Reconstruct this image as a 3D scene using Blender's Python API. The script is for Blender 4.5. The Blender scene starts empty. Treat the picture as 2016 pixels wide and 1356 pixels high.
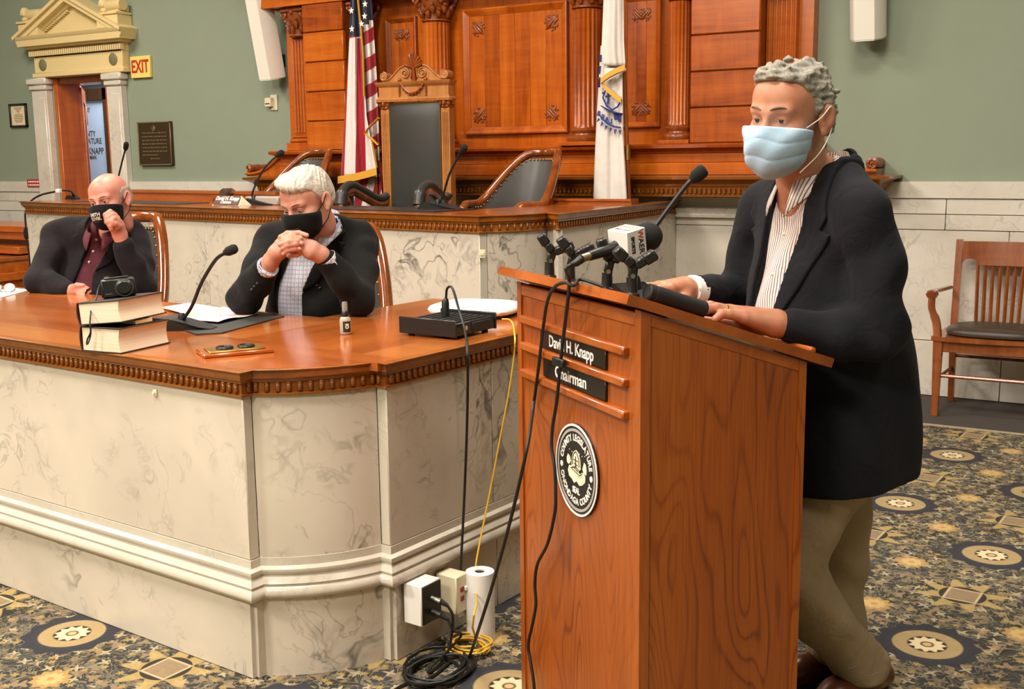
import bpy, math, random
import numpy as np
from mathutils import Matrix, Vector
from mathutils.bvhtree import BVHTree

random.seed(7); np.random.seed(7)
scn = bpy.context.scene
COL = scn.collection
PI = math.pi

# ---------------------------------------------------------------- camera
FPX, CXP, CYP = 2200.0, 1008.0, 678.0           # focal length and centre in pixels of a 2016 x 1356 frame
PITCH = math.atan(368 / FPX); ROLL = 0.0127; YAW = math.radians(31.0); CAMH = 1.5
_f = Vector((-math.sin(YAW) * math.cos(PITCH), math.cos(YAW) * math.cos(PITCH), -math.sin(PITCH)))
_r = Vector((math.cos(YAW), math.sin(YAW), 0.0)); _u = _r.cross(_f)
CR = _r * math.cos(ROLL) - _u * math.sin(ROLL); CU = _u * math.cos(ROLL) + _r * math.sin(ROLL)
CAMP = Vector((0, 0, CAMH))
cam = bpy.data.cameras.new('camera'); camo = bpy.data.objects.new('camera', cam); COL.objects.link(camo)
cam.sensor_width = 36.0; cam.lens = 36.0 * FPX / 2016.0; cam.clip_end = 100
camo.matrix_world = Matrix(((CR.x, CU.x, -_f.x, CAMP.x), (CR.y, CU.y, -_f.y, CAMP.y), (CR.z, CU.z, -_f.z, CAMP.z), (0, 0, 0, 1)))
scn.camera = camo

# ---------------------------------------------------------------- world, lights, exposure
scn.view_settings.view_transform = 'Standard'; scn.view_settings.look = 'None'
scn.view_settings.gamma = 1.0; scn.view_settings.use_curve_mapping = False
scn.view_settings.exposure = 0.84
cy_ = scn.cycles; cy_.adaptive_threshold = 0.05; cy_.max_bounces = 4; cy_.diffuse_bounces = 2; cy_.glossy_bounces = 2; cy_.transmission_bounces = 3; cy_.caustics_reflective = False; cy_.caustics_refractive = False
w = bpy.data.worlds.new('world'); scn.world = w; w.use_nodes = True
w.node_tree.nodes['Background'].inputs[0].default_value = (1.0, 0.92, 0.82, 1)
w.node_tree.nodes['Background'].inputs[1].default_value = 0.10

def area(name, loc, size, power, col, rot=(0, 0, 0), sy=None, spread=None):
    l = bpy.data.lights.new(name, 'AREA'); l.energy = power; l.color = col; l.size = size
    if sy: l.shape = 'RECTANGLE'; l.size_y = sy
    if spread: l.spread = spread
    o = bpy.data.objects.new(name, l); COL.objects.link(o); o.location = loc; o.rotation_euler = rot
    return o
WARM = (1.0, 0.925, 0.825)
for i, (x, y, p) in enumerate([(-8.2, 4.4, 80), (-4.6, 4.2, 70), (-1.2, 4.2, 55), (-5.4, 1.0, 130), (-1.8, 1.0, 105), (1.8, 1.6, 30), (-5.0, -2.4, 190), (-1.2, -2.6, 150)]):
    area('ceiling_lamp_%d' % i, (x, y, 4.42), 1.1, p, WARM)
area('corridor_lamp', (-9.7, 8.0, 2.9), 0.7, 55, (0.84, 0.91, 1.0))

# ---------------------------------------------------------------- pixel helpers (turn a measured pixel into a place at a known distance)
def ray(px, py): return _f + CR * ((px - CXP) / FPX) - CU * ((py - CYP) / FPX)
def at(px, py, Y): d = ray(px, py); return CAMP + d * (Y / d.y)
def atz(px, py, z): d = ray(px, py); return CAMP + d * ((z - CAMH) / d.z)
def atd(px, py, dep): return CAMP + ray(px, py) * dep
def atp(px, py, p, n):
    d = ray(px, py); n = Vector(n); return CAMP + d * ((Vector(p) - CAMP).dot(n) / d.dot(n))

# ---------------------------------------------------------------- mesh builder
def V(*a): return Vector(a)
class MB:
    def __init__(s): s.v = []; s.f = []; s.m = []
    def add(s, vs, fs, M=None, mi=0):
        o = len(s.v)
        for p in vs:
            p = Vector(p)
            s.v.append(tuple(M @ p) if M else tuple(p))
        for f in fs: s.f.append(tuple(o + i for i in f)); s.m.append(mi)
        return s
    def box(s, lo, hi, b=0.0, M=None, mi=0):
        (x0, y0, z0), (x1, y1, z1) = lo, hi
        x0, x1 = min(x0, x1), max(x0, x1); y0, y1 = min(y0, y1), max(y0, y1); z0, z1 = min(z0, z1), max(z0, z1)
        if b <= 0:
            vs = [(x0,y0,z0),(x1,y0,z0),(x1,y1,z0),(x0,y1,z0),(x0,y0,z1),(x1,y0,z1),(x1,y1,z1),(x0,y1,z1)]
            fs = [(3,2,1,0),(4,5,6,7),(0,1,5,4),(1,2,6,5),(2,3,7,6),(3,0,4,7)]
            return s.add(vs, fs, M, mi)
        b = min(b, (x1-x0)*.45, (y1-y0)*.45, (z1-z0)*.45)
        vs = []; idx = {}
        for i in (0, 1):
            for j in (0, 1):
                for k in (0, 1):
                    c = [(x0, x1)[i], (y0, y1)[j], (z0, z1)[k]]; sg = [(1, -1)[i], (1, -1)[j], (1, -1)[k]]
                    for ax in range(3):
                        p = [c[a] + (0 if a == ax else sg[a] * b) for a in range(3)]
                        idx[(i, j, k, ax)] = len(vs); vs.append(tuple(p))
        fs = []
        for ax in range(3):
            a, c = [q for q in range(3) if q != ax]
            for sd in (0, 1):
                q = []
                for (u, w_) in ((0, 0), (1, 0), (1, 1), (0, 1)):
                    k = [0, 0, 0]; k[ax] = sd; k[a] = u; k[c] = w_; q.append(idx[tuple(k) + (ax,)])
                flip = (sd == 0) ^ (ax == 1)
                fs.append(tuple(q[::-1]) if flip else tuple(q))
            # edges along ax
            for u in (0, 1):
                for w_ in (0, 1):
                    k0 = [0, 0, 0]; k0[a] = u; k0[c] = w_; k1 = list(k0); k1[ax] = 1
                    fs.append((idx[tuple(k0)+(a,)], idx[tuple(k1)+(a,)], idx[tuple(k1)+(c,)], idx[tuple(k0)+(c,)]))
        for i in (0, 1):
            for j in (0, 1):
                for k in (0, 1): fs.append(tuple(idx[(i, j, k, ax)] for ax in range(3)))
        return s.add(vs, fs, M, mi)
    def prism(s, poly, z0, z1, M=None, mi=0):
        n = len(poly); vs = [(p[0], p[1], z0) for p in poly] + [(p[0], p[1], z1) for p in poly]
        fs = [tuple(range(n))[::-1], tuple(range(n, 2*n))] + [(i, (i+1) % n, n + (i+1) % n, n + i) for i in range(n)]
        return s.add(vs, fs, M, mi)
    def tube(s, path, r, n=8, cap=True, M=None, mi=0, closed=False, flat=None):
        path = [Vector(p) for p in path]; L = len(path)
        rs = r if isinstance(r, (list, tuple)) else [r] * L
        vs = []; fs = []; prev = None
        for i, p in enumerate(path):
            if closed: t = path[(i+1) % L] - path[i-1]
            else: t = path[min(i+1, L-1)] - path[max(i-1, 0)]
            if t.length < 1e-9: t = Vector((0, 0, 1))
            t.normalize()
            if prev is None:
                ref = Vector((0, 0, 1)) if abs(t.z) < .9 else Vector((1, 0, 0))
                u = t.cross(ref).normalized()
            else:
                u = (prev - t * prev.dot(t))
                u = u.normalized() if u.length > 1e-6 else t.orthogonal().normalized()
            prev = u; w_ = t.cross(u)
            fl = flat if flat else 1.0
            for k in range(n):
                a = 2*PI*k/n; vs.append(p + (u * math.cos(a) + w_ * (math.sin(a) * fl)) * rs[i])
        R = L if closed else L - 1
        for i in range(R):
            for k in range(n):
                j = (i+1) % L
                fs.append((i*n+k, i*n+(k+1) % n, j*n+(k+1) % n, j*n+k))
        if cap and not closed:
            fs.append(tuple(range(n))[::-1]); fs.append(tuple(range((L-1)*n, L*n)))
        return s.add(vs, fs, M, mi)
    def lathe(s, prof, n=20, M=None, mi=0, a0=0.0, a1=2*PI):
        full = abs(a1 - a0 - 2*PI) < 1e-6; m = n if full else n + 1
        vs = []; fs = []
        for (r, z) in prof:
            for k in range(m):
                a = a0 + (a1 - a0) * k / n; vs.append((r*math.cos(a), r*math.sin(a), z))
        for i in range(len(prof)-1):
            for k in range(n):
                k2 = (k+1) % m if full else k+1
                fs.append((i*m+k, i*m+k2, (i+1)*m+k2, (i+1)*m+k))
        if full:
            if prof[0][0] > 1e-5: fs.append(tuple(range(n))[::-1])
            if prof[-1][0] > 1e-5: fs.append(tuple(range((len(prof)-1)*n, len(prof)*n)))
        return s.add(vs, fs, M, mi)
    def ell(s, c, r, M=None, nu=14, nv=9, mi=0):
        vs = []; fs = []
        for j in range(nv+1):
            th = PI*j/nv
            for i in range(nu):
                a = 2*PI*i/nu
                vs.append((c[0]+r[0]*math.sin(th)*math.cos(a), c[1]+r[1]*math.sin(th)*math.sin(a), c[2]+r[2]*math.cos(th)))
        for j in range(nv):
            for i in range(nu): fs.append((j*nu+i, (j+1)*nu+i, (j+1)*nu+(i+1) % nu, j*nu+(i+1) % nu))
        return s.add(vs, fs, M, mi)
    def sweep(s, prof, path, closed=False, mi=0, caps=True):
        """prof: (outward offset, z) outline (closed); path: 2-D points; outward = right-hand side of the path"""
        L = len(path); P = [Vector((p[0], p[1])) for p in path]; n = len(prof); vs = []; fs = []
        for i in range(L):
            a = P[i-1] if (i > 0 or closed) else None; c = P[(i+1) % L] if (i < L-1 or closed) else None
            ds = []
            if a is not None: ds.append((P[i]-a).normalized())
            if c is not None: ds.append((c-P[i]).normalized())
            ns = [Vector((d.y, -d.x)) for d in ds]
            if len(ns) == 2:
                m = ns[0] + ns[1]; m = m / max(m.length_squared, 1e-4) * 2 if m.length > 1e-3 else ns[0]
            else: m = ns[0]
            for (o, z) in prof: vs.append((P[i].x + m.x*o, P[i].y + m.y*o, z))
        R = L if closed else L-1
        for i in range(R):
            j = (i+1) % L
            for k in range(n):
                fs.append((i*n+k, j*n+k, j*n+(k+1) % n, i*n+(k+1) % n))
        if caps and not closed: fs.append(tuple(range(n))); fs.append(tuple(range((L-1)*n, L*n))[::-1])
        return s.add(vs, fs, None, mi)
    def grid(s, pts, mi=0, M=None):
        """pts: 2-D array of points"""
        nv = len(pts); nu = len(pts[0]); vs = [p for row in pts for p in row]
        fs = [(j*nu+i, j*nu+i+1, (j+1)*nu+i+1, (j+1)*nu+i) for j in range(nv-1) for i in range(nu-1)]
        return s.add(vs, fs, M, mi)
    def mesh(s, name):
        me = bpy.data.meshes.new(name); me.from_pydata(s.v, [], s.f); me.validate()
        return me
    def build(s, name, mat, parent=None, ang=38, fixn=True):
        me = s.mesh(name)
        if fixn:
            import bmesh
            bm = bmesh.new(); bm.from_mesh(me); bmesh.ops.recalc_face_normals(bm, faces=bm.faces); bm.to_mesh(me); bm.free()
        mats = mat if isinstance(mat, (list, tuple)) else [mat]
        for q in mats: me.materials.append(q)
        if len(mats) > 1 and len(me.polygons) == len(s.m): me.polygons.foreach_set('material_index', s.m)
        return obj(name, me, parent, ang)
def obj(name, me, parent=None, ang=38):
    if ang:
        me.polygons.foreach_set('use_smooth', [True]*len(me.polygons)); me.set_sharp_from_angle(angle=math.radians(ang))
    o = bpy.data.objects.new(name, me); COL.objects.link(o)
    if parent is not None:
        o.parent = parent; o.matrix_parent_inverse = base_world(parent).inverted()
    return o
def base_world(o):
    m = o.matrix_basis.copy()
    if o.parent is not None: m = base_world(o.parent) @ o.matrix_parent_inverse @ m
    return m
def empty(name, loc=(0, 0, 0), rz=0.0):
    o = bpy.data.objects.new(name, None); COL.objects.link(o); o.location = loc; o.rotation_euler = (0, 0, rz); o.empty_display_size = .05
    return o
def tag(o, label=None, cat=None, group=None, kind=None):
    if label: o['label'] = label
    if cat: o['category'] = cat
    if group: o['group'] = group
    if kind: o['kind'] = kind
    return o
def thing(name, label, cat, loc=(0, 0, 0), rz=0.0, group=None): return tag(empty(name, loc, rz), label, cat, group)
def link_copy(o, parent, loc=None, M=None, name=None):
    c = o.copy(); COL.objects.link(c); c.parent = parent
    if parent is not None: c.matrix_parent_inverse = base_world(parent).inverted()
    return c
def T(x, y, z): return Matrix.Translation((x, y, z))
def RZ(a): return Matrix.Rotation(a, 4, 'Z')
def RX(a): return Matrix.Rotation(a, 4, 'X')
def RY(a): return Matrix.Rotation(a, 4, 'Y')
def frame(o, x, y, z):
    return Matrix(((x[0], y[0], z[0], o[0]), (x[1], y[1], z[1], o[1]), (x[2], y[2], z[2], o[2]), (0, 0, 0, 1)))
def catmull(pts, n=6, closed=False):
    P = [Vector(p) for p in pts]; L = len(P); out = []
    R = L if closed else L-1
    for i in range(R):
        p1, p2 = P[i], P[(i+1) % L]
        p0 = P[i-1] if (i > 0 or closed) else p1*2 - p2
        p3 = P[(i+2) % L] if (i+2 < L or closed) else p2*2 - p1
        for k in range(n):
            t = k/n
            out.append(.5*((2*p1) + (p2-p0)*t + (2*p0-5*p1+4*p2-p3)*t*t + (3*p1-p0-3*p2+p3)*t**3))
    if not closed: out.append(P[-1])
    return out
def spiral(c, r0, r1, turns, a0=0.0, n=22, sgn=1):
    return [(c[0] + (r0+(r1-r0)*i/n)*math.cos(a0+sgn*2*PI*turns*i/n), c[1] + (r0+(r1-r0)*i/n)*math.sin(a0+sgn*2*PI*turns*i/n)) for i in range(n+1)]
_dg = None
def text_mb(txt, size, depth=.0015, M=None, bold=0.0, sx=1.0, align='CENTER', space=1.0, res=3):
    cu = bpy.data.curves.new('txt', 'FONT'); cu.body = txt; cu.size = size; cu.extrude = depth/2; cu.offset = bold
    cu.align_x = align; cu.align_y = 'CENTER'; cu.resolution_u = res; cu.space_character = space
    o = bpy.data.objects.new('txt', cu); COL.objects.link(o); bpy.context.view_layer.update()
    ev = o.evaluated_get(bpy.context.evaluated_depsgraph_get()); me = ev.to_mesh()
    b = MB(); b.add([(v.co.x*sx, v.co.y, v.co.z) for v in me.vertices], [tuple(p.vertices) for p in me.polygons], M)
    ev.to_mesh_clear(); bpy.data.objects.remove(o); bpy.data.curves.remove(cu)
    return b

# ---------------------------------------------------------------- materials
class NT:
    def __init__(s, name):
        s.mat = bpy.data.materials.new(name); s.mat.use_nodes = True; s.t = s.mat.node_tree
        s.b = s.t.nodes['Principled BSDF']; s._tc = None
    def n(s, typ, **kw):
        nd = s.t.nodes.new('ShaderNode' + typ)
        for k, v in kw.items(): setattr(nd, k, v)
        return nd
    def set(s, sock, v):
        if hasattr(v, 'is_linked') or isinstance(v, bpy.types.NodeSocket): s.t.links.new(v, sock)
        else:
            if isinstance(v, (tuple, list)) and len(v) == 3 and sock.type == 'RGBA': v = (*v, 1)
            sock.default_value = v
    @property
    def P(s):
        if s._tc is None: s._tc = s.n('TexCoord')
        return s._tc.outputs['Object']
    def rnd(s): return s.n('ObjectInfo').outputs['Random']
    def m(s, op, a, b=0.0, c=None, clamp=False):
        nd = s.n('Math', operation=op, use_clamp=clamp); s.set(nd.inputs[0], a); s.set(nd.inputs[1], b)
        if c is not None: s.set(nd.inputs[2], c)
        return nd.outputs[0]
    def vm(s, op, a, b=(0, 0, 0), sc=None):
        nd = s.n('VectorMath', operation=op); s.set(nd.inputs[0], a); s.set(nd.inputs[1], b)
        if sc is not None: s.set(nd.inputs['Scale'], sc)
        return nd.outputs['Value'] if op in ('LENGTH', 'DISTANCE', 'DOT_PRODUCT') else nd.outputs[0]
    def map(s, vec, loc=(0, 0, 0), rot=(0, 0, 0), sc=(1, 1, 1)):
        nd = s.n('Mapping'); s.set(nd.inputs[0], vec); s.set(nd.inputs[1], loc); s.set(nd.inputs[2], rot); s.set(nd.inputs[3], sc); return nd.outputs[0]
    def noise(s, vec, scale=5.0, detail=3.0, rough=.5, dist=0.0, col=False):
        nd = s.n('TexNoise'); s.set(nd.inputs['Vector'], vec); s.set(nd.inputs['Scale'], scale); s.set(nd.inputs['Detail'], detail); s.set(nd.inputs['Roughness'], rough); s.set(nd.inputs['Distortion'], dist)
        return nd.outputs['Color' if col else 'Fac']
    def vor(s, vec, scale=5.0, feature='F1', out='Distance', rnd=1.0):
        nd = s.n('TexVoronoi', feature=feature); s.set(nd.inputs['Vector'], vec); s.set(nd.inputs['Scale'], scale); s.set(nd.inputs['Randomness'], rnd); return nd.outputs[out]
    def wave(s, vec, scale=5.0, dist=0.0, detail=2.0, dscale=1.0, typ='BANDS', dirn='X'):
        nd = s.n('TexWave', wave_type=typ)
        if typ == 'BANDS': nd.bands_direction = dirn
        else: nd.rings_direction = dirn
        s.set(nd.inputs['Vector'], vec); s.set(nd.inputs['Scale'], scale); s.set(nd.inputs['Distortion'], dist); s.set(nd.inputs['Detail'], detail); s.set(nd.inputs['Detail Scale'], dscale)
        return nd.outputs['Fac']
    def ramp(s, fac, stops, interp='LINEAR'):
        nd = s.n('ValToRGB'); cr = nd.color_ramp; cr.interpolation = interp
        while len(cr.elements) > 1: cr.elements.remove(cr.elements[-1])
        cr.elements[0].position = stops[0][0]; c = stops[0][1]; cr.elements[0].color = (*c, 1) if isinstance(c, (tuple, list)) else (c, c, c, 1)
        for p, c in stops[1:]:
            e = cr.elements.new(p); e.color = (*c, 1) if isinstance(c, (tuple, list)) else (c, c, c, 1)
        s.set(nd.inputs[0], fac); return nd.outputs[0]
    def mix(s, fac, a, b, blend='MIX'):
        nd = s.n('Mix', data_type='RGBA', blend_type=blend); s.set(nd.inputs[0], fac); s.set(nd.inputs[6], a); s.set(nd.inputs[7], b); return nd.outputs[2]
    def xyz(s, vec):
        nd = s.n('SeparateXYZ'); s.set(nd.inputs[0], vec); return nd.outputs
    def comb(s, x, y, z):
        nd = s.n('CombineXYZ'); s.set(nd.inputs[0], x); s.set(nd.inputs[1], y); s.set(nd.inputs[2], z); return nd.outputs[0]
    def bump(s, h, strength=.2, dist=.01):
        nd = s.n('Bump'); s.set(nd.inputs['Height'], h); s.set(nd.inputs['Strength'], strength); s.set(nd.inputs['Distance'], dist)
        s.t.links.new(nd.outputs[0], s.b.inputs['Normal'])
    def out(s, col=None, rough=.5, metal=0.0, spec=.5, coat=0.0, sheen=0.0, coatr=.1, **kw):
        b = s.b
        if col is not None: s.set(b.inputs['Base Color'], col)
        s.set(b.inputs['Roughness'], rough); s.set(b.inputs['Metallic'], metal); s.set(b.inputs['Specular IOR Level'], spec)
        if coat: s.set(b.inputs['Coat Weight'], coat); s.set(b.inputs['Coat Roughness'], coatr)
        if sheen: s.set(b.inputs['Sheen Weight'], sheen); s.set(b.inputs['Sheen Roughness'], .5)
        for k, v in kw.items(): s.set(b.inputs[k], v)
        return s.mat
def hexc(h):
    h = h.lstrip('#'); return tuple(((int(h[i:i+2], 16)/255 + .055)/1.055)**2.4 if int(h[i:i+2], 16) > 10 else int(h[i:i+2], 16)/255/12.92 for i in (0, 2, 4))
def plain(name, hx, rough=.5, metal=0.0, spec=.5, var=.06, scale=30, bump=0.0, **kw):
    t = NT(name); c = hexc(hx); nz = t.noise(t.P, scale, 3)
    col = t.mix(nz, tuple(q*(1-var) for q in c), tuple(min(1, q*(1+var)) for q in c))
    if bump: t.bump(t.noise(t.P, scale*6, 2), bump, .002)
    return t.out(col, rough, metal, spec, **kw)
def wood(name, dark, mid, light, axis='Z', scale=1.0, gloss=.28, coat=.3, fine=1.0, plank=False, curl=.5, pv=.28):
    """figured cabinet wood; axis = grain direction"""
    t = NT(name); k = 'XYZ'.index(axis); r = t.rnd()
    off = t.vm('SCALE', (3.1, 5.7, 7.3), sc=r)
    P = t.vm('ADD', t.P, off)
    st = [9.0*scale]*3; st[k] = .9*scale
    n1 = t.noise(t.map(P, sc=tuple(st)), 1.0, 4, .55, .6)
    fs = [120.0*fine]*3; fs[k] = 4.0
    n2 = t.noise(t.map(P, sc=tuple(fs)), 1.0, 3, .6, .2)
    cs = [2.0]*3; cs[k] = 16.0
    n3 = t.noise(t.map(P, sc=tuple(cs)), 1.0, 2, .5, 1.2)
    a = t.m('ADD', t.m('MULTIPLY', n1, .75), t.m('MULTIPLY', n2, .25))
    a = t.m('ADD', a, t.m('MULTIPLY', t.m('SUBTRACT', n3, .5), curl*.5))
    if plank: a = t.m('ADD', a, t.m('MULTIPLY', t.m('SUBTRACT', r, .5), pv))
    col = t.ramp(a, [(.25, hexc(dark)), (.5, hexc(mid)), (.74, hexc(light))])
    t.bump(n2, .05, .001)
    return t.out(col, gloss, 0, .5, coat=coat, coatr=.12)
def marble(name, base, cloud, vein, vs=1.0, amt=1.0, rough=.22):
    t = NT(name); r = t.rnd(); off = t.vm('SCALE', (11.3, 4.7, 17.9), sc=r); P = t.vm('ADD', t.P, off)
    wv = t.noise(P, 2.2*vs, 3, .6, 0, True)
    Pw = t.vm('ADD', P, t.vm('SCALE', t.vm('SUBTRACT', wv, (.5, .5, .5)), sc=.55))
    big = t.noise(P, 1.6*vs, 3, .6, .4)
    def vein_(sc, w_, det=4, src=Pw):
        n_ = t.noise(src, sc, det, .62, .35); d = t.m('ABSOLUTE', t.m('SUBTRACT', n_, .5))
        return t.m('SUBTRACT', 1.0, t.m('DIVIDE', d, w_, clamp=True), clamp=True)
    v1 = vein_(1.35*vs, .012); v2 = vein_(3.6*vs, .016); mask = t.ramp(t.noise(P, 1.9*vs, 3), [(.44, 0.0), (.62, 1.0)])
    v3 = t.m('MULTIPLY', vein_(9.0*vs, .06, 3), t.ramp(t.noise(P, 5.0*vs, 2, .6), [(.52, 0.0), (.68, 1.0)]))
    v = t.m('ADD', t.m('MULTIPLY', t.m('MULTIPLY', v1, mask), .75*amt), t.m('ADD', t.m('MULTIPLY', t.m('MULTIPLY', v2, mask), .42*amt), t.m('MULTIPLY', v3, .42*amt)), clamp=True)
    col = t.mix(t.ramp(big, [(.35, 0.0), (.7, 1.0)]), hexc(base), hexc(cloud))
    col = t.mix(v, col, hexc(vein))
    return t.out(col, rough, 0, .5)
M = {}
M['green'] = plain('green_wall_paint', '#8c9581', .75, var=.035, scale=7, bump=.12)
M['cream'] = plain('cream_paint', '#e6cd93', .5, var=.03)
M['white_paint'] = plain('white_paint', '#efe9dc', .5, var=.02)
M['ceil'] = plain('ceiling_paint', '#efe7d4', .8, var=.02)
M['marble'] = marble('veined_marble', '#d4c8b6', '#c2b6a5', '#6f6862', 1.0, 1.1)
M['marble_l'] = marble('pale_marble', '#cec4b3', '#c2b8a7', '#8a8276', 1.3, .6)
M['marble_w'] = marble('white_marble', '#ddd4c6', '#d0c7b8', '#9a9287', 1.2, .55)
M['cherryH'] = wood('cherry_wood_horizontal', '#803305', '#b0530d', '#cc6c1a', 'X', 1.0, .26, .3, plank=True)
M['cherryV'] = wood('cherry_wood_vertical', '#803305', '#b0530d', '#ca6a18', 'Z', 1.0, .26, .3, plank=True, pv=.13)
M['cherryD'] = wood('carved_cherry_wood', '#6a2c0a', '#8a4212', '#a0521a', 'Z', 2.0, .32, .2)
M['mould'] = wood('moulding_wood', '#69320b', '#8d4d13', '#a5611c', 'X', 1.2, .25, .35)
M['deskX'] = wood('desk_top_wood', '#86400f', '#a3541f', '#b5652a', 'X', .8, .2, .5, curl=.2)
M['deskY'] = wood('desk_top_wood_cross', '#86400f', '#a3541f', '#b5652a', 'Y', .8, .2, .5, curl=.2)
M['deskB'] = wood('desk_border_wood', '#93501c', '#b0642b', '#c07436', 'X', .8, .2, .5, curl=.2)
M['chairwood'] = wood('polished_chair_wood', '#54240c', '#7d3d14', '#99531f', 'Z', 1.5, .14, .6)
M['thronewood'] = wood('throne_wood', '#8a5226', '#ab6f38', '#be8146', 'Z', 1.5, .32, .2)
M['armwood'] = wood('armchair_wood', '#6b3014', '#8d4a22', '#a25c30', 'Z', 1.5, .25, .35)
M['leather'] = plain('black_leather', '#33322f', .36, var=.25, scale=5, bump=.12)
M['leather_g'] = plain('grey_leather', '#4a4744', .4, var=.15, scale=7, bump=.1)
M['leather_b'] = plain('brown_leather', '#3d3024', .42, var=.15, scale=7, bump=.1)
M['brass'] = plain('aged_brass', '#b48a4a', .35, 1.0, var=.15)
M['bronze'] = plain('bronze', '#4a3a28', .42, .55, var=.2)
M['bronze_l'] = plain('polished_bronze', '#8d7650', .4, .6, var=.1)
M['black'] = plain('black_plastic', '#191817', .38, var=.15)
M['blackm'] = plain('matte_black', '#161514', .7, var=.15)
M['foam'] = plain('black_foam', '#141312', .95, var=.3, scale=300, bump=.5)
M['rubber'] = plain('black_rubber_cable', '#121110', .5, var=.1)
M['yellow'] = plain('yellow_cable_jacket', '#e2ad2f', .45, var=.05)
M['whitep'] = plain('white_plastic', '#e9e4dc', .35, var=.02)
M['creamp'] = plain('cream_plastic', '#e4d9b9', .45, var=.03)
M['chrome'] = plain('chrome', '#c8c2b8', .2, 1.0, var=.05)
M['gold'] = plain('gold_fringe', '#d79a25', .55, var=.2, scale=200)
M['redsign'] = plain('red_sign', '#b3262a', .5, var=.04)
M['white'] = plain('white_lettering', '#f2ece2', .5, var=.01)
M['paper'] = plain('white_paper', '#eeeae2', .7, var=.02)
M['darkcarpet'] = plain('dark_border_carpet', '#453e38', .95, var=.25, scale=120, bump=.4)
# ================================================================ the setting
YW = 7.25                                    # back wall plane
X0, X1, Y0, ZC = -11.6, 4.2, -5.5, 4.5
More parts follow.
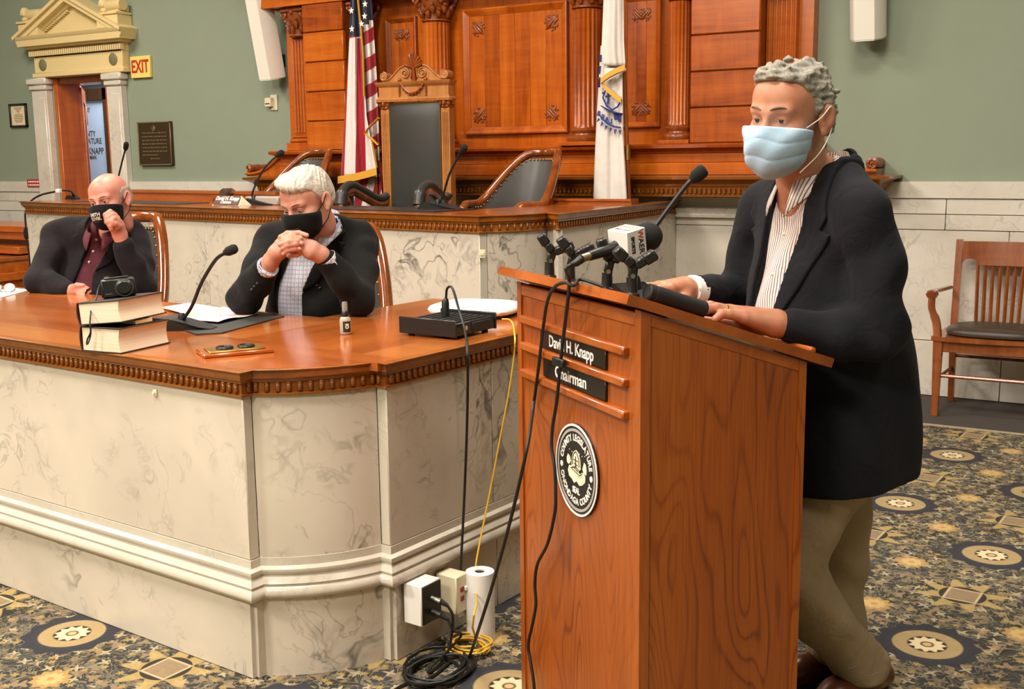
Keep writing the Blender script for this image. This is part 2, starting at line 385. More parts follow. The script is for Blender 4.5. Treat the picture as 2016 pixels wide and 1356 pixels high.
# ---- carpet
def carpet():
    t = NT('floral_carpet')
    p = t.map(t.P, loc=(.585, -3.443, 0))
    p = t.map(p, rot=(0, 0, math.radians(3.4))); p = t.vm('SCALE', p, sc=1/.465)
    u, v, _ = t.xyz(p)[:3]
    a = t.m('MULTIPLY', t.m('ADD', u, v), .5); b = t.m('MULTIPLY', t.m('SUBTRACT', u, v), .5)
    def near(q): return t.m('SUBTRACT', q, t.m('ROUND', q))
    def polar(x, y): return t.m('SQRT', t.m('ADD', t.m('MULTIPLY', x, x), t.m('MULTIPLY', y, y))), t.m('ARCTAN2', y, x)
    def inside(r, lim, soft=.012): return t.m('DIVIDE', t.m('SUBTRACT', lim, r), soft, clamp=True)
    def petal(r, th, n, k, ph=0.0): return t.m('MULTIPLY', r, t.m('ADD', 1.0, t.m('MULTIPLY', t.m('COSINE', t.m('ADD', t.m('MULTIPLY', th, float(n)), ph)), k)))
    # ground: dark slate with olive-grey scrolls
    wob = t.noise(p, 3.0, 2, .5, 0, True)
    q = t.vm('ADD', p, t.vm('SCALE', t.vm('SUBTRACT', wob, (.5, .5, .5)), sc=.5))
    sc1 = t.noise(q, 6.5, 1.5, .5, 2.2); scd = t.m('ABSOLUTE', t.m('SUBTRACT', sc1, .5))
    col = t.mix(t.ramp(t.noise(p, 2.0, 3), [(.4, 0.0), (.6, 1.0)]), hexc('#37342f'), hexc('#3d3e40'))
    col = t.mix(t.ramp(scd, [(.02, 1.0), (.035, 0.0)]), col, hexc('#827a64'))
    sc2 = t.noise(t.vm('ADD', q, (7.3, 2.1, 0)), 5.0, 1, .5, 3.0); d2 = t.m('ABSOLUTE', t.m('SUBTRACT', sc2, .52))
    col = t.mix(t.ramp(d2, [(.012, 1.0), (.026, 0.0)]), col, hexc('#625c4c'))
    # scattered leaves in three tones
    for sc, th_, c, ph, nn, k in ((7.2, .26, '#8c785f', 1.0, 3, .45), (8.6, .24, '#a89b7e', 4.0, 4, .5), (6.2, .22, '#6e6654', 9.0, 5, .5), (8.0, .2, '#9c8656', 14.0, 6, .3), (9.5, .22, '#7d6d58', 19.0, 3, .5)):
        pp = t.vm('ADD', p, (ph, ph*.7, 0)); nd = t.n('TexVoronoi', feature='F1', voronoi_dimensions='2D'); t.set(nd.inputs['Vector'], pp); t.set(nd.inputs['Scale'], sc)
        dv = t.vm('SUBTRACT', t.vm('SCALE', pp, sc=1.0), nd.outputs['Position']); dx, dy, _z = t.xyz(dv)[:3]
        rr, th = polar(dx, dy); rnd_ = t.xyz(nd.outputs['Color'])
        pr = t.m('MULTIPLY', petal(rr, t.m('ADD', th, t.m('MULTIPLY', rnd_[0], 6.28)), nn, k), sc)
        keep = t.m('GREATER_THAN', rnd_[1], .5)
        col = t.mix(t.m('MULTIPLY', inside(pr, th_, .05), keep), col, hexc(c))
    # yellow flowers at the half cells
    fx = t.m('SUBTRACT', t.m('FRACT', u), .5); fy = t.m('SUBTRACT', t.m('FRACT', v), .5); r, th = polar(fx, fy)
    col = t.mix(inside(petal(r, th, 10, .1), .125), col, hexc('#a98a58'))
    col = t.mix(inside(petal(r, th, 10, .12), .085), col, hexc('#bfa571')); col = t.mix(inside(r, .03), col, hexc('#b98a4a'))
    # medallions
    da, db = near(a), near(b); mx, my = t.m('ADD', da, db), t.m('SUBTRACT', da, db); r, th = polar(mx, my)
    col = t.mix(inside(petal(r, th, 12, .06), .33), col, hexc('#3a3a3f'))
    col = t.mix(inside(petal(r, th, 24, .05, 1.5), .27, .03), col, hexc('#3d3d42'))
    col = t.mix(inside(r, .228), col, t.mix(t.noise(p, 14, 3), hexc('#9c8660'), hexc('#b09a70')))
    col = t.mix(inside(r, .132), col, hexc('#3a322b')); col = t.mix(inside(petal(r, th, 11, .12), .112), col, hexc('#d9c8a2'))
    col = t.mix(inside(r, .05), col, hexc('#4a3c2e')); col = t.mix(inside(r, .036), col, hexc('#c9a878'))
    # squares
    da, db = near(t.m('ADD', a, .5)), near(t.m('ADD', b, .5)); mx, my = t.m('ADD', da, db), t.m('SUBTRACT', da, db)
    mxx = t.m('MAXIMUM', t.m('ABSOLUTE', mx), t.m('ABSOLUTE', my)); r, th = polar(mx, my)
    col = t.mix(inside(r, .21, .03), col, hexc('#3b3731'))
    fl = t.m('MULTIPLY', inside(petal(r, th, 8, .3), .235, .02), t.m('GREATER_THAN', r, .165)); col = t.mix(t.m('MULTIPLY', fl, .8), col, hexc('#b39a64'))
    col = t.mix(inside(mxx, .125), col, hexc('#c3b08e')); col = t.mix(inside(mxx, .11), col, t.mix(t.noise(p, 22, 3), hexc('#7d6a52'), hexc('#a08b6e')))
    fib = t.noise(t.P, 420, 2)
    col = t.mix(.25, col, t.mix(fib, (.02, .02, .02), (.9, .85, .75)), 'OVERLAY')
    t.bump(fib, .5, .004)
    return t.out(col, .95, 0, .15)
b = MB(); b.box((X0, Y0, -.05), (X1, 6.40, 0))
floor = tag(b.build('floor', carpet()), kind='structure')
b = MB(); b.box((X0, 6.40, -.05), (X1, YW+.02, -.002)); b.build('border_carpet', M['darkcarpet'], floor)
b = MB(); b.box((X0, 6.385, -.001), (X1, 6.415, .004)); b.build('carpet_binding', plain('carpet_binding_cream', '#a8977c', .95, var=.4, scale=60), floor)
# ---- walls and ceiling
DX0, DX1, DZ = -9.49, -8.71, 2.31                # doorway
b = MB(); b.box((X0, YW, 0), (DX0, YW+.25, ZC)); b.box((DX1, YW, 0), (X1, YW+.25, ZC)); b.box((DX0, YW, DZ), (DX1, YW+.25, ZC))
wall_back = tag(b.build('wall_back', M['green']), kind='structure')
b = MB(); b.box((X0-.2, Y0, 0), (X0, YW, ZC)); tag(b.build('wall_left', M['green']), kind='structure')
b = MB(); b.box((X1, Y0, 0), (X1+.2, YW, ZC)); tag(b.build('wall_right', M['green']), kind='structure')
b = MB(); b.box((X0, Y0-.2, 0), (X1, Y0, ZC)); tag(b.build('wall_front', M['green']), kind='structure')
b = MB(); b.box((X0, Y0, ZC), (X1, YW, ZC+.2)); tag(b.build('ceiling', M['ceil']), kind='structure')
# ---- marble wainscot: slabs as pieces of the back wall
def slabrow(xs, z0, z1, out, gap=.004, mat='marble_w'):
    for i in range(len(xs)-1):
        b = MB(); b.box((xs[i]+gap/2, YW-out, z0+gap/2), (xs[i+1]-gap/2, YW, z1-gap/2), .002); b.build('marble_slab', M[mat], wall_back)
def span(a, c, n): return [a+(c-a)*i/n for i in range(n+1)]
rows = [(0, .345, .05, 1.25), (.345, 1.03, .03, 1.25), (1.03, 1.125, .035, 1.7), (1.125, 1.22, .03, 1.7), (1.22, 1.325, .042, 2.1)]
for (xa, xb) in ((X0, DX0-.2), (DX1+.2, X1)):
    for z0, z1, o, w_ in rows: slabrow(span(xa, xb, max(1, round((xb-xa)/w_))), z0, z1, o)
# moulded marble rail under the wood panelling
b = MB(); b.sweep([(0, 1.085), (.05, 1.085), (.055, 1.10), (.04, 1.11), (.06, 1.13), (.065, 1.145), (.05, 1.15), (0, 1.15)], [(-6.4, YW-.03), (-1.75, YW-.03)]); b.build('marble_rail', M['marble_w'], wall_back)
# ---- doorway: marble pilasters, wooden jambs, open leaf, corridor
door = tag(empty('door_1', ((DX0+DX1)/2, YW, 0)), kind='structure')
for x0, x1 in ((DX0-.29, DX0-.01), (DX1+.01, DX1+.27)):
    b = MB(); b.box((x0+.03, YW-.07, 0), (x1-.03, YW, 2.2), .004); b.box((x0+.055, YW-.078, .4), (x1-.055, YW-.06, 2.13), .006)
    b.box((x0+.015, YW-.09, 2.2), (x1-.015, YW, 2.25), .01); b.box((x0-.005, YW-.105, 2.25), (x1+.005, YW, 2.315), .012); b.box((x0+.01, YW-.09, 0), (x1-.01, YW, .3), .006)
    b.build('marble_pilaster', M['marble_w'], door)
for x0, x1 in ((DX0-.01, DX0+.05), (DX1-.05, DX1+.01)):
    b = MB(); b.box((x0, YW-.01, 0), (x1, YW+.26, DZ), .004); b.build('door_jamb', M['cherryV'], door)
b = MB(); b.box((DX0+.05, YW+.01, DZ-.06), (DX1-.05, YW+.25, DZ), .004); b.build('door_head', M['cherryD'], door)
# corridor shell behind the doorway
cw = plain('corridor_wall_paint', '#b9bcc4', .7, var=.03)
b = MB(); b.box((-12.4, YW+.25, -.05), (-7.4, 8.8, 0)); tag(b.build('floor_corridor', M['darkcarpet']), kind='structure')
b = MB(); b.box((-12.4, YW+.25, 3.0), (-7.4, 8.8, 3.1)); tag(b.build('ceiling_corridor', M['white_paint']), kind='structure')
b = MB(); b.box((-12.4, 8.68, 0), (-7.4, 8.8, 3.0)); tag(b.build('wall_corridor', cw), kind='structure')
b = MB(); b.box((-7.5, YW+.25, 0), (-7.4, 8.68, 3.0)); b.box((-12.4, YW+.25, 0), (-12.3, 8.68, 3.0)); tag(b.build('wall_corridor_end', cw), kind='structure')
# glazed office door across the corridor
YD = 8.62
dk = wood('dark_door_wood', '#2a1508', '#3b2010', '#4a2a14', 'Z', 1.5, .3, .2)
pA = at(160, 172, YD); pB = at(224, 360, YD)
gx0, gx1 = at(150, 240, YD).x, at(211, 240, YD).x; fx1 = at(229, 240, YD).x; fx0 = gx0-.28; zt = at(190, 174, YD).z; gz = at(190, 198, YD).z
d2 = tag(empty('door_2', ((fx0+fx1)/2, YD, 0)), kind='structure')
b = MB(); b.box((gx1, YD-.05, 0), (fx1, YD+.05, zt), .004); b.box((fx0-.2, YD-.05, 0), (fx0+.14, YD+.05, zt), .004); b.box((fx0, YD-.05, gz), (fx1, YD+.05, zt), .004); b.box((fx0, YD-.05, 0), (fx1, YD+.05, .75), .004)
b.build('door_frame', dk, d2)
gl = NT('frosted_glass'); gm = gl.out(gl.mix(gl.noise(gl.map(gl.P, sc=(1, 1, 2)), 1.4, 2), hexc('#9a9ba6'), hexc('#a9b4c8')), .28, 0, .6)
b = MB(); b.box((fx0+.14, YD-.012, .75), (gx1, YD+.012, gz)); b.build('glass_pane', gm, d2)
ink = plain('painted_lettering', '#3b3733', .6, var=.02)
LM = lambda x, z: T(x, YD-.014, z) @ RX(PI/2)
for s_, px, py, sz in (('407', 172, 217.5, .07), ('COUNTY', 170, 264, .088), ('LEGISLATURE', 170, 278.5, .088), ('DAVID H. KNAPP', 170, 298, .098), ('CHAIRMAN', 176, 310, .062)):
    p = at(px, py, YD); right = {'407': 179, 'COUNTY': 190, 'LEGISLATURE': 202, 'DAVID H. KNAPP': 206, 'CHAIRMAN': 192}[s_]
    q = at(right, py, YD)
    text_mb(s_, sz, .002, LM(q.x, p.z), .0012, .82, 'RIGHT', 1.05).build('lettering', ink, d2)
b = MB(); b.box((fx0, YD-.03, zt+.04), (fx1, YD, zt+.42), .003); b.build('transom_pane', plain('transom_glass', '#c9d8ea', .3), d2)
# open leaf, hinged on the left jamb and swung into the corridor
hx = DX0+.055; leaf = RZ(math.radians(139)); LM2 = T(hx, YW+.24, 0) @ leaf
lf = empty('door_leaf', (hx, YW+.24, 0)); lf.parent = door; lf.matrix_parent_inverse = base_world(door).inverted()
b = MB()
for x0, x1, z0, z1 in ((0, .12, .02, 2.24), (.64, .76, .02, 2.24), (.12, .64, 2.1, 2.24), (.12, .64, .02, .8)): b.box((x0, -.022, z0), (x1, .022, z1), .004, LM2)
b.build('leaf_frame', M['cherryV'], lf)
b = MB(); b.box((.12, -.006, .8), (.64, .006, 2.1), 0, LM2); b.build('glass_pane', plain('blue_reflecting_glass', '#5c6a94', .15), lf)
for z in (1.98, 1.05):
    b = MB(); b.box((.655, -.03, z-.09), (.765, .03, z+.09), .003, LM2); b.build('brass_plate', M['bronze_l'], lf)
# ---- cream pediment over the doorway
ped = thing('door_pediment', 'cream painted classical pediment over the doorway with dentils', 'pediment', (-9.05, YW, 2.31))
cx = -9.035
b = MB(); b.box((-9.68, YW-.10, 2.315), (-8.39, YW, 2.36), .006); b.box((-9.66, YW-.08, 2.36), (-8.41, YW, 2.51), .003); b.build('frieze', M['cream'], ped)
for x in (-9.53, -8.53):
    b = MB(); b.lathe([(.0, 0), (.05, 0), (.055, .008), (.045, .014), (0, .014)], 20, T(x, YW-.08, 2.435) @ RX(PI/2)); b.build('round_medallion', plain('olive_disc', '#7c7455', .6), ped)
for i in range(44):
    x = -9.685+i*1.28/43
    b = MB(); b.box((x, YW-.118, 2.515), (x+.018, YW-.075, 2.565), .002); b.build('dentil', M['cream'], ped)
b = MB(); b.sweep([(0, 2.505), (.0, 2.57), (.05, 2.585), (.055, 2.60), (.10, 2.605), (.105, 2.66), (.12, 2.675), (.13, 2.695), (-.06, 2.695), (-.06, 2.505)], [(-9.66, YW), (-9.66, YW-.08), (-8.41, YW-.08), (-8.41, YW)]); b.box((-9.65, YW-.08, 2.505), (-8.42, YW, 2.695)); b.build('cornice', M['cream'], ped)
ax, az = cx, 3.06
def rake(z_off, o, th):
    b = MB()
    for sgn in (-1, 1):
        e = Vector((cx+sgn*.765, 2.695)); a_ = Vector((ax, az)); d = (a_-e).normalized(); n_ = Vector((-d.y, d.x))*(1 if sgn < 0 else -1)
        if n_.y < 0: n_ = -n_
        p = [e+n_*z_off, a_+Vector((0, z_off/max(n_.y, .1))), a_+Vector((0, (z_off-th)/max(n_.y, .1))), e+n_*(z_off-th)]
        b.add([(q.x, YW-o, q.y) for q in p]+[(q.x, YW, q.y) for q in p], [(0, 1, 2, 3), (7, 6, 5, 4), (0, 4, 5, 1), (1, 5, 6, 2), (2, 6, 7, 3), (3, 7, 4, 0)])
    return b
rake(.0, .21, .03).build('raking_cornice', M['cream'], ped); rake(-.03, .18, .045).build('raking_fascia', M['cream'], ped); rake(-.075, .12, .025).build('raking_bed_mould', M['cream'], ped)
b = MB(); b.prism([(cx-.70, 2.695), (cx+.70, 2.695), (ax, az-.05)], 0, .07, T(0, YW, 0) @ RX(PI/2)); b.build('tympanum', M['cream'], ped)
for sgn in (-1, 1):
    for i in range(15):
        tt = (i+1.6)/18; x = cx+sgn*(.535*(1-tt)); z = 2.705+(az-.125-2.695)*tt+.0
        b = MB(); b.box((x-.010, YW-.105, z-.022), (x+.010, YW-.065, z+.014), .002); b.build('dentil', M['cream'], ped)
def acroterion(x0, x1):
    b = MB(); b.box((x0-.02, YW-.17, 2.70), (x1+.02, YW, 2.815), .006); b.box((x0-.03, YW-.185, 2.815), (x1+.03, YW, 2.84), .006); b.build('plinth_block', M['cream'], ped)
    xm = (x0+x1)/2; b = MB()
    for k in range(9):
        a_ = PI*(k)/8; c_ = (xm-.07+.055*math.cos(a_*1.0), YW-.13, 2.915+.055*math.sin(a_)); b.tube([(xm-.07, YW-.13, 2.905), c_], [.010, .017], 6)
    b.ell((xm-.07, YW-.14, 2.905), (.02, .02, .02), nu=8, nv=6); b.ell((xm-.07, YW-.13, 2.862), (.045, .03, .025), nu=8, nv=6)
    b.build('shell_ornament', M['cream'], ped)
    b = MB(); b.lathe([(0, 0), (.05, 0), (.055, .01), (.05, .2), (0, .2)], 14, T(xm+.0, YW-.10, 2.90) @ RY(PI/2) @ T(0, 0, -.05)); b.box((xm-.05, YW-.13, 2.84), (xm+.12, YW, 2.9), .01); b.build('scroll_block', M['cream'], ped)
acroterion(-8.60, -8.36); acroterion(-9.72, -9.48)
# ================================================================ carved wall panelling
PC = -4.23
pan = thing('wall_panelling', 'tall carved cherry wood panelling with fluted columns behind the dais', 'panelling', (PC, YW, 1.25))
def mir(x): return 2*PC-x
ZL, ZE = 1.575, 2.70
b = MB(); b.box((-6.40, 7.14, ZL), (-2.07, YW, 3.2)); b.build('back_panel', M['cherryV'], pan)
# entablature above the columns
b = MB(); b.sweep([(0, ZE), (.06, ZE), (.06, ZE+.1), (.075, ZE+.12), (.075, ZE+.24), (.12, ZE+.27), (.2, ZE+.33), (.22, ZE+.38), (0, ZE+.38)], [(-6.45, YW), (-6.45, 7.0), (-2.02, 7.0), (-2.02, YW)]); b.build('entablature', M['cherryH'], pan)
# projecting wings faced with horizontal planks
for x0, x1 in ((-6.06, -5.655), (-2.805, -2.35)):
    b = MB(); b.box((x0+.01, 6.965, ZL), (x1-.004, 7.16, ZE)); b.build('wing_core', M['cherryD'], pan)
    for i in range(5):
        z0 = ZL+.2275*i; z1 = min(z0+.2275, ZE)
        b = MB(); b.box((x0, 6.945, z0+.003), (x1, 6.985, z1-.003), .006); b.build('plank', M['cherryH'], pan)
# fluted shafts
def fluted(r, z0, z1, n, cx_, cy_, half=False):
    b = MB(); prof = []; m = n*6
    ring = [(r*(1-.13*max(0, math.sin(PI*((k/6) % 1)))**.7 if True else r), 2*PI*k/m) for k in range(m)]
    vs = [(cx_+q*math.cos(a), cy_+q*math.sin(a), z) for z in (z0, z0+.03) for q, a in [((r, a_) if z == z0 else (q_, a_)) for q_, a_ in ring]]
    vs = []
    for z, fl in ((z0, 0), (z0+.02, 1), (z1-.025, 1), (z1, 0)):
        for q, a in ring: rr = q if fl else r; vs.append((cx_+rr*math.cos(a), cy_+rr*math.sin(a), z))
    fs = [(j*m+k, j*m+(k+1) % m, (j+1)*m+(k+1) % m, (j+1)*m+k) for j in range(3) for k in range(m)]
    b.add(vs, fs); return b
def volute(b, cx_, cy_, cz, r, th, M_=None):
    sp = spiral((0, 0), r, r*.18, 1.9, -PI*.5, 26)
    b.tube([(cx_+p[0], cy_, cz+p[1]) for p in sp], [th*(1-.5*i/26) for i in range(27)], 6); b.ell((cx_, cy_, cz), (r*.25, th, r*.25), nu=8, nv=6)
def capital(cx_, cy_, z0, z1, r, name='capital'):
    b = MB(); h = z1-z0
    b.lathe([(r*.9, 0), (r*1.08, .008), (r*1.08, .02), (r*.92, .026), (r*.95, h*.5), (r*1.25, h*.85), (r*1.25, h*.88)], 20, T(cx_, cy_, z0))
    for row, (zz, n, hh, rr) in enumerate(((.03, 8, h*.36, 1.0), (h*.3, 8, h*.38, 1.08))):
        for k in range(n):
            a = 2*PI*(k+.5*row)/n; ca, sa = math.cos(a), math.sin(a); pts = []
            for i in range(6):
                t = i/5; rad = r*rr*(1.0+.1*t+.3*t**4); z = z0+zz+hh*(t if t < .85 else .85-.6*(t-.85))
                pts.append((cx_+rad*ca, cy_+rad*sa, z))
            b.tube(pts, [r*.12, r*.2, r*.23, r*.2, r*.16, r*.09], 6)
    for sx in (-1, 1):
        volute(b, cx_+sx*r*1.15, cy_-r*1.05, z1-h*.2, h*.14, r*.11); volute(b, cx_+sx*r*1.2, cy_+r*.6, z1-h*.2, h*.14, r*.11)
    b.box((cx_-r*1.4, cy_-r*1.35, z1-.028), (cx_+r*1.4, cy_+r*1.3, z1), .008); b.ell((cx_, cy_-r*1.2, z1-.03), (r*.2, r*.15, .022), nu=8, nv=6)
    b.build(name, M['cherryD'], pan)
def column(cx_, cy_, r):
    fluted(r, 1.70, 2.487, 20, cx_, cy_).build('column_shaft', M['cherryV'], pan)
    b = MB(); b.lathe([(r*1.38, 0), (r*1.45, .012), (r*1.45, .03), (r*1.36, .04), (r*1.15, .046), (r*1.12, .058), (r*1.22, .068), (r*1.24, .08), (r*1.14, .09), (r*1.02, .095), (r*.98, .105)], 24, T(cx_, cy_, 1.60)); b.build('column_base', M['cherryD'], pan)
    b = MB(); b.box((cx_-r*1.5, cy_-r*1.5, ZL), (cx_+r*1.5, 7.15, 1.602), .003); b.build('column_plinth', M['cherryV'], pan)
    capital(cx_, cy_, 2.487, ZE-.01, r)
for x in (-3.605, mir(-3.605)): column(x, 7.05, .098)
for x in (-2.925, mir(-2.925)): column(x, 7.06, .074)
# outer pilasters: flat shaft with rounded ribs
for x in (-2.255, mir(-2.255)):
    b = MB(); b.box((x-.095, 7.075, 1.70), (x+.095, 7.15, 2.47), .004)
    for k in range(6): b.tube([(x-.075+.03*k, 7.075, 1.72), (x-.075+.03*k, 7.075, 2.45)], .012, 6)
    b.build('pilaster_shaft', M['cherryV'], pan)
    b = MB(); b.box((x-.14, 7.02, ZL), (x+.14, 7.15, 1.64), .004); b.box((x-.125, 7.035, 1.64), (x+.125, 7.15, 1.675), .012); b.box((x-.112, 7.05, 1.675), (x+.112, 7.15, 1.70), .01); b.build('pilaster_base', M['cherryV'], pan)
    capital(x, 7.09, 2.47, ZE-.01, .085)
# framed panels with glued boards and carved corner ornaments
def ornament_mesh():
    b = MB()
    for sx in (-1, 1):
        for k, (cx_, cz, r, t_) in enumerate(((.3, .28, .17, 1.4), (.62, -.1, .15, 1.3), (.2, -.5, .16, 1.3), (.55, .55, .1, 1.2))):
            sp = spiral((0, 0), r, r*.2, t_, -PI/2 if sx > 0 else -PI/2, 14, sx)
            b.tube([(sx*cx_+p[0], -.12, cz+p[1]) for p in sp], [.085*(1-.5*i/14) for i in range(15)], 5)
        b.tube([(0, -.1, -.8), (sx*.25, -.15, -.3), (sx*.3, -.12, .2), (sx*.15, -.1, .7)], [.05, .13, .12, .04], 6)
        b.tube([(0, -.1, .2), (sx*.5, -.14, .1), (sx*.85, -.08, .3)], [.1, .13, .04], 6)
    b.tube([(0, -.1, -.9), (0, -.2, -.2), (0, -.2, .4), (0, -.1, .95)], [.05, .16, .17, .05], 6)
    return b.mesh('carved_ornament')
ORN = ornament_mesh(); ORN.materials.append(M['cherryD'])
ORN.polygons.foreach_set('use_smooth', [True]*len(ORN.polygons))
def put_orn(x, y, z, s, ang, parent):
    o = bpy.data.objects.new('carved_ornament', ORN); COL.objects.link(o); o.parent = parent; o.matrix_parent_inverse = base_world(parent).inverted()
    o.location = (x, y, z); o.scale = (s, s*.55, s); o.rotation_euler = (0, ang, 0)
def framed_panel(x0, x1, z0, z1, nb, fw=.05):
    f = MB(); yb = 7.135
    pr = [(0, 0), (fw*.25, .016), (fw*.55, .02), (fw*.75, .03), (fw, .03), (fw, 0)]
    for k in range(4):
        c = [(x0, z0), (x1, z0), (x1, z1), (x0, z1)]; a_, c_ = c[k], c[(k+1) % 4]
        ins = lambda p, o: (p[0]+(o if p[0] == x0 else -o), p[1]+(o if p[1] == z0 else -o))
        # moulding: raised towards the outer edge
        prof = [(0, .0), (0, .028), (fw*.2, .032), (fw*.45, .026), (fw*.8, .014), (fw, .010), (fw, 0)]
        rows = [[(*ins(p, o), d) for o, d in prof] for p in (a_, c_)]
        vs = [(q[0], yb-q[2], q[1]) for r_ in rows for q in r_]; n = len(prof)
        f.add(vs, [(i, i+1, n+i+1, n+i) for i in range(n-1)])
    fr = f.build('panel_frame', M['cherryV'], pan)
    w_ = (x1-x0-2*fw)/nb
    for i in range(nb):
        b = MB(); xx = x0+fw+i*w_; b.box((xx+.0006, 7.128, z0+fw), (xx+w_-.0006, 7.14, z1-fw), .001); b.build('panel_board', M['cherryV'], fr)
    s = .07 if x1-x0 > .5 else .055
    for sx, sz, ang in ((0, 0, math.radians(45)), (1, 0, math.radians(-45)), (0, 1, math.radians(135)), (1, 1, math.radians(-135))):
        put_orn(x0+fw+.075 if sx == 0 else x1-fw-.075, 7.128, z0+fw+.085 if sz == 0 else z1-fw-.085, s, ang, fr)
framed_panel(-4.665, -3.795, 1.672, 2.572, 6)
framed_panel(-3.375, -3.09, 1.692, 2.56, 3, .036); framed_panel(mir(-3.09), mir(-3.375), 1.692, 2.56, 3, .036)
# ledge, lower frieze and dentil moulding
b = MB(); b.sweep([(0, 1.515), (.03, 1.515), (.04, 1.53), (.06, 1.54), (.085, 1.548), (.09, 1.565), (.08, ZL), (0, ZL)], [(-6.38, YW), (-6.38, 7.02), (-2.08, 7.02), (-2.08, YW)]); b.box((-6.42, 6.96, 1.55), (-2.04, YW, ZL-.001)); b.build('ledge', M['cherryH'], pan)
for z0, z1, y in ((1.452, 1.515, 7.0), (1.372, 1.452, 6.985)):
    for x0, x1 in ((-6.40, -4.23), (-4.23, -2.06)):
        b = MB(); b.box((x0, y, z0+.001), (x1-.001, YW, z1), .003); b.build('frieze_board', M['cherryH'], pan)
b = MB(); b.sweep([(0, 1.23), (.015, 1.23), (.02, 1.245), (.012, 1.25), (.02, 1.29), (.035, 1.30), (.04, 1.315), (.075, 1.335), (.10, 1.345), (.105, 1.362), (0, 1.372)], [(-6.62, YW), (-6.62, 6.985), (-1.62, 6.985), (-1.62, YW)]); b.build('base_moulding', M['mould'], pan)
DEN = MB().box((-.009, -.014, 0), (.009, .006, .034), .003).mesh('dentil'); DEN.materials.append(M['mould'])
for i in range(150):
    x = -6.61+i*(4.98/149)
    o = bpy.data.objects.new('dentil', DEN); COL.objects.link(o); o.parent = pan; o.matrix_parent_inverse = base_world(pan).inverted(); o.location = (x, 6.966, 1.252)
# scroll brackets at both ends of the frieze
for sg, xe in ((1, -2.06), (-1, -6.40)):
    path = catmull([(0, 1.56), (.07, 1.525), (.16, 1.47), (.26, 1.425), (.36, 1.405), (.43, 1.405)], 5)
    top = [(p.x, p.y) for p in path]; b = MB()
    poly = [(xe+sg*p[0], p[1]) for p in top]+[(xe+sg*.43, 1.372), (xe, 1.372)]
    b.add([(p[0], 7.05, p[1]) for p in poly]+[(p[0], YW, p[1]) for p in poly], [tuple(range(len(poly)))]+[tuple(range(len(poly), 2*len(poly)))[::-1]]+[(i, (i+1) % len(poly), len(poly)+(i+1) % len(poly), len(poly)+i) for i in range(len(poly))])
    b.tube([(xe+sg*p[0], 7.04, p[1]-.012) for p in top], .012, 6)
    b.build('scroll_bracket', M['cherryV'], pan)
    b = MB(); b.lathe([(0, 0), (.03, 0), (.038, .012), (.03, .03), (.038, .09), (.03, .15), (.038, .19), (0, .2)], 14, T(xe+sg*.40, YW-.005, 1.435) @ RX(PI/2)); volute(b, xe+sg*.40, 7.04, 1.435, .03, .008); b.build('scroll_roll', M['cherryD'], pan)
# ================================================================ marble fronted desks
def moulded_front(root, path, zt, zb, flip=False, nd_step=.026, base=True, wood='mould'):
    """path runs left to right seen from the front; outward = right-hand side of the path"""
    h = zt-zb; f = lambda k: zb+h*k
    b = MB(); b.sweep([(-.04, zb), (.006, zb), (.014, f(.04)), (.014, f(.10)), (.006, f(.14)), (.006, f(.48)), (.014, f(.52)), (.016, f(.60)), (.026, f(.66)), (.028, f(.90)), (.036, f(.94)), (.038, f(.985)), (.034, zt), (-.04, zt)], path); b.build('edge_moulding', M[wood], root)
def flutes(root, path, z0, z1, step, out=.010, limit=300):
    DM = MB(); DM.tube([(0, 0, z0), (0, 0, z1)], [.0075, .0075], 6); DM.ell((0, 0, z1), (.0085, .0085, .006), nu=6, nv=4)
    me = DM.mesh('flute'); me.materials.append(M['mould']); me.polygons.foreach_set('use_smooth', [True]*len(me.polygons))
    pts = []
    for i in range(len(path)-1):
        a, c = Vector(path[i][:2]), Vector(path[i+1][:2]); L = (c-a).length; n = max(1, int(L/step)); d = (c-a)/L; nn = Vector((d.y, -d.x))
        for k in range(n):
            p = a+d*(L*(k+.5)/n)+nn*out; pts.append(p)
    pts.sort(key=lambda p: (p-Vector((0, 0))).length)
    for p in pts[:limit]:
        o = bpy.data.objects.new('flute', me); COL.objects.link(o); o.parent = root; o.matrix_parent_inverse = base_world(root).inverted(); o.location = (p.x, p.y, 0)
    rest = MB()
    for p in pts[limit:]: rest.tube([(p.x, p.y, z0), (p.x, p.y, z1)], .0075, 5)
    if rest.v: rest.build('flute_row', M['mould'], root)['kind'] = 'stuff'
def slab_between(root, a, c, z0, z1, th=.03, out=0.0, mat='marble', gap=.0015, bev=.0015, name='marble_slab'):
    a, c = Vector(a), Vector(c); d = (c-a).normalized(); n = Vector((d.y, -d.x)); L = (c-a).length
    Mx = frame((a.x, a.y, 0), (d.x, d.y, 0), (-n.x, -n.y, 0), (0, 0, 1))
    b = MB(); b.box((gap, -out, z0+gap), (L-gap, th, z1-gap), bev, Mx); return b.build(name, M[mat], root)
def curved_slab(root, pts, z0, z1, th=.03, out=0.0, mat='marble', name='marble_slab'):
    b = MB(); b.sweep([(-th, z0), (out, z0), (out, z1), (-th, z1)], pts); return b.build(name, M[mat], root, 50)
def arc_pts(a, c, bulge, n=10):
    a, c = Vector(a), Vector(c); d = c-a; nn = Vector((d.y, -d.x)).normalized()
    return [tuple(a+d*(i/n)+nn*(bulge*4*(i/n)*(1-i/n))) for i in range(n+1)]
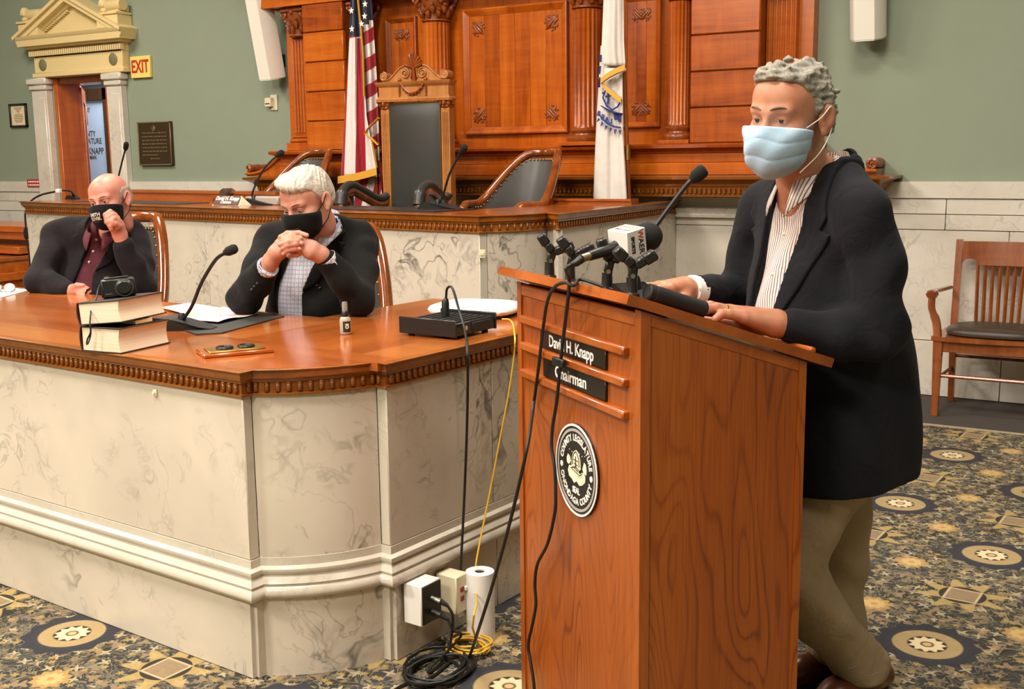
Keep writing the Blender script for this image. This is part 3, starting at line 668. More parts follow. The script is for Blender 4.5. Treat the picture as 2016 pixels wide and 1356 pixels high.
def base_mould(root, path, z0, z1):
    h = z1-z0; f = lambda k: z0+h*k
    b = MB(); b.sweep([(-.03, z0), (.012, z0), (.030, f(.05)), (.036, f(.16)), (.030, f(.28)), (.022, f(.33)), (.022, f(.37)), (.026, f(.40)), (.018, f(.50)), (.010, f(.58)), (.018, f(.66)), (.017, f(.74)), (.008, f(.78)), (.004, f(.80)), (.004, z1), (-.03, z1)], path); b.build('base_moulding', M['marble_l'], root, 50)
# ---- front desk (L shaped, rounded corner with square shoulders)
DE1 = Vector((math.cos(math.radians(-4.5)), math.sin(math.radians(-4.5)))); DE2 = Vector((-DE1.y, DE1.x)); DO = Vector((-2.209, 2.212))
def D2(u, v): p = DO+DE1*u+DE2*v; return (p.x, p.y)
ZD = .924
desk = thing('front_desk', 'long L shaped council desk with veined marble front and moulded wood top', 'desk', (DO.x, DO.y, 0), math.radians(-4.5))
o_ = .034                                   # wood overhang: marble face lies this far inside the measured top edge
arc = arc_pts(D2(0-o_, .055+o_*.4), D2(.2-o_*.4, .315+o_), .035, 12)
face = [D2(-4.6, o_), D2(-o_, o_)]+arc+[D2(.258-o_, .315+o_), D2(.266-o_, 1.55)]
moulded_front(desk, face, ZD, .843); flutes(desk, [p for p in face], .856, .880, .026, .008)
zb1, zb0 = .361, .241
segs = [(-4.6, -2.95), (-2.95, -1.62), (-1.62, -o_)]
for a, c in segs:
    slab_between(desk, D2(a, o_), D2(c, o_), zb1, .848); 
for a, c in ((-4.6, -3.1), (-3.1, -1.52), (-1.52, -o_)): slab_between(desk, D2(a, o_), D2(c, o_), 0, zb0, out=.012)
slab_between(desk, face[1], face[2], zb1, .848, mat='marble_l'); curved_slab(desk, arc, zb1, .848); slab_between(desk, face[-3], face[-2], zb1, .848, mat='marble_l')
slab_between(desk, face[1], face[2], 0, zb0, out=.012, mat='marble_l'); curved_slab(desk, arc, 0, zb0, out=.012); slab_between(desk, face[-3], face[-2], 0, zb0, out=.012, mat='marble_l')
for v0, v1 in ((.315+o_, .86), (.86, 1.55)):
    uu = lambda v: .258-o_+.008*(v-.3)
    slab_between(desk, D2(uu(v0), v0), D2(uu(v1), v1), zb1, .848); slab_between(desk, D2(uu(v0), v0), D2(uu(v1), v1), 0, zb0, out=.012)
base_mould(desk, face, zb0, zb1)
# top in boards: borders and two inner fields
def flat(root, pts, z0, z1, mat, name):
    b = MB(); b.prism(pts, z0, z1); return b.build(name, M[mat], root)
zt0 = ZD-.024
flat(desk, [D2(-4.6, .03), D2(-.58, .03), D2(-.58, .20), D2(-4.6, .20)], zt0, ZD+.0004, 'deskB', 'top_border')
flat(desk, [D2(-4.6, .20), D2(-.58, .20), D2(-.58, .78), D2(-4.6, .78)], zt0, ZD, 'deskX', 'top_field')
flat(desk, [D2(-4.6, .78), D2(-.58, .78), D2(-.58, .90), D2(-4.6, .90)], zt0, ZD+.0004, 'deskB', 'top_border')
arc2 = arc_pts(D2(-.01, .065), D2(.2, .305), .035, 12)
flat(desk, [D2(-.58, .03), D2(-.02, .03)]+arc2+[D2(.235, .305), D2(.235, .40), D2(-.58, .40)], zt0, ZD+.0002, 'deskX', 'corner_board')
flat(desk, [D2(.09, .40), D2(.24, .40), D2(.245, 1.55), D2(.09, 1.55)], zt0, ZD+.0004, 'deskB', 'top_border')
flat(desk, [D2(-.46, .40), D2(.09, .40), D2(.09, 1.55), D2(-.46, 1.55)], zt0, ZD, 'deskY', 'top_field')
flat(desk, [D2(-.58, .40), D2(-.46, .40), D2(-.46, 1.55), D2(-.58, 1.55)], zt0, ZD+.0004, 'deskB', 'top_border')
b = MB(); b.prism([D2(-4.6, .86), D2(-.60, .86), D2(-.60, .89), D2(-4.6, .89)], .1, zt0); b.prism([D2(-.57, .90), D2(-.54, .90), D2(-.54, 1.54), D2(-.57, 1.54)], .1, zt0); b.prism([D2(-.57, 1.52), D2(.22, 1.52), D2(.22, 1.55), D2(-.57, 1.55)], 0, zt0); b.build('inner_panel', M['cherryV'], desk)
# small cream clips on the marble
def clip(root, p, n, s=.011):
    n = Vector((n[0], n[1], 0)).normalized(); t = Vector((-n.y, n.x, 0))
    b = MB(); b.box((-s*.75, 0, -s), (s*.75, .006, s), .0015, frame(p, t, n, (0, 0, 1))); b.box((-s*.35, .006, -s*.4), (s*.35, .012, s*.35), .001, frame(p, t, n, (0, 0, 1))); b.build('cream_clip', M['creamp'], root)
nF = -DE2; nR = DE1
for px, py, pl, n, off in ((307, 773, D2(-o_, o_), nF, 0), (311, 1073, D2(-o_, o_), nF, .004), (80, 1188, D2(-o_, o_), nF, .012), (184, 1229, D2(-o_, o_), nF, .012), (298, 1271, D2(-o_, o_), nF, .012)):
    clip(desk, atp(px, py, (pl[0]+n.x*off, pl[1]+n.y*off, 0), (n.x, n.y, 0)), n)
na = Vector((arc[-1][1]-arc[0][1], -(arc[-1][0]-arc[0][0]))).normalized(); pm = Vector(arc[6])+na*.012
clip(desk, atp(608, 1340, (pm.x, pm.y, 0), (na.x, na.y, 0)), na, .014)
# brass outlet plate let into the top
pl = thing('desk_outlet_plate', 'brass outlet plate with two black rings on wooden block on the front desk', 'outlet', (*D2(-.26, .235), ZD), math.radians(-4.5))
pc = atz(462, 688, ZD+.01); ax_ = (atz(515, 684, ZD)-atz(462, 678, ZD)); ang = math.radians(58)
pl.location = (pc.x, pc.y, ZD); pl.rotation_euler = (0, 0, ang); MM = T(pc.x, pc.y, ZD) @ RZ(ang)
b = MB(); b.box((-.105, -.062, 0), (.105, .062, .012), .003, MM); b.build('wood_block', M['deskX'], pl)
b = MB(); b.box((-.085, -.045, .012), (.085, .045, .016), .002, MM); b.build('brass_plate', M['brass'], pl)
for x in (-.03, .035):
    b = MB(); b.tube([(x+.022*math.cos(a*PI/8), .022*math.sin(a*PI/8), .019) for a in range(16)], .005, 6, closed=True, M=MM); b.lathe([(0, 0), (.018, 0), (.018, .002), (0, .002)], 12, MM @ T(x, 0, .016)); b.build('black_ring', M['black'], pl)
# ---- rear dais
ZT = 1.20
dais = thing('rear_dais', 'raised rear dais with marble front and dentilled wood top below the panelling', 'dais', (-5.5, 5.5, 0))
a0 = atz(37, 397, ZT); a1 = atz(944, 425.4, ZT); a2 = atz(961, 423.7, ZT); am = atz(1033, 420.5, ZT); a3 = atz(1085.8, 417.5, ZT); a4 = atz(1110, 419.3, ZT); a5 = atz(1340, 393.4, ZT)
q = lambda p: Vector((p.x, p.y))
e = (q(a1)-q(a0)).normalized(); ne = Vector((e.y, -e.x)); er = (q(a5)-q(a4)).normalized(); ner = Vector((er.y, -er.x)); ins = .036
P1 = q(a1)-ne*ins-e*ins; P2 = q(a2)-e*.01-ne*.0; P3 = q(a3)-ner*.03; P4 = q(a4)-ner*ins+er*.0
P5 = q(a4)+er*((7.2-a4.y)/er.y)-ner*ins
darc = arc_pts(P2, P3, .05, 10)
PL = q(a0)-ne*ins+e*ins
dface = [tuple(PL+Vector((-.02, .8))), tuple(PL), tuple(P1)]+darc+[tuple(P4), tuple(P5)]
zdm = ZT-.095
moulded_front(dais, dface, ZT, zdm); flutes(dais, dface, zdm+.014, zdm+.044, .033, .008)
L01 = (P1-PL).length
for k in range(4): slab_between(dais, tuple(PL+e*(L01*k/4)), tuple(PL+e*(L01*(k+1)/4)), .12, zdm+.004)
slab_between(dais, tuple(PL+Vector((-.02, .8))), tuple(PL), .12, zdm+.004)
slab_between(dais, tuple(P1), darc[0], .12, zdm+.004, mat='marble_l'); curved_slab(dais, darc, .12, zdm+.004); slab_between(dais, darc[-1], tuple(P4), .12, zdm+.004, mat='marble_l')
LR = (P5-P4).length
for k in range(2): slab_between(dais, tuple(P4+(P5-P4)*(k/2)), tuple(P4+(P5-P4)*((k+1)/2)), .12, zdm+.004)
base_mould(dais, dface, .0, .12)
pin = atz(955, 450+25, 0); clip(dais, Vector((P1.x, P1.y, 0))+Vector((ne.x*.002+e.x*.02, ne.y*.002+e.y*.02, 1.0)), (ne+e).normalized(), .022)
Wd = .56
P6 = P4+er*((6.42-P4.y)/er.y)
inner = [PL+Vector((-.02, .8)), PL-ne*Wd+e*.05, P1-ne*Wd-e*.5, P4-ner*.60+er*.62, P6-ner*.60]
b = MB(); b.prism([tuple(p) for p in dface[:-1]]+[tuple(P6)]+[tuple(p) for p in inner[::-1][:-1]], ZT-.03, ZT+.0003); b.build('top_board', M['deskX'], dais)
# raised ledge along the inner side
lp = [tuple(PL-ne*(Wd-.02)+e*.05), tuple(PL-ne*(Wd-.02)+e*(L01*.52))]
b = MB(); b.sweep([(-.10, ZT), (.02, ZT), (.02, ZT+.06), (.03, ZT+.065), (.03, ZT+.085), (-.10, ZT+.085)], lp); b.build('raised_ledge', M['deskX'], dais)
lp2 = [tuple(P6-ner*.58), tuple(P6+ner*.0)]
b = MB(); b.sweep([(-.10, ZT), (.02, ZT), (.02, ZT+.02), (.03, ZT+.022), (.03, ZT+.035), (-.10, ZT+.035)], lp2); b.build('raised_ledge', M['deskY'], dais)
b = MB(); b.prism([tuple(PL-ne*.16+e*.5), tuple(PL-ne*.16+e*1.85), tuple(PL-ne*.44+e*1.85), tuple(PL-ne*.44+e*.5)], ZT+.0003, ZT+.006); tag(b.build('desk_blotter', plain('green_black_blotter', '#3c3f39', .6)), 'dark green blotter lying on the rear dais left of the name plate', 'desk mat')
b = MB(); b.prism([tuple(PL-ne*.13+e*3.3), tuple(PL-ne*.13+e*4.4), tuple(PL-ne*.50+e*4.4), tuple(PL-ne*.50+e*3.3)], ZT+.0003, ZT+.006); tag(b.build('desk_blotter', plain('black_blotter', '#2a2320', .35)), 'black blotter lying on the rear dais in front of the tall chair', 'desk mat')
b = MB(); b.prism([tuple(PL-ne*(Wd+.02)+e*.1), tuple(P1-ne*(Wd+.02)-e*.5), tuple(P4-ner*.64+er*.62), tuple(P6-ner*.64+er*.05), tuple(P6-ner*.04+er*.05), (P5.x-.04, 7.15), (PL.x, 7.15)], 0, .5); tag(b.build('floor_platform', M['darkcarpet']), kind='structure')
# ---- wooden clerk's desk at the far left
YC = 6.3
cd = thing('clerk_desk', 'brown wooden desk with stepped shelves at the left edge of the picture', 'desk', (at(0, 500, YC).x, YC, 0))
xr = at(57, 450, YC).x; xl = xr-1.3
zz = lambda py: at(30, py, YC).z
def cbox(name, y0, z0, z1, xo=0.0, mat='cherryH', y1=YC+.55): b = MB(); b.box((xl, y0, z0), (xr+xo, y1, z1), .004); b.build(name, M[mat], cd)
cbox('top_shelf', YC-.02, zz(457), zz(445)); cbox('shelf_fascia', YC, zz(472), zz(457)); cbox('shelf_void', YC+.1, zz(485), zz(472), mat='cherryD')
cbox('riser', YC-.12, zz(497), zz(483)); cbox('desk_surface', YC-.40, zz(508), zz(500), .02, 'deskX'); cbox('drawer_front', YC-.36, zz(532), zz(506)); cbox('lower_rail', YC-.38, zz(545), zz(530), .01)
for x in (xl+.1, xr-.12, xr-.55):
    b = MB(); b.box((x, YC-.30, 0), (x+.1, YC+.5, zz(540)), .004); b.build('leg', M['cherryV'], cd)
# ================================================================ lectern
LA = math.radians(144.0); LD = Vector((math.cos(LA), math.sin(LA), 0)); LN = Vector((-math.sin(LA)*-1, 0, 0))
LD = Vector((math.cos(LA), math.sin(LA), 0)); LN = Vector((LD.y, -LD.x, 0))          # LN points to the speaker
LC = atz(1262, 612, 1.18); LC = Vector((LC.x, LC.y, 0))
LF = frame(LC, -LD, LN, (0, 0, 1))           # local: x to the right along the front (0 at near corner, -W at far), y towards the speaker
W, DP = .655, .43; ZF = 1.18; SL = .337
def LP(x, y, z): return LF @ Vector((x, y, z))
lect = thing('lectern', 'oak lectern with sloping top, three slats and round county seal on its front', 'lectern', LC, math.atan2(-LD.y, -LD.x))
OAK = {}
def oak(name, dark, mid, light, hue):
    t = NT(name); r = t.rnd(); P = t.vm('ADD', t.P, t.vm('SCALE', (3.7, 9.1, 5.3), sc=r))
    ww = t.noise(t.map(P, sc=(5.5, 5.5, 1.1)), 1.0, 1.5, .45, .25)
    rg = t.m('FRACT', t.m('MULTIPLY', ww, 19.0)); line = t.ramp(rg, [(0.0, .0), (.14, .9), (.4, 1.0), (.8, .85), (1.0, .0)])
    amp = t.ramp(t.noise(t.map(P, sc=(3.4, 3.4, .6)), 1.0, 2), [(.35, .25), (.6, 1.0)])
    pores = t.noise(t.map(P, sc=(190, 190, 5)), 1.0, 3, .6); big = t.noise(t.map(P, sc=(4, 4, .7)), 1.0, 2)
    a = t.m('ADD', t.m('MULTIPLY', t.m('SUBTRACT', line, .85), t.m('MULTIPLY', amp, .30)), t.m('ADD', t.m('MULTIPLY', pores, .45), t.m('MULTIPLY', big, .45)))
    col = t.ramp(a, [(.12, hexc(dark)), (.40, hexc(mid)), (.62, hexc(light))])
    t.bump(pores, .12, .001); return t.out(col, .34, 0, .5, coat=.25, coatr=.2)
OAKV = oak('oak_veneer', '#642a06', '#96470f', '#aa591a', 0); M['oak'] = OAKV
M['oakH'] = wood('oak_trim', '#7c3609', '#a25013', '#b66226', 'X', 1.2, .32, .3, curl=.1)
b = MB(); b.box((-W+.02, .005, .0), (-.02, .024, ZF-.03), .002, LF); b.build('front_panel', OAKV, lect)
def sloped_panel(x0, x1, y0, y1, z0, off, name, mat, nb=1):
    b = MB(); b.add([(x0, y0, z0), (x1, y0, z0), (x1, y1, z0), (x0, y1, z0), (x0, y0, ZF+off-SL*y0), (x1, y0, ZF+off-SL*y0), (x1, y1, ZF+off-SL*y1), (x0, y1, ZF+off-SL*y1)], [(3, 2, 1, 0), (4, 5, 6, 7), (0, 1, 5, 4), (1, 2, 6, 5), (2, 3, 7, 6), (3, 0, 4, 7)], LF); b.build(name, mat, lect)
sloped_panel(-.022, -.004, .02, DP-.015, 0, 0, 'side_panel', OAKV); sloped_panel(-W+.004, -W+.022, .02, DP-.015, 0, 0, 'side_panel', OAKV)
for x0, x1 in ((-.026, 0), (-W, -W+.026)):
    sloped_panel(x0, x1, 0, .024, 0, 0, 'corner_post', OAKV); sloped_panel(x0+.0, x1, DP-.02, DP, 0, 0, 'corner_post', OAKV)
b = MB(); b.box((-W+.026, .000, ZF-.036), (-.026, .03, ZF-.006), .003, LF); b.build('top_rail', M['oakH'], lect)
for x0, x1 in ((-.02, -.002), (-W+.002, -W+.02)):
    b = MB(); ys = (.024, DP-.02); b.add([(x, y, ZF-SL*y+o) for x in (x0, x1) for y in ys for o in (-.026, 0)], [(0, 1, 3, 2), (4, 6, 7, 5), (0, 4, 5, 1), (2, 3, 7, 6), (1, 5, 7, 3), (0, 2, 6, 4)], LF); b.build('side_rail', M['oakH'], lect)
b = MB(); b.box((-W+.03, .25, .3), (-.03, DP-.02, .32), 0, LF); b.box((-W+.03, .2, .8), (-.03, DP-.02, .82), 0, LF); b.build('inner_shelf', OAKV, lect)
# sloping top board
SA = -math.atan(SL); TB = LF @ T(0, 0, ZF) @ RX(SA)
b = MB(); yb = .505/math.cos(SA)
r_ = .03; outl = [(-W-.035, -.045), (.012, -.045), (.012, yb-r_), (.012-r_*.3, yb-r_*.3), (.012-r_, yb), (-W-.035+r_, yb), (-W-.035+r_*.3, yb-r_*.3), (-W-.035, yb-r_)]
b.prism(outl, .004, .026, TB); top_b = b.build('sloping_top', M['oakH'], lect)
b = MB(); b.box((-W-.02, yb-.03, .026), (-.06, yb-.012, .04), .004, TB); b.build('paper_stop', M['oakH'], lect)
# slats that hold the name plates
for z in (1.085, 1.015, .943):
    b = MB(); b.box((-W+.035, -.012, z-.0105), (-.058, .016, z+.0105), .004, LF); b.build('slat', M['oakH'], lect)
fp = (LC.x, LC.y, 0); fn = (LN.x, LN.y, 0)
def lfront(px, py, off=0.0):
    p = atp(px, py, LC-LN*off, fn); q = LF.inverted() @ p; return q
blk = plain('black_name_plate', '#171412', .35)
for s_, (pxa, pya, pxb, pyb), z0, z1, size, bold in (('David H. Knapp', (1062, 690, 1190, 720), 1.028, 1.072, .041, .0006), ('Chairman', (1068, 745, 1190, 775), .956, 1.002, .041, .0006)):
    xa = lfront(pxa, pya, .004).x; xb = lfront(pxb, pyb, .004).x
    nm = thing('name_plate', 'black plate lettered %s between the lectern slats' % s_, 'name plate', LP((xa+xb)/2, 0, z0), math.atan2(-LD.y, -LD.x))
    b = MB(); b.box((xa, -.002, z0), (xb, .0045, z1), .001, LF); b.build('plate', blk, nm)
    xs = (lfront(1080, 690, .004).x, lfront(1167, 716, .004).x) if s_[0] == 'D' else (lfront(1092, 750, .004).x, lfront(1153, 766, .004).x)
    tm = text_mb(s_, size, .001, None, bold, 1.0, 'CENTER', 1.0); wdt = max(v[0] for v in tm.v)-min(v[0] for v in tm.v); k = (xs[1]-xs[0])/wdt
    tm.v = [tuple(LF @ T((xs[0]+xs[1])/2, -.0025, (z0+z1)/2+.0) @ RX(PI/2) @ Vector((v[0]*k, v[1], v[2]))) for v in tm.v]
    tm.build('lettering', M['white'], nm)
# county seal
sc_ = lfront(1135.5, 925, 0); sr = .112
seal = thing('county_seal', 'round black and white county seal mounted on the lectern front', 'seal', LP(sc_.x, .012, sc_.z), math.atan2(-LD.y, -LD.x))
SM = LF @ T(sc_.x, .0045, sc_.z) @ RX(PI/2)
def ring(r0, r1, z0, z1, mat, name):
    b = MB(); b.lathe([(r0, z0), (r1, z0), (r1, z1), (r0, z1), (r0, z0)], 56, SM); b.build(name, mat, seal)
b = MB(); b.lathe([(0, 0), (sr, 0), (sr, .006), (0, .006)], 56, SM); b.build('disc', blk, seal)
ring(sr*.955, sr, .005, .0075, M['white'], 'outer_ring'); ring(sr*.84, sr*.90, .005, .0070, plain('grey_ring', '#a99f98', .5), 'inner_ring')
def curved_text(txt, r, size, a_mid, up, spread):
    bb = MB(); gl = []
    for ch in txt:
        t_ = text_mb(ch, size, .0012, None, .0005, .86) if ch != ' ' else None
        gl.append((t_, (max(v[0] for v in t_.v)-min(v[0] for v in t_.v)) if t_ else size*.26))
    gap = size*.11; tot = sum(w_ for _, w_ in gl)+gap*(len(gl)-1); k = spread/(tot/r); x = -tot/2
    for t_, w_ in gl:
        a = a_mid+(x+w_/2)/r*k*(-1 if up else 1); x += w_+gap
        if t_ is None: continue
        mx = (max(v[0] for v in t_.v)+min(v[0] for v in t_.v))/2; Mx = SM @ T(r*math.cos(a), r*math.sin(a), .0065) @ RZ(a-PI/2 if up else a+PI/2) @ T(-mx, 0, 0); bb.add(t_.v, t_.f, Mx)
    bb.build('lettering', M['white'], seal)
curved_text('COUNTY LEGISLATURE', sr*.70, sr*.20, PI/2, True, math.radians(156))
curved_text('ONONDAGA COUNTY', sr*.70, sr*.20, -PI/2, False, math.radians(152))
for a in (PI*1.0+.03, 0-.03):
    b = MB(); b.lathe([(0, .005), (sr*.065, .005), (sr*.065, .007), (0, .007)], 12, SM @ T(sr*.71*math.cos(a), sr*.71*math.sin(a), 0)); b.build('dot', M['white'], seal)
text_mb('SEAL', sr*.19, .0012, SM @ T(0, -sr*.46, .0065), .0006, .85).build('lettering', M['white'], seal)
ivory = plain('ivory_print', '#ece4c4', .5)
em = MB()
def blob(pts, z=.0065): em.prism([(p[0]*sr, (p[1]*.86+.05)*sr) for p in pts], .005, z, SM)
blob([(-.34, -.02), (-.40, -.16), (-.34, -.3), (-.2, -.34), (-.1, -.42), (.02, -.34), (.16, -.42), (.3, -.36), (.42, -.26), (.44, -.12), (.36, -.02), (.2, -.12), (-.2, .0)])
blob([(-.46, .14), (-.4, .26), (-.3, .22), (-.25, .1), (-.34, 0), (-.44, .02)]); blob([(.3, .05), (.38, .24), (.46, .2), (.5, .06), (.48, -.06), (.36, -.04)])
blob([(-.26, -.02), (-.27, -.1), (.2, -.2), (.32, -.1), (.31, -.03), (.18, -.12)], .0072); blob([(-.22, .02), (-.2, .22), (-.12, .38), (0, .46), (.12, .4), (.2, .24), (.22, .02), (.1, -.1), (-.1, -.06)], .0068)
for k in range(7): blob([(-.34+k*.12, .40-.03*(k % 2)), (-.30+k*.12, .42-.03*(k % 2)), (-.31+k*.12, .38-.03*(k % 2))])
em.build('emblem', ivory, seal)
ln = MB()
for pts in ([(-.16, .05), (-.15, .24), (-.08, .36), (0, .42)], [(.16, .05), (.15, .24), (.08, .36), (0, .42)], [(-.2, -.04), (0, .03), (.2, -.05)], [(-.25, -.05), (.19, -.15), (.31, -.06)], [(-.08, .1), (.08, .08)], [(-.1, .2), (.1, .19)], [(0, .0), (0, .3)], [(-.14, .0), (.1, -.07)]):
    ln.tube([SM @ Vector((p[0]*sr, (p[1]*.86+.05)*sr, .0074)) for p in pts], .0011, 5)
ln.build('emblem_lines', blk, seal)
# ================================================================ chairs
def barrel_chair(label, loc, rz, R=.29, seat=.44, arm=.64, top=.98, lean=.07, wood='chairwood', hide='leather_g', group=None):
    x, y, z = loc; root = thing('swivel_armchair', label, 'chair', loc, rz, group); MX = T(x, y, z) @ RZ(rz)
    N = 44; A = math.radians(118); rim = []
    def S(phi):
        t = min(1, max(0, (abs(phi)-math.radians(24))/math.radians(68))); return 1-t*t*(3-2*t)
    def pos(phi, k, rr=1.0):         # k: 0 at seat height, 1 at the rim
        s = S(phi); h = arm+(top-arm)*s; zz = seat+(h-seat)*k; ln = lean*s*k
        return Vector((R*rr*math.sin(phi)*(1-.10*s*k), (R*rr+ln)*math.cos(phi), zz))
    rim = [pos(-A+2*A*i/N, 1) for i in range(N+1)]
    end = [rim[0]+Vector((0.02, -.05, -.03)), rim[0]+Vector((.035, -.06, -.08))]; end2 = [rim[-1]+Vector((-.02, -.05, -.03)), rim[-1]+Vector((-.035, -.06, -.08))]
    b = MB(); path = end[::-1]+rim+end2; b.tube(path, [.02, .028]+[.029]*(N+1)+[.028, .02], 10, M=MX); b.build('rim', M[wood], root)
    b = MB(); b.grid([[pos(-A*.93+2*A*.93*i/30, .93-.9*j/8, .93+.0*j-(.05*math.sin(PI*j/8))) for i in range(31)] for j in range(9)], M=MX); b.grid([[pos(-A*.93+2*A*.93*i/30, .93-.9*j/8, 1.0) for i in range(31)] for j in range(9)], M=MX, mi=1); b.build('padded_back', [M[hide], M[wood]], root, 60, fixn=False)
    b = MB()
    for i in range(36):
        p = pos(-A*.85+2*A*.85*i/35, .92, .90); b.ell(p, (.0065, .0065, .0065), MX, 6, 4)
    b.build('nail_trim', M['brass'], root)
    b = MB(); b.lathe([(0, seat-.06), (R*.9, seat-.06), (R*.95, seat-.03), (R*.92, seat+.02), (R*.6, seat+.045), (0, seat+.05)], 24, MX); b.build('seat', M[hide], root)
    b = MB(); b.lathe([(R*.9, seat-.1), (R*.97, seat-.09), (R*.97, seat-.05), (R*.9, seat-.05)], 24, MX); b.build('seat_frame', M[wood], root)
    b = MB(); b.lathe([(.03, .1), (.03, seat-.1), (0, seat-.1)], 12, MX); b.build('pedestal', M['black'], root)
    for k in range(4):
        a = PI/4+k*PI/2; b = MB(); b.tube([MX @ Vector((0, 0, .14)), MX @ Vector((.15*math.cos(a), .15*math.sin(a), .11)), MX @ Vector((.28*math.cos(a), .28*math.sin(a), .05))], [.03, .024, .018], 8); b.ell((.28*math.cos(a), .28*math.sin(a), .025), (.022, .022, .025), MX, 8, 6); b.build('leg', M[wood], root)
    return root
PZ = .5
c = at(1000, 400, 6.22); barrel_chair('grey leather barrel chair with wooden rim right of the tall chair on the dais', (c.x, 6.22, PZ), math.radians(-14), .29, .46, .70, 1.03, .10)
c = at(556, 400, 6.45); barrel_chair('grey leather barrel chair with wooden rim left of the flag on the dais', (c.x, 6.45, PZ), math.radians(-14), .31, .46, .72, 1.06, .10)
# ---- tall carved chair
tc = at(822, 300, 6.32); TR = math.radians(7)
th = thing('carved_throne_chair', 'tall carved wooden chair with black leather back and scrolled crest on the dais', 'chair', (tc.x, 6.32, PZ), TR)
TM = T(tc.x, 6.32, 0) @ RZ(TR); hw = .232
zt_ = 1.895
for sx in (-1, 1):
    b = MB(); x = sx*hw; b.box((x-.032, -.03, PZ), (x+.032, .05, zt_-.06), .004, TM)
    for k in range(4): b.tube([(x-.018+.012*k, -.031, 1.24), (x-.018+.012*k, -.031, zt_-.09)], .0048, 5, M=TM)
    b.build('fluted_post', M['thronewood'], th)
    b = MB(); b.lathe([(.034, 0), (.042, .01), (.036, .02), (.045, .05), (.05, .06)], 12, TM @ T(x, .0, zt_-.062))
    for k in range(8):
        a = 2*PI*k/8; b.ell((x+.042*math.cos(a), .042*math.sin(a), zt_-.028), (.013, .013, .02), TM, 6, 5)
    for s2 in (-1, 1): b.ell((x+s2*.044, -.035, zt_-.008), (.017, .012, .015), TM, 8, 5)
    b.build('post_capital', M['cherryD'], th)
b = MB(); n = 12
b.grid([[(-hw+.034+(2*hw-.068)*i/n, -.028-.03*math.sin(PI*min(1, max(0, i/n)))**.5*math.sin(PI*j/16)**.4, 1.0+(zt_-.02-1.0)*j/16) for i in range(n+1)] for j in range(17)], M=TM); b.box((-hw+.03, -.02, 1.0), (hw-.03, .03, zt_-.02), 0, TM); b.build('leather_back', M['leather'], th, 60)
b = MB()
for i in range(60): b.ell((-hw+.04+(2*hw-.08)*i/59, -.03, zt_-.022), (.0055, .005, .0055), TM, 5, 4)
for j in range(90): b.ell((hw-.038, -.03, 1.02+(zt_-1.06)*j/89), (.0055, .005, .0055), TM, 5, 4)
for j in range(90): b.ell((-hw+.038, -.03, 1.02+(zt_-1.06)*j/89), (.0055, .005, .0055), TM, 5, 4)
b.build('nail_trim', M['brass'], th)
b = MB(); b.sweep([(-.045, zt_-.012), (.012, zt_-.012), (.016, zt_+.005), (.008, zt_+.012), (.008, zt_+.022), (.0, zt_+.025), (.0, zt_+.085), (.008, zt_+.095), (.018, zt_+.108), (.022, zt_+.12), (-.045, zt_+.12)], [(-hw-.035, .045), (-hw-.035, -.04), (hw+.035, -.04), (hw+.035, .045)]); b.v = [tuple(TM @ Vector(v)) for v in b.v]; b.box((-hw-.03, -.035, zt_-.01), (hw+.03, .045, zt_+.118), 0, TM); b.build('crest_rail', M['thronewood'], th)
zc = zt_+.12
TC = TM @ T(0, 0, zc) @ Matrix.Diagonal((.80, 1, .84, 1)) @ T(0, 0, -zc)
b = MB()
for sx in (-1, 1):
    cur = catmull([(sx*.035, zc+.03), (sx*.03, zc+.085), (sx*.075, zc+.125), (sx*.14, zc+.105), (sx*.2, zc+.055), (sx*.255, zc+.02), (sx*.30, zc+.025)], 5)
    pol = [(p.x, p.y) for p in cur]+[(sx*.31, zc), (sx*.02, zc)]
    if sx < 0: pol = pol[::-1]
    b.add([(p[0], -.02, p[1]) for p in pol]+[(p[0], .03, p[1]) for p in pol], [tuple(range(len(pol))), tuple(range(len(pol), 2*len(pol)))[::-1]]+[(i, (i+1) % len(pol), len(pol)+(i+1) % len(pol), len(pol)+i) for i in range(len(pol))], TC)
    b.tube([(p.x, -.022, p.y) for p in cur], .007, 6, M=TC)
    for cxx, czz, rr in ((sx*.085, zc+.065, .042), (sx*.292, zc+.045, .036)):
        b.tube([(cxx+p[0], -.026, czz+p[1]) for p in spiral((0, 0), rr, .008, 1.8, PI/2, 24, sx)], [.008*(1-.4*i/24) for i in range(25)], 6, M=TC); b.ell((cxx, -.024, czz), (.012, .012, .012), TC, 8, 6)
    b.lathe([(0, -.03), (.034, -.03), (.036, 0), (.034, .05), (0, .05)], 16, TC @ T(sx*.292, 0, zc+.045) @ RX(PI/2) @ T(0, 0, -.02))
b.build('scroll_crest', M['thronewood'], th)
b = MB()
for k in range(9):
    a = math.radians(-72+18*k); L = .115*(1-.25*abs(k-4)/4); px = math.sin(a); pz = math.cos(a)
    b.tube([(0, -.02, zc+.10), (px*L*.5, -.035, zc+.105+pz*L*.55), (px*L*.92, -.03, zc+.105+pz*L), (px*L*1.05, -.015, zc+.10+pz*L*.94)], [.006, .010, .014, .006], 6, M=TC)
b.tube([(0, -.01, zc), (0, -.025, zc+.11)], [.02, .014], 8, M=TC); b.build('palmette', M['cherryD'], th)
b = MB(); sw = [(-.12+.24*i/16, -.05, zc-.01-.085*math.sin(PI*i/16)) for i in range(17)]; b.tube(sw, [.006+.006*math.sin(PI*i/16) for i in range(17)], 6, M=TC)
for i in range(2, 15, 2): b.ell((sw[i][0], -.052, sw[i][2]-.012), (.008, .006, .012), TC, 6, 5)
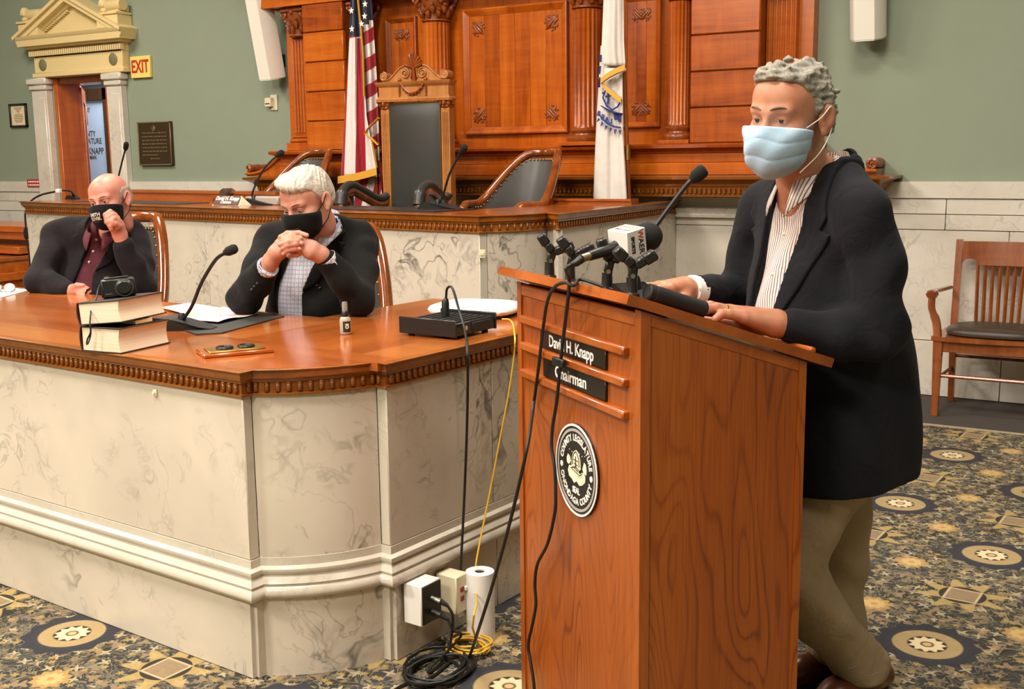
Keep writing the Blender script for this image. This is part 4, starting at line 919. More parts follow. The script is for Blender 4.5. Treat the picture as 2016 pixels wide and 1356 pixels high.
for sx in (-1, 1):
    b.ell((sx*.125, -.045, zc+.012), (.018, .014, .018), TC, 8, 6); b.tube([(sx*.125, -.05, zc-.005), (sx*.127, -.048, zc-.06), (sx*.127, -.046, zc-.12)], [.005, .008, .004], 6, M=TC)
    for k in range(3): b.ell((sx*.127, -.048, zc-.05-.03*k), (.009, .007, .011), TC, 6, 5)
b.build('carved_swag', M['cherryD'], th)
for sx in (-1, 1):
    cur = catmull([(sx*.235, .0, 1.235), (sx*.25, -.12, 1.215), (sx*.28, -.26, 1.27), (sx*.29, -.40, 1.315), (sx*.29, -.50, 1.28), (sx*.29, -.535, 1.19)], 6)
    b = MB(); b.tube([p+Vector((0, 0, .018)) for p in cur], [.03]*(len(cur)-6)+[.04]*6, 10, M=TM); b.build('padded_arm', M['leather'], th)
    b = MB(); b.tube([p-Vector((0, 0, .022)) for p in cur], [.028]*len(cur), 8, M=TM)
    b.tube([(sx*.29, -.47+p[0], 1.20+p[1]) for p in spiral((0, 0), .06, .012, 1.5, PI*.7, 22)], [.024]*23, 8, M=TM); b.tube([(sx*.29, -.5, 1.18), (sx*.29, -.45, 1.05), (sx*.29, -.42, .98)], .03, 8, M=TM); b.build('scrolled_arm', M['chairwood'], th)
b = MB(); b.box((-.32, -.5, PZ+.38), (.32, .04, PZ+.45), .01, TM); b.build('seat_frame', M['thronewood'], th)
b = MB(); b.box((-.29, -.48, PZ+.45), (.29, -.02, PZ+.51), .02, TM); b.build('seat', M['leather'], th)
for sx in (-1, 1): b = MB(); b.box((sx*.30-.03, -.49, PZ), (sx*.30+.03, -.43, PZ+.4), .005, TM); b.build('leg', M['thronewood'], th)
# ---- slatted wooden armchair by the right wall
ac = thing('wooden_armchair', 'slatted wooden armchair with brown leather seat pad against the marble wall', 'chair', (-.86, 6.87, 0))
x0, x1, yf, yb_ = -1.155, -.575, 6.655, 7.09; w_ = 'armwood'
def tap(name, p0, p1, r0, r1):
    d = Vector(p1)-Vector(p0); b = MB()
    vs = [(p0[0]+sx*r0, p0[1]+sy*r0, p0[2]) for sx, sy in ((-1, -1), (1, -1), (1, 1), (-1, 1))]+[(p1[0]+sx*r1, p1[1]+sy*r1, p1[2]) for sx, sy in ((-1, -1), (1, -1), (1, 1), (-1, 1))]
    b.add(vs, [(3, 2, 1, 0), (4, 5, 6, 7), (0, 1, 5, 4), (1, 2, 6, 5), (2, 3, 7, 6), (3, 0, 4, 7)]); return b.build(name, M[w_], ac)
for x in (x0, x1): tap('leg', (x, yf, 0), (x, yf, .44), .017, .025); tap('leg', (x+(.012 if x == x0 else -.012), yb_+.01, 0), (x+(.02 if x == x0 else -.02), yb_-.06, .44), .016, .02); tap('back_post', (x+(.02 if x == x0 else -.02), yb_-.06, .44), (x+(.015 if x == x0 else -.015), yb_+.02, .985), .02, .018)
n = 20; b = MB()
front = [(x0-.035+(x1-x0+.07)*i/n, yf-.035-.012*math.sin(2*PI*i/n-.5)) for i in range(n+1)]
b.prism(front+[(x1+.02, yb_-.03), (x0-.02, yb_-.03)], .44, .465); b.build('seat_board', M[w_], ac)
b = MB(); b.box((x0+.02, yf-.01, .375), (x1-.02, yf+.015, .44), .003); b.box((x0+.01, yf, .38), (x0+.03, yb_-.05, .44)); b.box((x1-.03, yf, .38), (x1-.01, yb_-.05, .44)); b.build('seat_rail', M[w_], ac)
b = MB(); cu = []
for j, (s, z) in enumerate(((.80, .466), (.98, .472), (1.0, .488), (.95, .506), (.7, .518), (0.02, .522))):
    cu.append([((x0+x1)/2+(x1-x0-.03)/2*s*abs(math.cos(a))**.6*(1 if math.cos(a) > 0 else -1), (yf+yb_)/2-.03+(yb_-yf-.02)/2*s*abs(math.sin(a))**.6*(1 if math.sin(a) > 0 else -1), z) for a in [2*PI*k/36 for k in range(37)]])
b.grid(cu); b.build('seat_pad', M['leather_b'], ac, 60)
def brow(z): return yb_-.06+.08*(z-.44)/.545
b = MB(); top = []; bot = []
xs = [x0+.038+(x1-x0-.076)*i/40 for i in range(41)]
for i, x in enumerate(xs):
    t = (x-xs[0])/(xs[-1]-xs[0]); bow = .03*math.sin(PI*t); zb_ = .835
    for e_ in (t, 1-t):
        if e_ < .17: zb_ = .845+.028*math.sqrt(max(0, 1-((e_-.085)/.085)**2))
    top.append((x, bow, .975)); bot.append((x, bow, zb_))
for dy in (-.012, .012): b.grid([[(p[0], brow(p[2])+p[1]+dy, p[2]) for p in row] for row in (bot, top)])
for row in (bot, top): b.grid([[(p[0], brow(p[2])+p[1]+dy, p[2]) for p in row] for dy in (-.012, .012)])
b.build('top_rail', M[w_], ac)
for i in range(9):
    t = .17+.66*i/8; x = xs[0]+(xs[-1]-xs[0])*t; bow = .03*math.sin(PI*t); xb = xs[0]+(xs[-1]-xs[0])*(.2+.6*i/8)
    b = MB(); b.tube([(xb, brow(.46)+bow*.6, .462), (x, brow(.84)+bow, .84)], [.0105, .0105], 4); b.build('back_slat', M[w_], ac)
for sx, x in ((-1, x0), (1, x1)):
    b = MB(); b.tube(catmull([(x+sx*.02, yb_-.02, .70), (x+sx*.035, 6.9, .705), (x+sx*.045, yf+.06, .71), (x+sx*.045, yf-.03, .70)], 5), [.018]*10+[.022, .026, .03, .034, .036, .03], 8, flat=.75); b.build('arm', M['chairwood'], ac)
    b = MB(); b.tube(catmull([(x+sx*.005, yf+.0, .455), (x+sx*.02, yf+.02, .54), (x+sx*.045, yf+.0, .62), (x+sx*.045, yf-.01, .69)], 5), [.024]*8+[.02]*8, 8); b.build('arm_support', M[w_], ac)
    b = MB(); b.tube([(x, yf, .215), (x+(-sx)*.012, yb_-.03, .215)], .010, 8); b.build('stretcher', M[w_], ac)
b = MB(); b.tube([(x0, yf+.005, .235), (x1, yf+.005, .235)], .011, 8); b.build('stretcher', M[w_], ac)
b = MB(); b.tube([(x0+.015, yb_-.03, .29), (x1-.015, yb_-.03, .29)], .011, 8); b.build('stretcher', M[w_], ac)
# ================================================================ flags
def uvmesh(name, rows, uvs, mat, parent, th=.004):
    nv, nu = len(rows), len(rows[0]); me = bpy.data.meshes.new(name)
    vs = [tuple(p) for r in rows for p in r]; fs = [(j*nu+i, j*nu+i+1, (j+1)*nu+i+1, (j+1)*nu+i) for j in range(nv-1) for i in range(nu-1)]
    me.from_pydata(vs, [], fs); uv = me.uv_layers.new(name='UVMap'); fl = [q for r in uvs for q in r]
    for l in me.loops: uv.data[l.index].uv = fl[l.vertex_index]
    me.materials.append(mat); o = obj(name, me, parent, 70)
    md = o.modifiers.new('thickness', 'SOLIDIFY'); md.thickness = th
    return o
def striped():
    t = NT('flag_stripes'); u, v, _ = t.xyz(t.n('UVMap').outputs[0])[:3]
    s = t.m('GREATER_THAN', t.m('FRACT', t.m('MULTIPLY', u, .5)), .5); col = t.mix(s, hexc('#e6dcd6'), hexc('#a51d2b'))
    col = t.mix(t.m('GREATER_THAN', v, .5), col, hexc('#1f2440')); nz = t.noise(t.P, 60, 3); col = t.mix(.2, col, t.mix(nz, (.1, .1, .1), (.9, .9, .9)), 'OVERLAY')
    t.bump(t.noise(t.P, 14, 3, .5, .5), .35, .01)
    return t.out(col, .6, 0, .3, sheen=.2)
YF = 6.72
fl = thing('american_flag', 'furled stars and stripes flag with gold fringe left of the tall chair', 'flag', (at(720, 400, YF).x, YF, PZ))
FS = striped()
def interp(tab, y):
    for (ya, a), (yb2, c) in zip(tab, tab[1:]):
        if y <= yb2: t = (y-ya)/(yb2-ya) if yb2 > ya else 0; return a+(c-a)*max(0, min(1, t))
    return tab[-1][1]
def cloth(name, parent, ys, left, right, uvf, Yb, folds, amp, mat, nu=26, ph=0.0):
    rows = []; uvs = []
    for y in ys:
        l, r = interp(left, y), interp(right, y); rr = []; uu = []
        for i in range(nu+1):
            s = i/nu; px = l+(r-l)*s; Yq = Yb+amp*math.sin(2*PI*folds*s+ph+.004*y)+.3*amp*math.sin(2*PI*folds*2.3*s+1.7+ph)
            rr.append(at(px, y, Yq)); uu.append(uvf(px, y, s))
        rows.append(rr); uvs.append(uu)
    return uvmesh(name, rows, uvs, mat, parent)
ys = list(range(-60, 356, 8))
# left fold: near vertical stripes under the starred field
def uvL(px, y, s):
    if y < 72+ (px-690)*.1: return (0.3, 1.0)
    e = 682-.055*(y-80)+ .0; return (2.0*1+(px-(684-.045*(y-80)))/(14.0+.028*(y-80))-.3, 0.0)
lo = cloth('left_fold', fl, ys, [(-60, 692), (75, 687), (230, 679), (356, 671)], [(-60, 704), (0, 706), (120, 715), (230, 722), (356, 745)], uvL, YF, 1.5, .025, FS)
def uvR(px, y, s):
    if y < 50-(px-715)*.6: return (0.3, 1.0)
    return ((y+(px-715)*.62-38)/27.0, 0.0)
cloth('right_fold', fl, ys, [(-60, 700), (0, 703), (120, 712), (230, 716), (356, 728)], [(-60, 724), (0, 732), (150, 742), (260, 746), (356, 748)], uvR, YF+.045, 1.0, .03, FS, 20, 1.0)
def uvB(px, y, s): return ((px-695+(y-345)*.25)/16.0, 0.0)
cloth('lower_fold', fl, list(range(336, 440, 8)), [(336, 694), (440, 700)], [(336, 752), (440, 752)], uvB, YF+.09, 1.5, .02, FS, 16)
def fringe(parent, pts, w=.032, Yo=-.03, up=.0, th=.006):
    b = MB(); n = len(pts)
    rows = [[p+Vector((0, Yo, up)) for p in pts], [p+Vector((0, Yo-.004, up-w)) for p in pts]]
    b.grid(rows); b.grid([[q+Vector((0, th, 0)) for q in r] for r in rows])
    b.grid([rows[0], [q+Vector((0, th, 0)) for q in rows[0]]]); b.grid([rows[1], [q+Vector((0, th, 0)) for q in rows[1]]])
    return b.build('gold_fringe', M['gold'], parent)
fringe(fl, [at(px, py, YF) for px, py in ((671, 352), (690, 349), (710, 345), (730, 340), (747, 335))], .055, -.035, .02)
b = MB(); b.tube([at(px, py, YF-.045) for px, py in ((701, -60), (705, 0), (711, 60), (715, 110), (716, 150), (717, 190))], .011, 6, flat=.5); b.build('gold_fringe', M['gold'], fl)
b = MB(); b.tube([at(px, py, YF-.03) for px, py in ((746, 232), (724, 254), (719, 263), (731, 272), (745, 286))], .014, 6, flat=.5); b.tube([at(px, py, YF-.03) for px, py in ((731, 272), (737, 300), (742, 330))], .011, 6, flat=.5); b.build('gold_fringe', M['gold'], fl)
STAR = [(math.cos(PI/2+k*PI/5)*(1 if k % 2 == 0 else .4), math.sin(PI/2+k*PI/5)*(1 if k % 2 == 0 else .4)) for k in range(10)]
for px, py in ((719, 8), (692, 21), (718, 32), (693, 57), (712, 47), (692, -12), (718, -22)):
    p = at(px, py, YF-.05); b = MB(); b.prism([(q[0]*.026, q[1]*.026) for q in STAR], 0, .003, T(p.x, p.y, p.z) @ RX(PI/2)); b.build('star', M['white'], fl)
pc = at(740, 300, YF+.06); b = MB(); b.tube([(pc.x, YF+.07, PZ), (pc.x-.02, YF+.07, 2.9)], .013, 10); b.build('flag_pole', M['chairwood'], fl)
b = MB(); b.lathe([(0, 0), (.13, 0), (.13, .02), (.05, .05), (.02, .12), (0, .12)], 20, T(pc.x, YF+.07, PZ)); b.build('pole_base', M['brass'], fl)
# white flag
wf = thing('county_flag', 'furled white flag with blue seal and gold fringe right of the centre panel', 'flag', (at(1205, 400, YF).x, YF, PZ))
t = NT('white_flag_cloth'); WFM = t.out(t.mix(t.noise(t.P, 20, 3), hexc('#d9d0c6'), hexc('#eae2d8')), .6, 0, .3, sheen=.2); t.bump(t.noise(t.P, 12, 3, .5, .5), .3, .01)
uv0 = lambda px, y, s: (s, y)
cloth('lower_fold', wf, list(range(90, 420, 8)), [(90, 1183), (200, 1177), (300, 1172), (420, 1168)], [(90, 1226), (160, 1226), (265, 1227), (420, 1236)], uv0, YF+.01, 1.6, .012, WFM, 22, .4)
cloth('upper_fold', wf, list(range(-60, 136, 7)), [(-60, 1192), (0, 1188), (100, 1184), (136, 1190)], [(-60, 1224), (0, 1228), (80, 1229), (136, 1232)], uv0, YF-.045, 1.3, .018, WFM, 22)
b = MB(); rows = [[at(1190+42*s/8, 134+24*(1-s/8)*0, YF-.05) for s in range(9)], [at(1186+46*s/8, 165-26*s/8, YF-.055) for s in range(9)]]; b.grid(rows); b.grid([[q+Vector((0, .004, 0)) for q in r] for r in rows]); b.build('fold_flap', WFM, wf)
fringe(wf, [at(px, py, YF-.05) for px, py in ((1184, 158), (1192, 151), (1204, 143), (1218, 136), (1232, 131))], .036, -.012, .012)
fringe(wf, [at(px, py, YF-.04) for px, py in ((1185, 160), (1192, 170), (1204, 181), (1214, 189), (1224, 196))], .034, -.01, .012)
navy = plain('navy_print', '#26357f', .6)
em = MB()
def wp(px, py): return at(px, py, YF-.024)
for k in range(13):
    a = math.radians(205-k*9.5); c0 = (1222, 190); 
    p1 = (c0[0]+56*math.cos(a+.05), c0[1]+66*math.sin(a+.05)); p2 = (c0[0]+56*math.cos(a-.05), c0[1]+66*math.sin(a-.05)); p3 = (c0[0]+63*math.cos(a), c0[1]+76*math.sin(a))
    if p3[0] > 1226 or p3[0] < 1173: continue
    tri = [wp(*p1), wp(*p2), wp(*p3)]; em.add([tuple(q) for q in tri]+[tuple(q+Vector((0, -.003, 0))) for q in tri], [(0, 1, 2), (5, 4, 3), (0, 3, 4, 1), (1, 4, 5, 2), (2, 5, 3, 0)])
arcp = [(1222+52*math.cos(math.radians(a)), 190+61*math.sin(math.radians(a))) for a in range(84, 170, 6)]
em.tube([wp(*p) for p in arcp if 1175 < p[0] < 1226], .006, 5)
em.tube([wp(*p) for p in ((1192, 178), (1187, 192), (1194, 208), (1206, 216), (1216, 210), (1224, 196))], .006, 5)
em.tube([wp(*p) for p in ((1198, 182), (1197, 205))], .007, 5); em.tube([wp(*p) for p in ((1192, 190), (1203, 188))], .006, 5)
em.tube([wp(*p) for p in ((1183, 208), (1196, 216), (1210, 222), (1224, 224))], [.01, .022, .03, .02], 6, flat=.25)
em.tube([wp(*p) for p in ((1212, 222), (1214, 236))], .014, 5); em.tube([wp(*p) for p in ((1220, 222), (1220, 240))], .01, 5)
em.tube([wp(*p) for p in ((1183, 108), (1182, 122))], .008, 5); em.tube([wp(*p) for p in ((1182, 130), (1180, 146))], .007, 5); em.tube([wp(*p) for p in ((1181, 152), (1179, 172))], [.01, .02], 6, flat=.3); em.ell(wp(1187, 183), (.008, .003, .008), nu=8, nv=5)
em.build('blue_emblem', navy, wf)
for ch, px, py, ro in (('S', 1179, 224, 20), ('E', 1187, 231, 14), ('A', 1195, 236, 8), ('L', 1203, 239, 4)):
    p = wp(px, py); text_mb(ch, .045, .003, T(p.x, p.y-.003, p.z) @ RX(PI/2) @ RZ(math.radians(-ro)) @ Matrix.Scale(-1, 4, (1, 0, 0)), .002).build('lettering', navy, wf)
p1 = at(1229, 150, YF+.03); p2 = at(1240, 420, YF+.03); pt = p1+(p1-p2)*1.3; pbm = p1+(p2-p1)*((p1.z-PZ)/(p1.z-p2.z))
b = MB(); b.tube([pbm, pt], .014, 10); b.build('flag_pole', M['chairwood'], wf)
b = MB(); pj = at(1236, 300, YF+.03); b.tube([pj-Vector((0, 0, .05)), pj+Vector((0, 0, .05))], .018, 10); b.build('brass_joint', M['brass'], wf)
b = MB(); b.lathe([(0, 0), (.13, 0), (.13, .02), (.05, .05), (.02, .12), (0, .12)], 20, T(pbm.x, pbm.y, PZ)); b.build('pole_base', M['brass'], wf)
# ================================================================ things on the wall
def column_speaker(label, bl, br, y_out):
    pL = at(*bl, 7.08); pR = at(*br, 7.08); cx_ = (pL.x+pR.x)/2; w2 = .098; z0 = pL.z; H = .95
    root = thing('column_speaker', label, 'loudspeaker', (cx_, YW, z0)); tilt = math.radians(11)
    MX = T(cx_, 7.10, z0) @ RX(tilt)
    sec = [(-w2, .07), (-w2, -.015), (-w2*.62, -.075), (w2*.62, -.075), (w2, -.015), (w2, .07)]
    b = MB(); b.prism(sec, 0, H, MX); b.build('cabinet', M['white_paint'], root)
    b = MB(); b.prism([(p[0]*.94, p[1]*.94-.002) for p in sec], -.008, .0, MX); b.build('end_cap', M['white_paint'], root)
    b = MB(); b.box((cx_-.03, 7.12, z0+.1), (cx_+.03, YW, z0+.2)); b.box((cx_-.03, 7.05, z0+.75), (cx_+.03, YW, z0+.82)); b.build('wall_bracket', M['black'], root)
column_speaker('white column loudspeaker tilted on the green wall left of the panelling', (513, 155), (548, 154), 0)
column_speaker('white column loudspeaker on the green wall above the standing man', (1675, 77), (1737, 74), 0)
def on_wall(x0, y0, x1, y1, Y=YW):
    a = at(x0, y0, Y); c = at(x1, y1, Y); return a.x, c.x, c.z, a.z
x0, x1, z0, z1 = on_wall(257, 112, 298, 152, YW-.02)
ex = thing('exit_sign', 'yellow exit sign with red letters beside the doorway', 'sign', ((x0+x1)/2, YW, z0))
b = MB(); b.box((x0, YW-.03, z0), (x1, YW, z1), .004); b.build('panel', plain('yellow_sign', '#f0d873', .5, var=.02), ex)
text_mb('EXIT', .155, .003, T((x0+x1)/2, YW-.031, (z0+z1)/2) @ RX(PI/2), .004, .72).build('lettering', plain('red_lettering', '#c4281f', .5), ex)
x0, x1, z0, z1 = on_wall(275, 241, 345, 325)
pq = thing('bronze_plaque', 'bronze wall plaque with lines of raised text right of the doorway', 'plaque', ((x0+x1)/2, YW, z0))
b = MB(); b.box((x0, YW-.03, z0), (x1, YW, z1), .004); b.build('plate', M['bronze'], pq)
b = MB()
for a, c in (((x0, z0), (x1, z0+.012)), ((x0, z1-.012), (x1, z1)), ((x0, z0), (x0+.012, z1)), ((x1-.012, z0), (x1, z1))): b.box((a[0], YW-.036, a[1]), (c[0], YW-.03, c[1]), .002)
b.build('border', M['bronze_l'], pq)
rs = random.Random(3); b = MB()
for k in range(8):
    z = z1-.105-k*.033; wd = (.32 if k < 6 else (.2 if k == 6 else .13)); xs_ = (x0+x1)/2-wd/2 if k != 6 else x0+.05; x = xs_
    while x < xs_+wd:
        l = rs.uniform(.012, .04); b.box((x, YW-.034, z), (min(x+l, xs_+wd), YW-.03, z+.012)); x += l+.008
b.tube([((x0+x1)/2+.018*math.cos(a*PI/6), YW-.033, z1-.06+.024*math.sin(a*PI/6)) for a in range(12)], .005, 5, closed=True); b.ell(((x0+x1)/2, YW-.032, z1-.06), (.01, .004, .015), nu=8, nv=5)
b.build('raised_text', M['bronze_l'], pq)['kind'] = 'stuff'
x0, x1, z0, z1 = on_wall(20, 205, 57, 250)
ce = thing('framed_certificate', 'black framed certificate on the green wall left of the doorway', 'picture frame', ((x0+x1)/2, YW, z0))
b = MB()
for a, c in (((x0, z0), (x1, z0+.02)), ((x0, z1-.02), (x1, z1)), ((x0, z0), (x0+.02, z1)), ((x1-.02, z0), (x1, z1))): b.box((a[0], YW-.025, a[1]), (c[0], YW, c[1]), .003)
b.build('frame', M['black'], ce)
b = MB(); b.box((x0+.015, YW-.012, z0+.015), (x1-.015, YW, z1-.015)); b.build('paper', plain('cream_paper', '#e5d3ae', .7), ce)
b = MB()
for k in range(9):
    wd = (.13, .09, .05, .03, .12, .14, .14, .13, .1)[k]; z = z1-.045-.017*k; b.box(((x0+x1)/2-wd/2, YW-.0135, z), ((x0+x1)/2+wd/2, YW-.012, z+.006))
b.build('print', plain('sepia_ink', '#8a6f4c', .7), ce)
x0, x1, z0, z1 = on_wall(54, 353, 87, 368, YW-.045)
rsn = thing('red_notice', 'small red notice with two white text lines on the marble wainscot', 'sign', ((x0+x1)/2, YW-.045, z0))
b = MB(); b.box((x0, YW-.052, z0), (x1, YW-.043, z1), .001); b.build('panel', M['redsign'], rsn)
b = MB()
for k in range(2):
    x = x0+.02
    while x < x1-.03: l = rs.uniform(.012, .03); b.box((x, YW-.0535, z1-.03-.032*k), (min(x+l, x1-.02), YW-.052, z1-.016-.032*k)); x += l+.008
b.build('print', M['white'], rsn)
x0, x1, z0, z1 = on_wall(530, 187, 547, 217)
te = thing('wall_control_box', 'small cream control box on a cream plate below the left loudspeaker', 'wall box', ((x0+x1)/2, YW, z0))
b = MB(); b.box((x0+.02, YW-.012, z0), (x1+.005, YW, z1), .003); b.build('plate', M['creamp'], te)
b = MB(); b.box((x0-.012, YW-.05, z0+.03), (x0+.055, YW-.01, z1-.025), .004); b.build('cover', M['creamp'], te); b = MB(); b.box((x0+.0, YW-.053, z0+.05), (x0+.045, YW-.05, z0+.06)); b.build('slot', M['brass'], te)
# ================================================================ microphones and small things
def gooseneck(label, base, stem, head_dir, yaw, s=1.0, group=None, base_len=.13, hl=.045, hr=.011, sr_=.0045):
    root = thing('gooseneck_microphone', label, 'microphone', base, yaw, group); MX = T(*base) @ RZ(yaw)
    b = MB(); L, w_ = base_len*s, .05*s
    prof = [(-L*.45, 0), (-L*.45, .012*s), (-L*.28, .034*s), (-L*.1, .030*s), (L*.35, .012*s), (L*.55, .006*s), (L*.55, 0)]
    for sg in (-1, 1): pass
    n = len(prof); vs = []
    for y in (-1, 1):
        for x, z in prof: vs.append((x, y*w_*(1.0 if x < 0 else 1-.55*(x/(L*.55))**2)*(.8 if z > .02*s else 1), z))
    b.add(vs, [tuple(range(n)), tuple(range(n, 2*n))[::-1]]+[(i, (i+1) % n, n+(i+1) % n, n+i) for i in range(n)], MX); b.build('base', M['blackm'], root)
    b = MB(); b.lathe([(.012*s, 0), (.012*s, .02*s), (.008*s, .03*s), (0, .03*s)], 10, T(*stem[0]) @ T(0, 0, -.008)); b.build('socket', M['black'], root)
    P = catmull(stem, 6); b = MB(); b.tube(P, sr_, 8); b.build('stem', M['black'], root)
    d = Vector(head_dir).normalized(); p = Vector(stem[-1]); b = MB(); ps = [p+d*(hl*k) for k in (-.1, .05, .2, .75, .95, 1.02)]
    b.tube(ps, [hr*.6, hr*.75, hr, hr*1.05, hr*.8, hr*.2], 12); b.build('windscreen', M['foam'], root)
    return root
# on the front desk
bp = atz(372, 648, ZD); dp = 3.86
st = [bp+Vector((-.02, -.01, .03))]+[atd(px, py, d) for px, py, d in ((378, 602, 3.82), (397, 556, 3.79), (424, 512, 3.76), (444, 497, 3.74))]
gooseneck('black gooseneck microphone on the front desk between the two seated men', bp, st, atd(463, 489, 3.73)-atd(444, 497, 3.74), math.radians(20), 1.15, None, .15, .045, .016, .006)
# on the dais
def dmic(label, bpx, bpy, pts, headto, yaw, Yo=0.0):
    bp = atz(bpx, bpy, ZT); st = [bp+Vector((-.02, 0, .03))]+[at(px, py, bp.y-.02*i) for i, (px, py) in enumerate(pts)]
    gooseneck(label, bp, st, at(*headto, bp.y-.02*len(pts))-st[-1], yaw, 1.35, None, .2, .07, .02, .007)
dmic('black gooseneck microphone beside the name plate on the rear dais', 505, 403.5, [(497, 380), (515, 340), (533, 318), (546, 306)], (558, 298), 0)
dmic('black gooseneck microphone in front of the tall chair on the rear dais', 868, 413, [(872, 385), (884, 345), (900, 312), (907, 301)], (914, 291), 0)
dmic('black gooseneck microphone standing tall behind the bald man', 226, 393, [(232, 352), (238, 328), (243, 308), (247, 294)], (249, 281), 0)
# drooping microphone on the left end of the dais
bp = atz(145, 392, ZT)
mc = gooseneck('black microphone with drooping bent neck at the left end of the dais', bp, [bp+Vector((0, 0, .03))]+[at(px, py, bp.y-.1) for px, py in ((140, 377), (125, 375), (110, 377), (80, 384), (60, 397), (50, 418), (51, 450))], (0, 0, -1), 0, 1.0, None, .1, .09, .022, .008)
b = MB(); p = at(115, 376, bp.y-.12); b.box((p.x-.025, p.y-.015, p.z-.018), (p.x+.025, p.y+.02, p.z+.018), .005); b.build('white_clip', M['whitep'], mc)
b = MB(); b.tube([at(px, py, bp.y-.1) for px, py in ((52, 470), (57, 500), (60, 540))], .007, 6); b.build('cable', M['rubber'], mc)
# name plate, gavel and grey box on the dais
p = atz(444, 404.5, ZT); a0_ = at(412, 404, p.y); a1_ = at(477, 405, p.y); w_ = a1_.x-a0_.x; zt2 = at(444, 386, p.y+.02).z
npl = thing('desk_name_plate', 'brown tent name plate lettered David H. Knapp Chairman on the rear dais', 'name plate', (p.x, p.y, ZT))
NM = T(p.x, p.y, ZT+.001) @ RZ(math.atan2(e.y, e.x)); hh = zt2-ZT
b = MB(); b.add([(-w_/2, 0, 0), (w_/2, 0, 0), (w_/2, .10, 0), (-w_/2, .10, 0), (-w_/2+.03, .045, hh), (w_/2-.03, .045, hh)], [(3, 2, 1, 0), (0, 1, 5, 4), (2, 3, 4, 5), (1, 2, 5), (3, 0, 4)], NM); b.build('holder', M['creamp'], npl)
tl = math.atan2(hh, .045)
PM_ = NM @ T(0, -.003, .006) @ RX(tl); hp = hh/math.sin(tl)
b = MB(); b.prism([(-w_/2+.012, .0), (w_/2-.012, 0), (w_/2-.03, hp*.9), (-w_/2+.03, hp*.9)], 0, .003, PM_); b.build('plate', plain('brown_plate', '#5b4033', .4), npl)
text_mb('David H. Knapp', .043, .001, PM_ @ T(0, hp*.6, .0035), .0012, .95).build('lettering', M['white'], npl); text_mb('Chairman', .032, .001, PM_ @ T(0, hp*.22, .0035), .001, .95).build('lettering', M['white'], npl)
gy = p.y+.32; ga = at(448, 380, gy); gb = at(545, 386, gy+.05)
gv = thing('gavel', 'dark wooden gavel lying behind the name plate on the dais', 'gavel', (ga.x, gy, ZT)); 
b = MB(); b.lathe([(0, -.05), (.03, -.05), (.036, -.035), (.03, -.025), (.036, -.01), (.036, .01), (.03, .025), (.036, .035), (.03, .05), (0, .05)], 18, T(ga.x, gy, ga.z) @ RX(PI/2)); b.build('head', plain('dark_gavel_wood', '#4d3c31', .4), gv)
b = MB(); b.tube([Vector((ga.x, gy, ga.z)), (Vector((ga.x, gy, ga.z))+gb)/2+Vector((0, 0, .012)), gb], [.009, .013, .01], 8); b.build('handle', M['chairwood'], gv)
b = MB(); b.box((ga.x-.1, gy-.06, ZT+.0003), (ga.x+.1, gy+.06, ga.z-.034), .005); b.build('sound_block', M['chairwood'], gv)
q0 = at(478, 404, p.y+.10); q1 = at(543, 404, p.y+.10); b = MB(); b.box((q0.x, p.y+.12, ZT+.0005), (q1.x, p.y+.28, at(510, 387, p.y+.12).z), .008); tag(b.build('grey_box', plain('grey_plastic', '#a89f93', .5)), 'plain grey box behind the microphone on the dais', 'box')
# ---- two thick books, notepad, camera
def book(label, c, rz, w_, d_, h_, tilt=0.0):
    root = thing('thick_book', label, 'book', c, rz); MX = T(*c) @ RZ(rz) @ RY(tilt); cov = plain('dark_book_cover', '#2b2220', .5); spn = plain('red_brown_cover', '#3d1f1a', .5)
    b = MB(); n = 8
    b.box((-w_/2, -d_/2, 0), (w_/2+.004, d_/2+.004, .0035), .001, MX); b.box((-w_/2, -d_/2, h_-.0035), (w_/2+.004, d_/2+.004, h_), .001, MX); b.build('cover', cov, root)
    b = MB(); b.grid([[(-w_/2-.006*math.sin(PI*j/n), y, h_*j/n) for y in (-d_/2, d_/2)] for j in range(n+1)], M=MX); b.grid([[(-w_/2+.003-.006*math.sin(PI*j/n), y, h_*j/n) for y in (-d_/2, d_/2)] for j in range(n+1)], M=MX); b.grid([[(-w_/2+o-.006*math.sin(PI*j/n), -d_/2, h_*j/n) for o in (0, .003)] for j in range(n+1)], M=MX); b.build('spine', spn, root)
    t = NT('page_edges'); xx = t.xyz(t.P); st_ = t.noise(t.map(t.P, sc=(3, 3, 300)), 1.0, 2, .6); pm = t.out(t.mix(st_, hexc('#cfb596'), hexc('#f0dfc6')), .8)
    b = MB(); rows = []
    for j in range(7):
        k = j/6; bow = -.006*math.sin(PI*k)
        rows.append([(-w_/2+.004, -d_/2+.004, .0035+(h_-.007)*k), (w_/2+bow, -d_/2+.004, .0035+(h_-.007)*k), (w_/2+bow, d_/2-.002, .0035+(h_-.007)*k), (-w_/2+.004, d_/2-.002, .0035+(h_-.007)*k)])
    b.grid([r+[r[0]] for r in rows], M=MX); b.build('page_block', pm, root); return MX
bl0, bl1, bl2 = atz(158, 691, ZD), atz(233, 697, ZD), atz(336, 676, ZD)
v1 = (bl1-bl0); v2 = (bl2-bl1); rz = math.atan2(v1.y, v1.x); w1, d1 = v1.length, v2.length; h1 = .078
cen = bl0+v1/2+v2/2
book('thick book lying at the bottom of the stack on the front desk', (cen.x, cen.y, ZD+.001), rz, w1, d1, h1)
tilt2 = math.radians(-5.5); c2 = (cen.x-.004, cen.y+.0, ZD+.002+h1+.009); r2 = rz+math.radians(5)
BM = book('thick book tilted on top of the stack on the front desk', c2, r2, w1, d1, .07, tilt2)
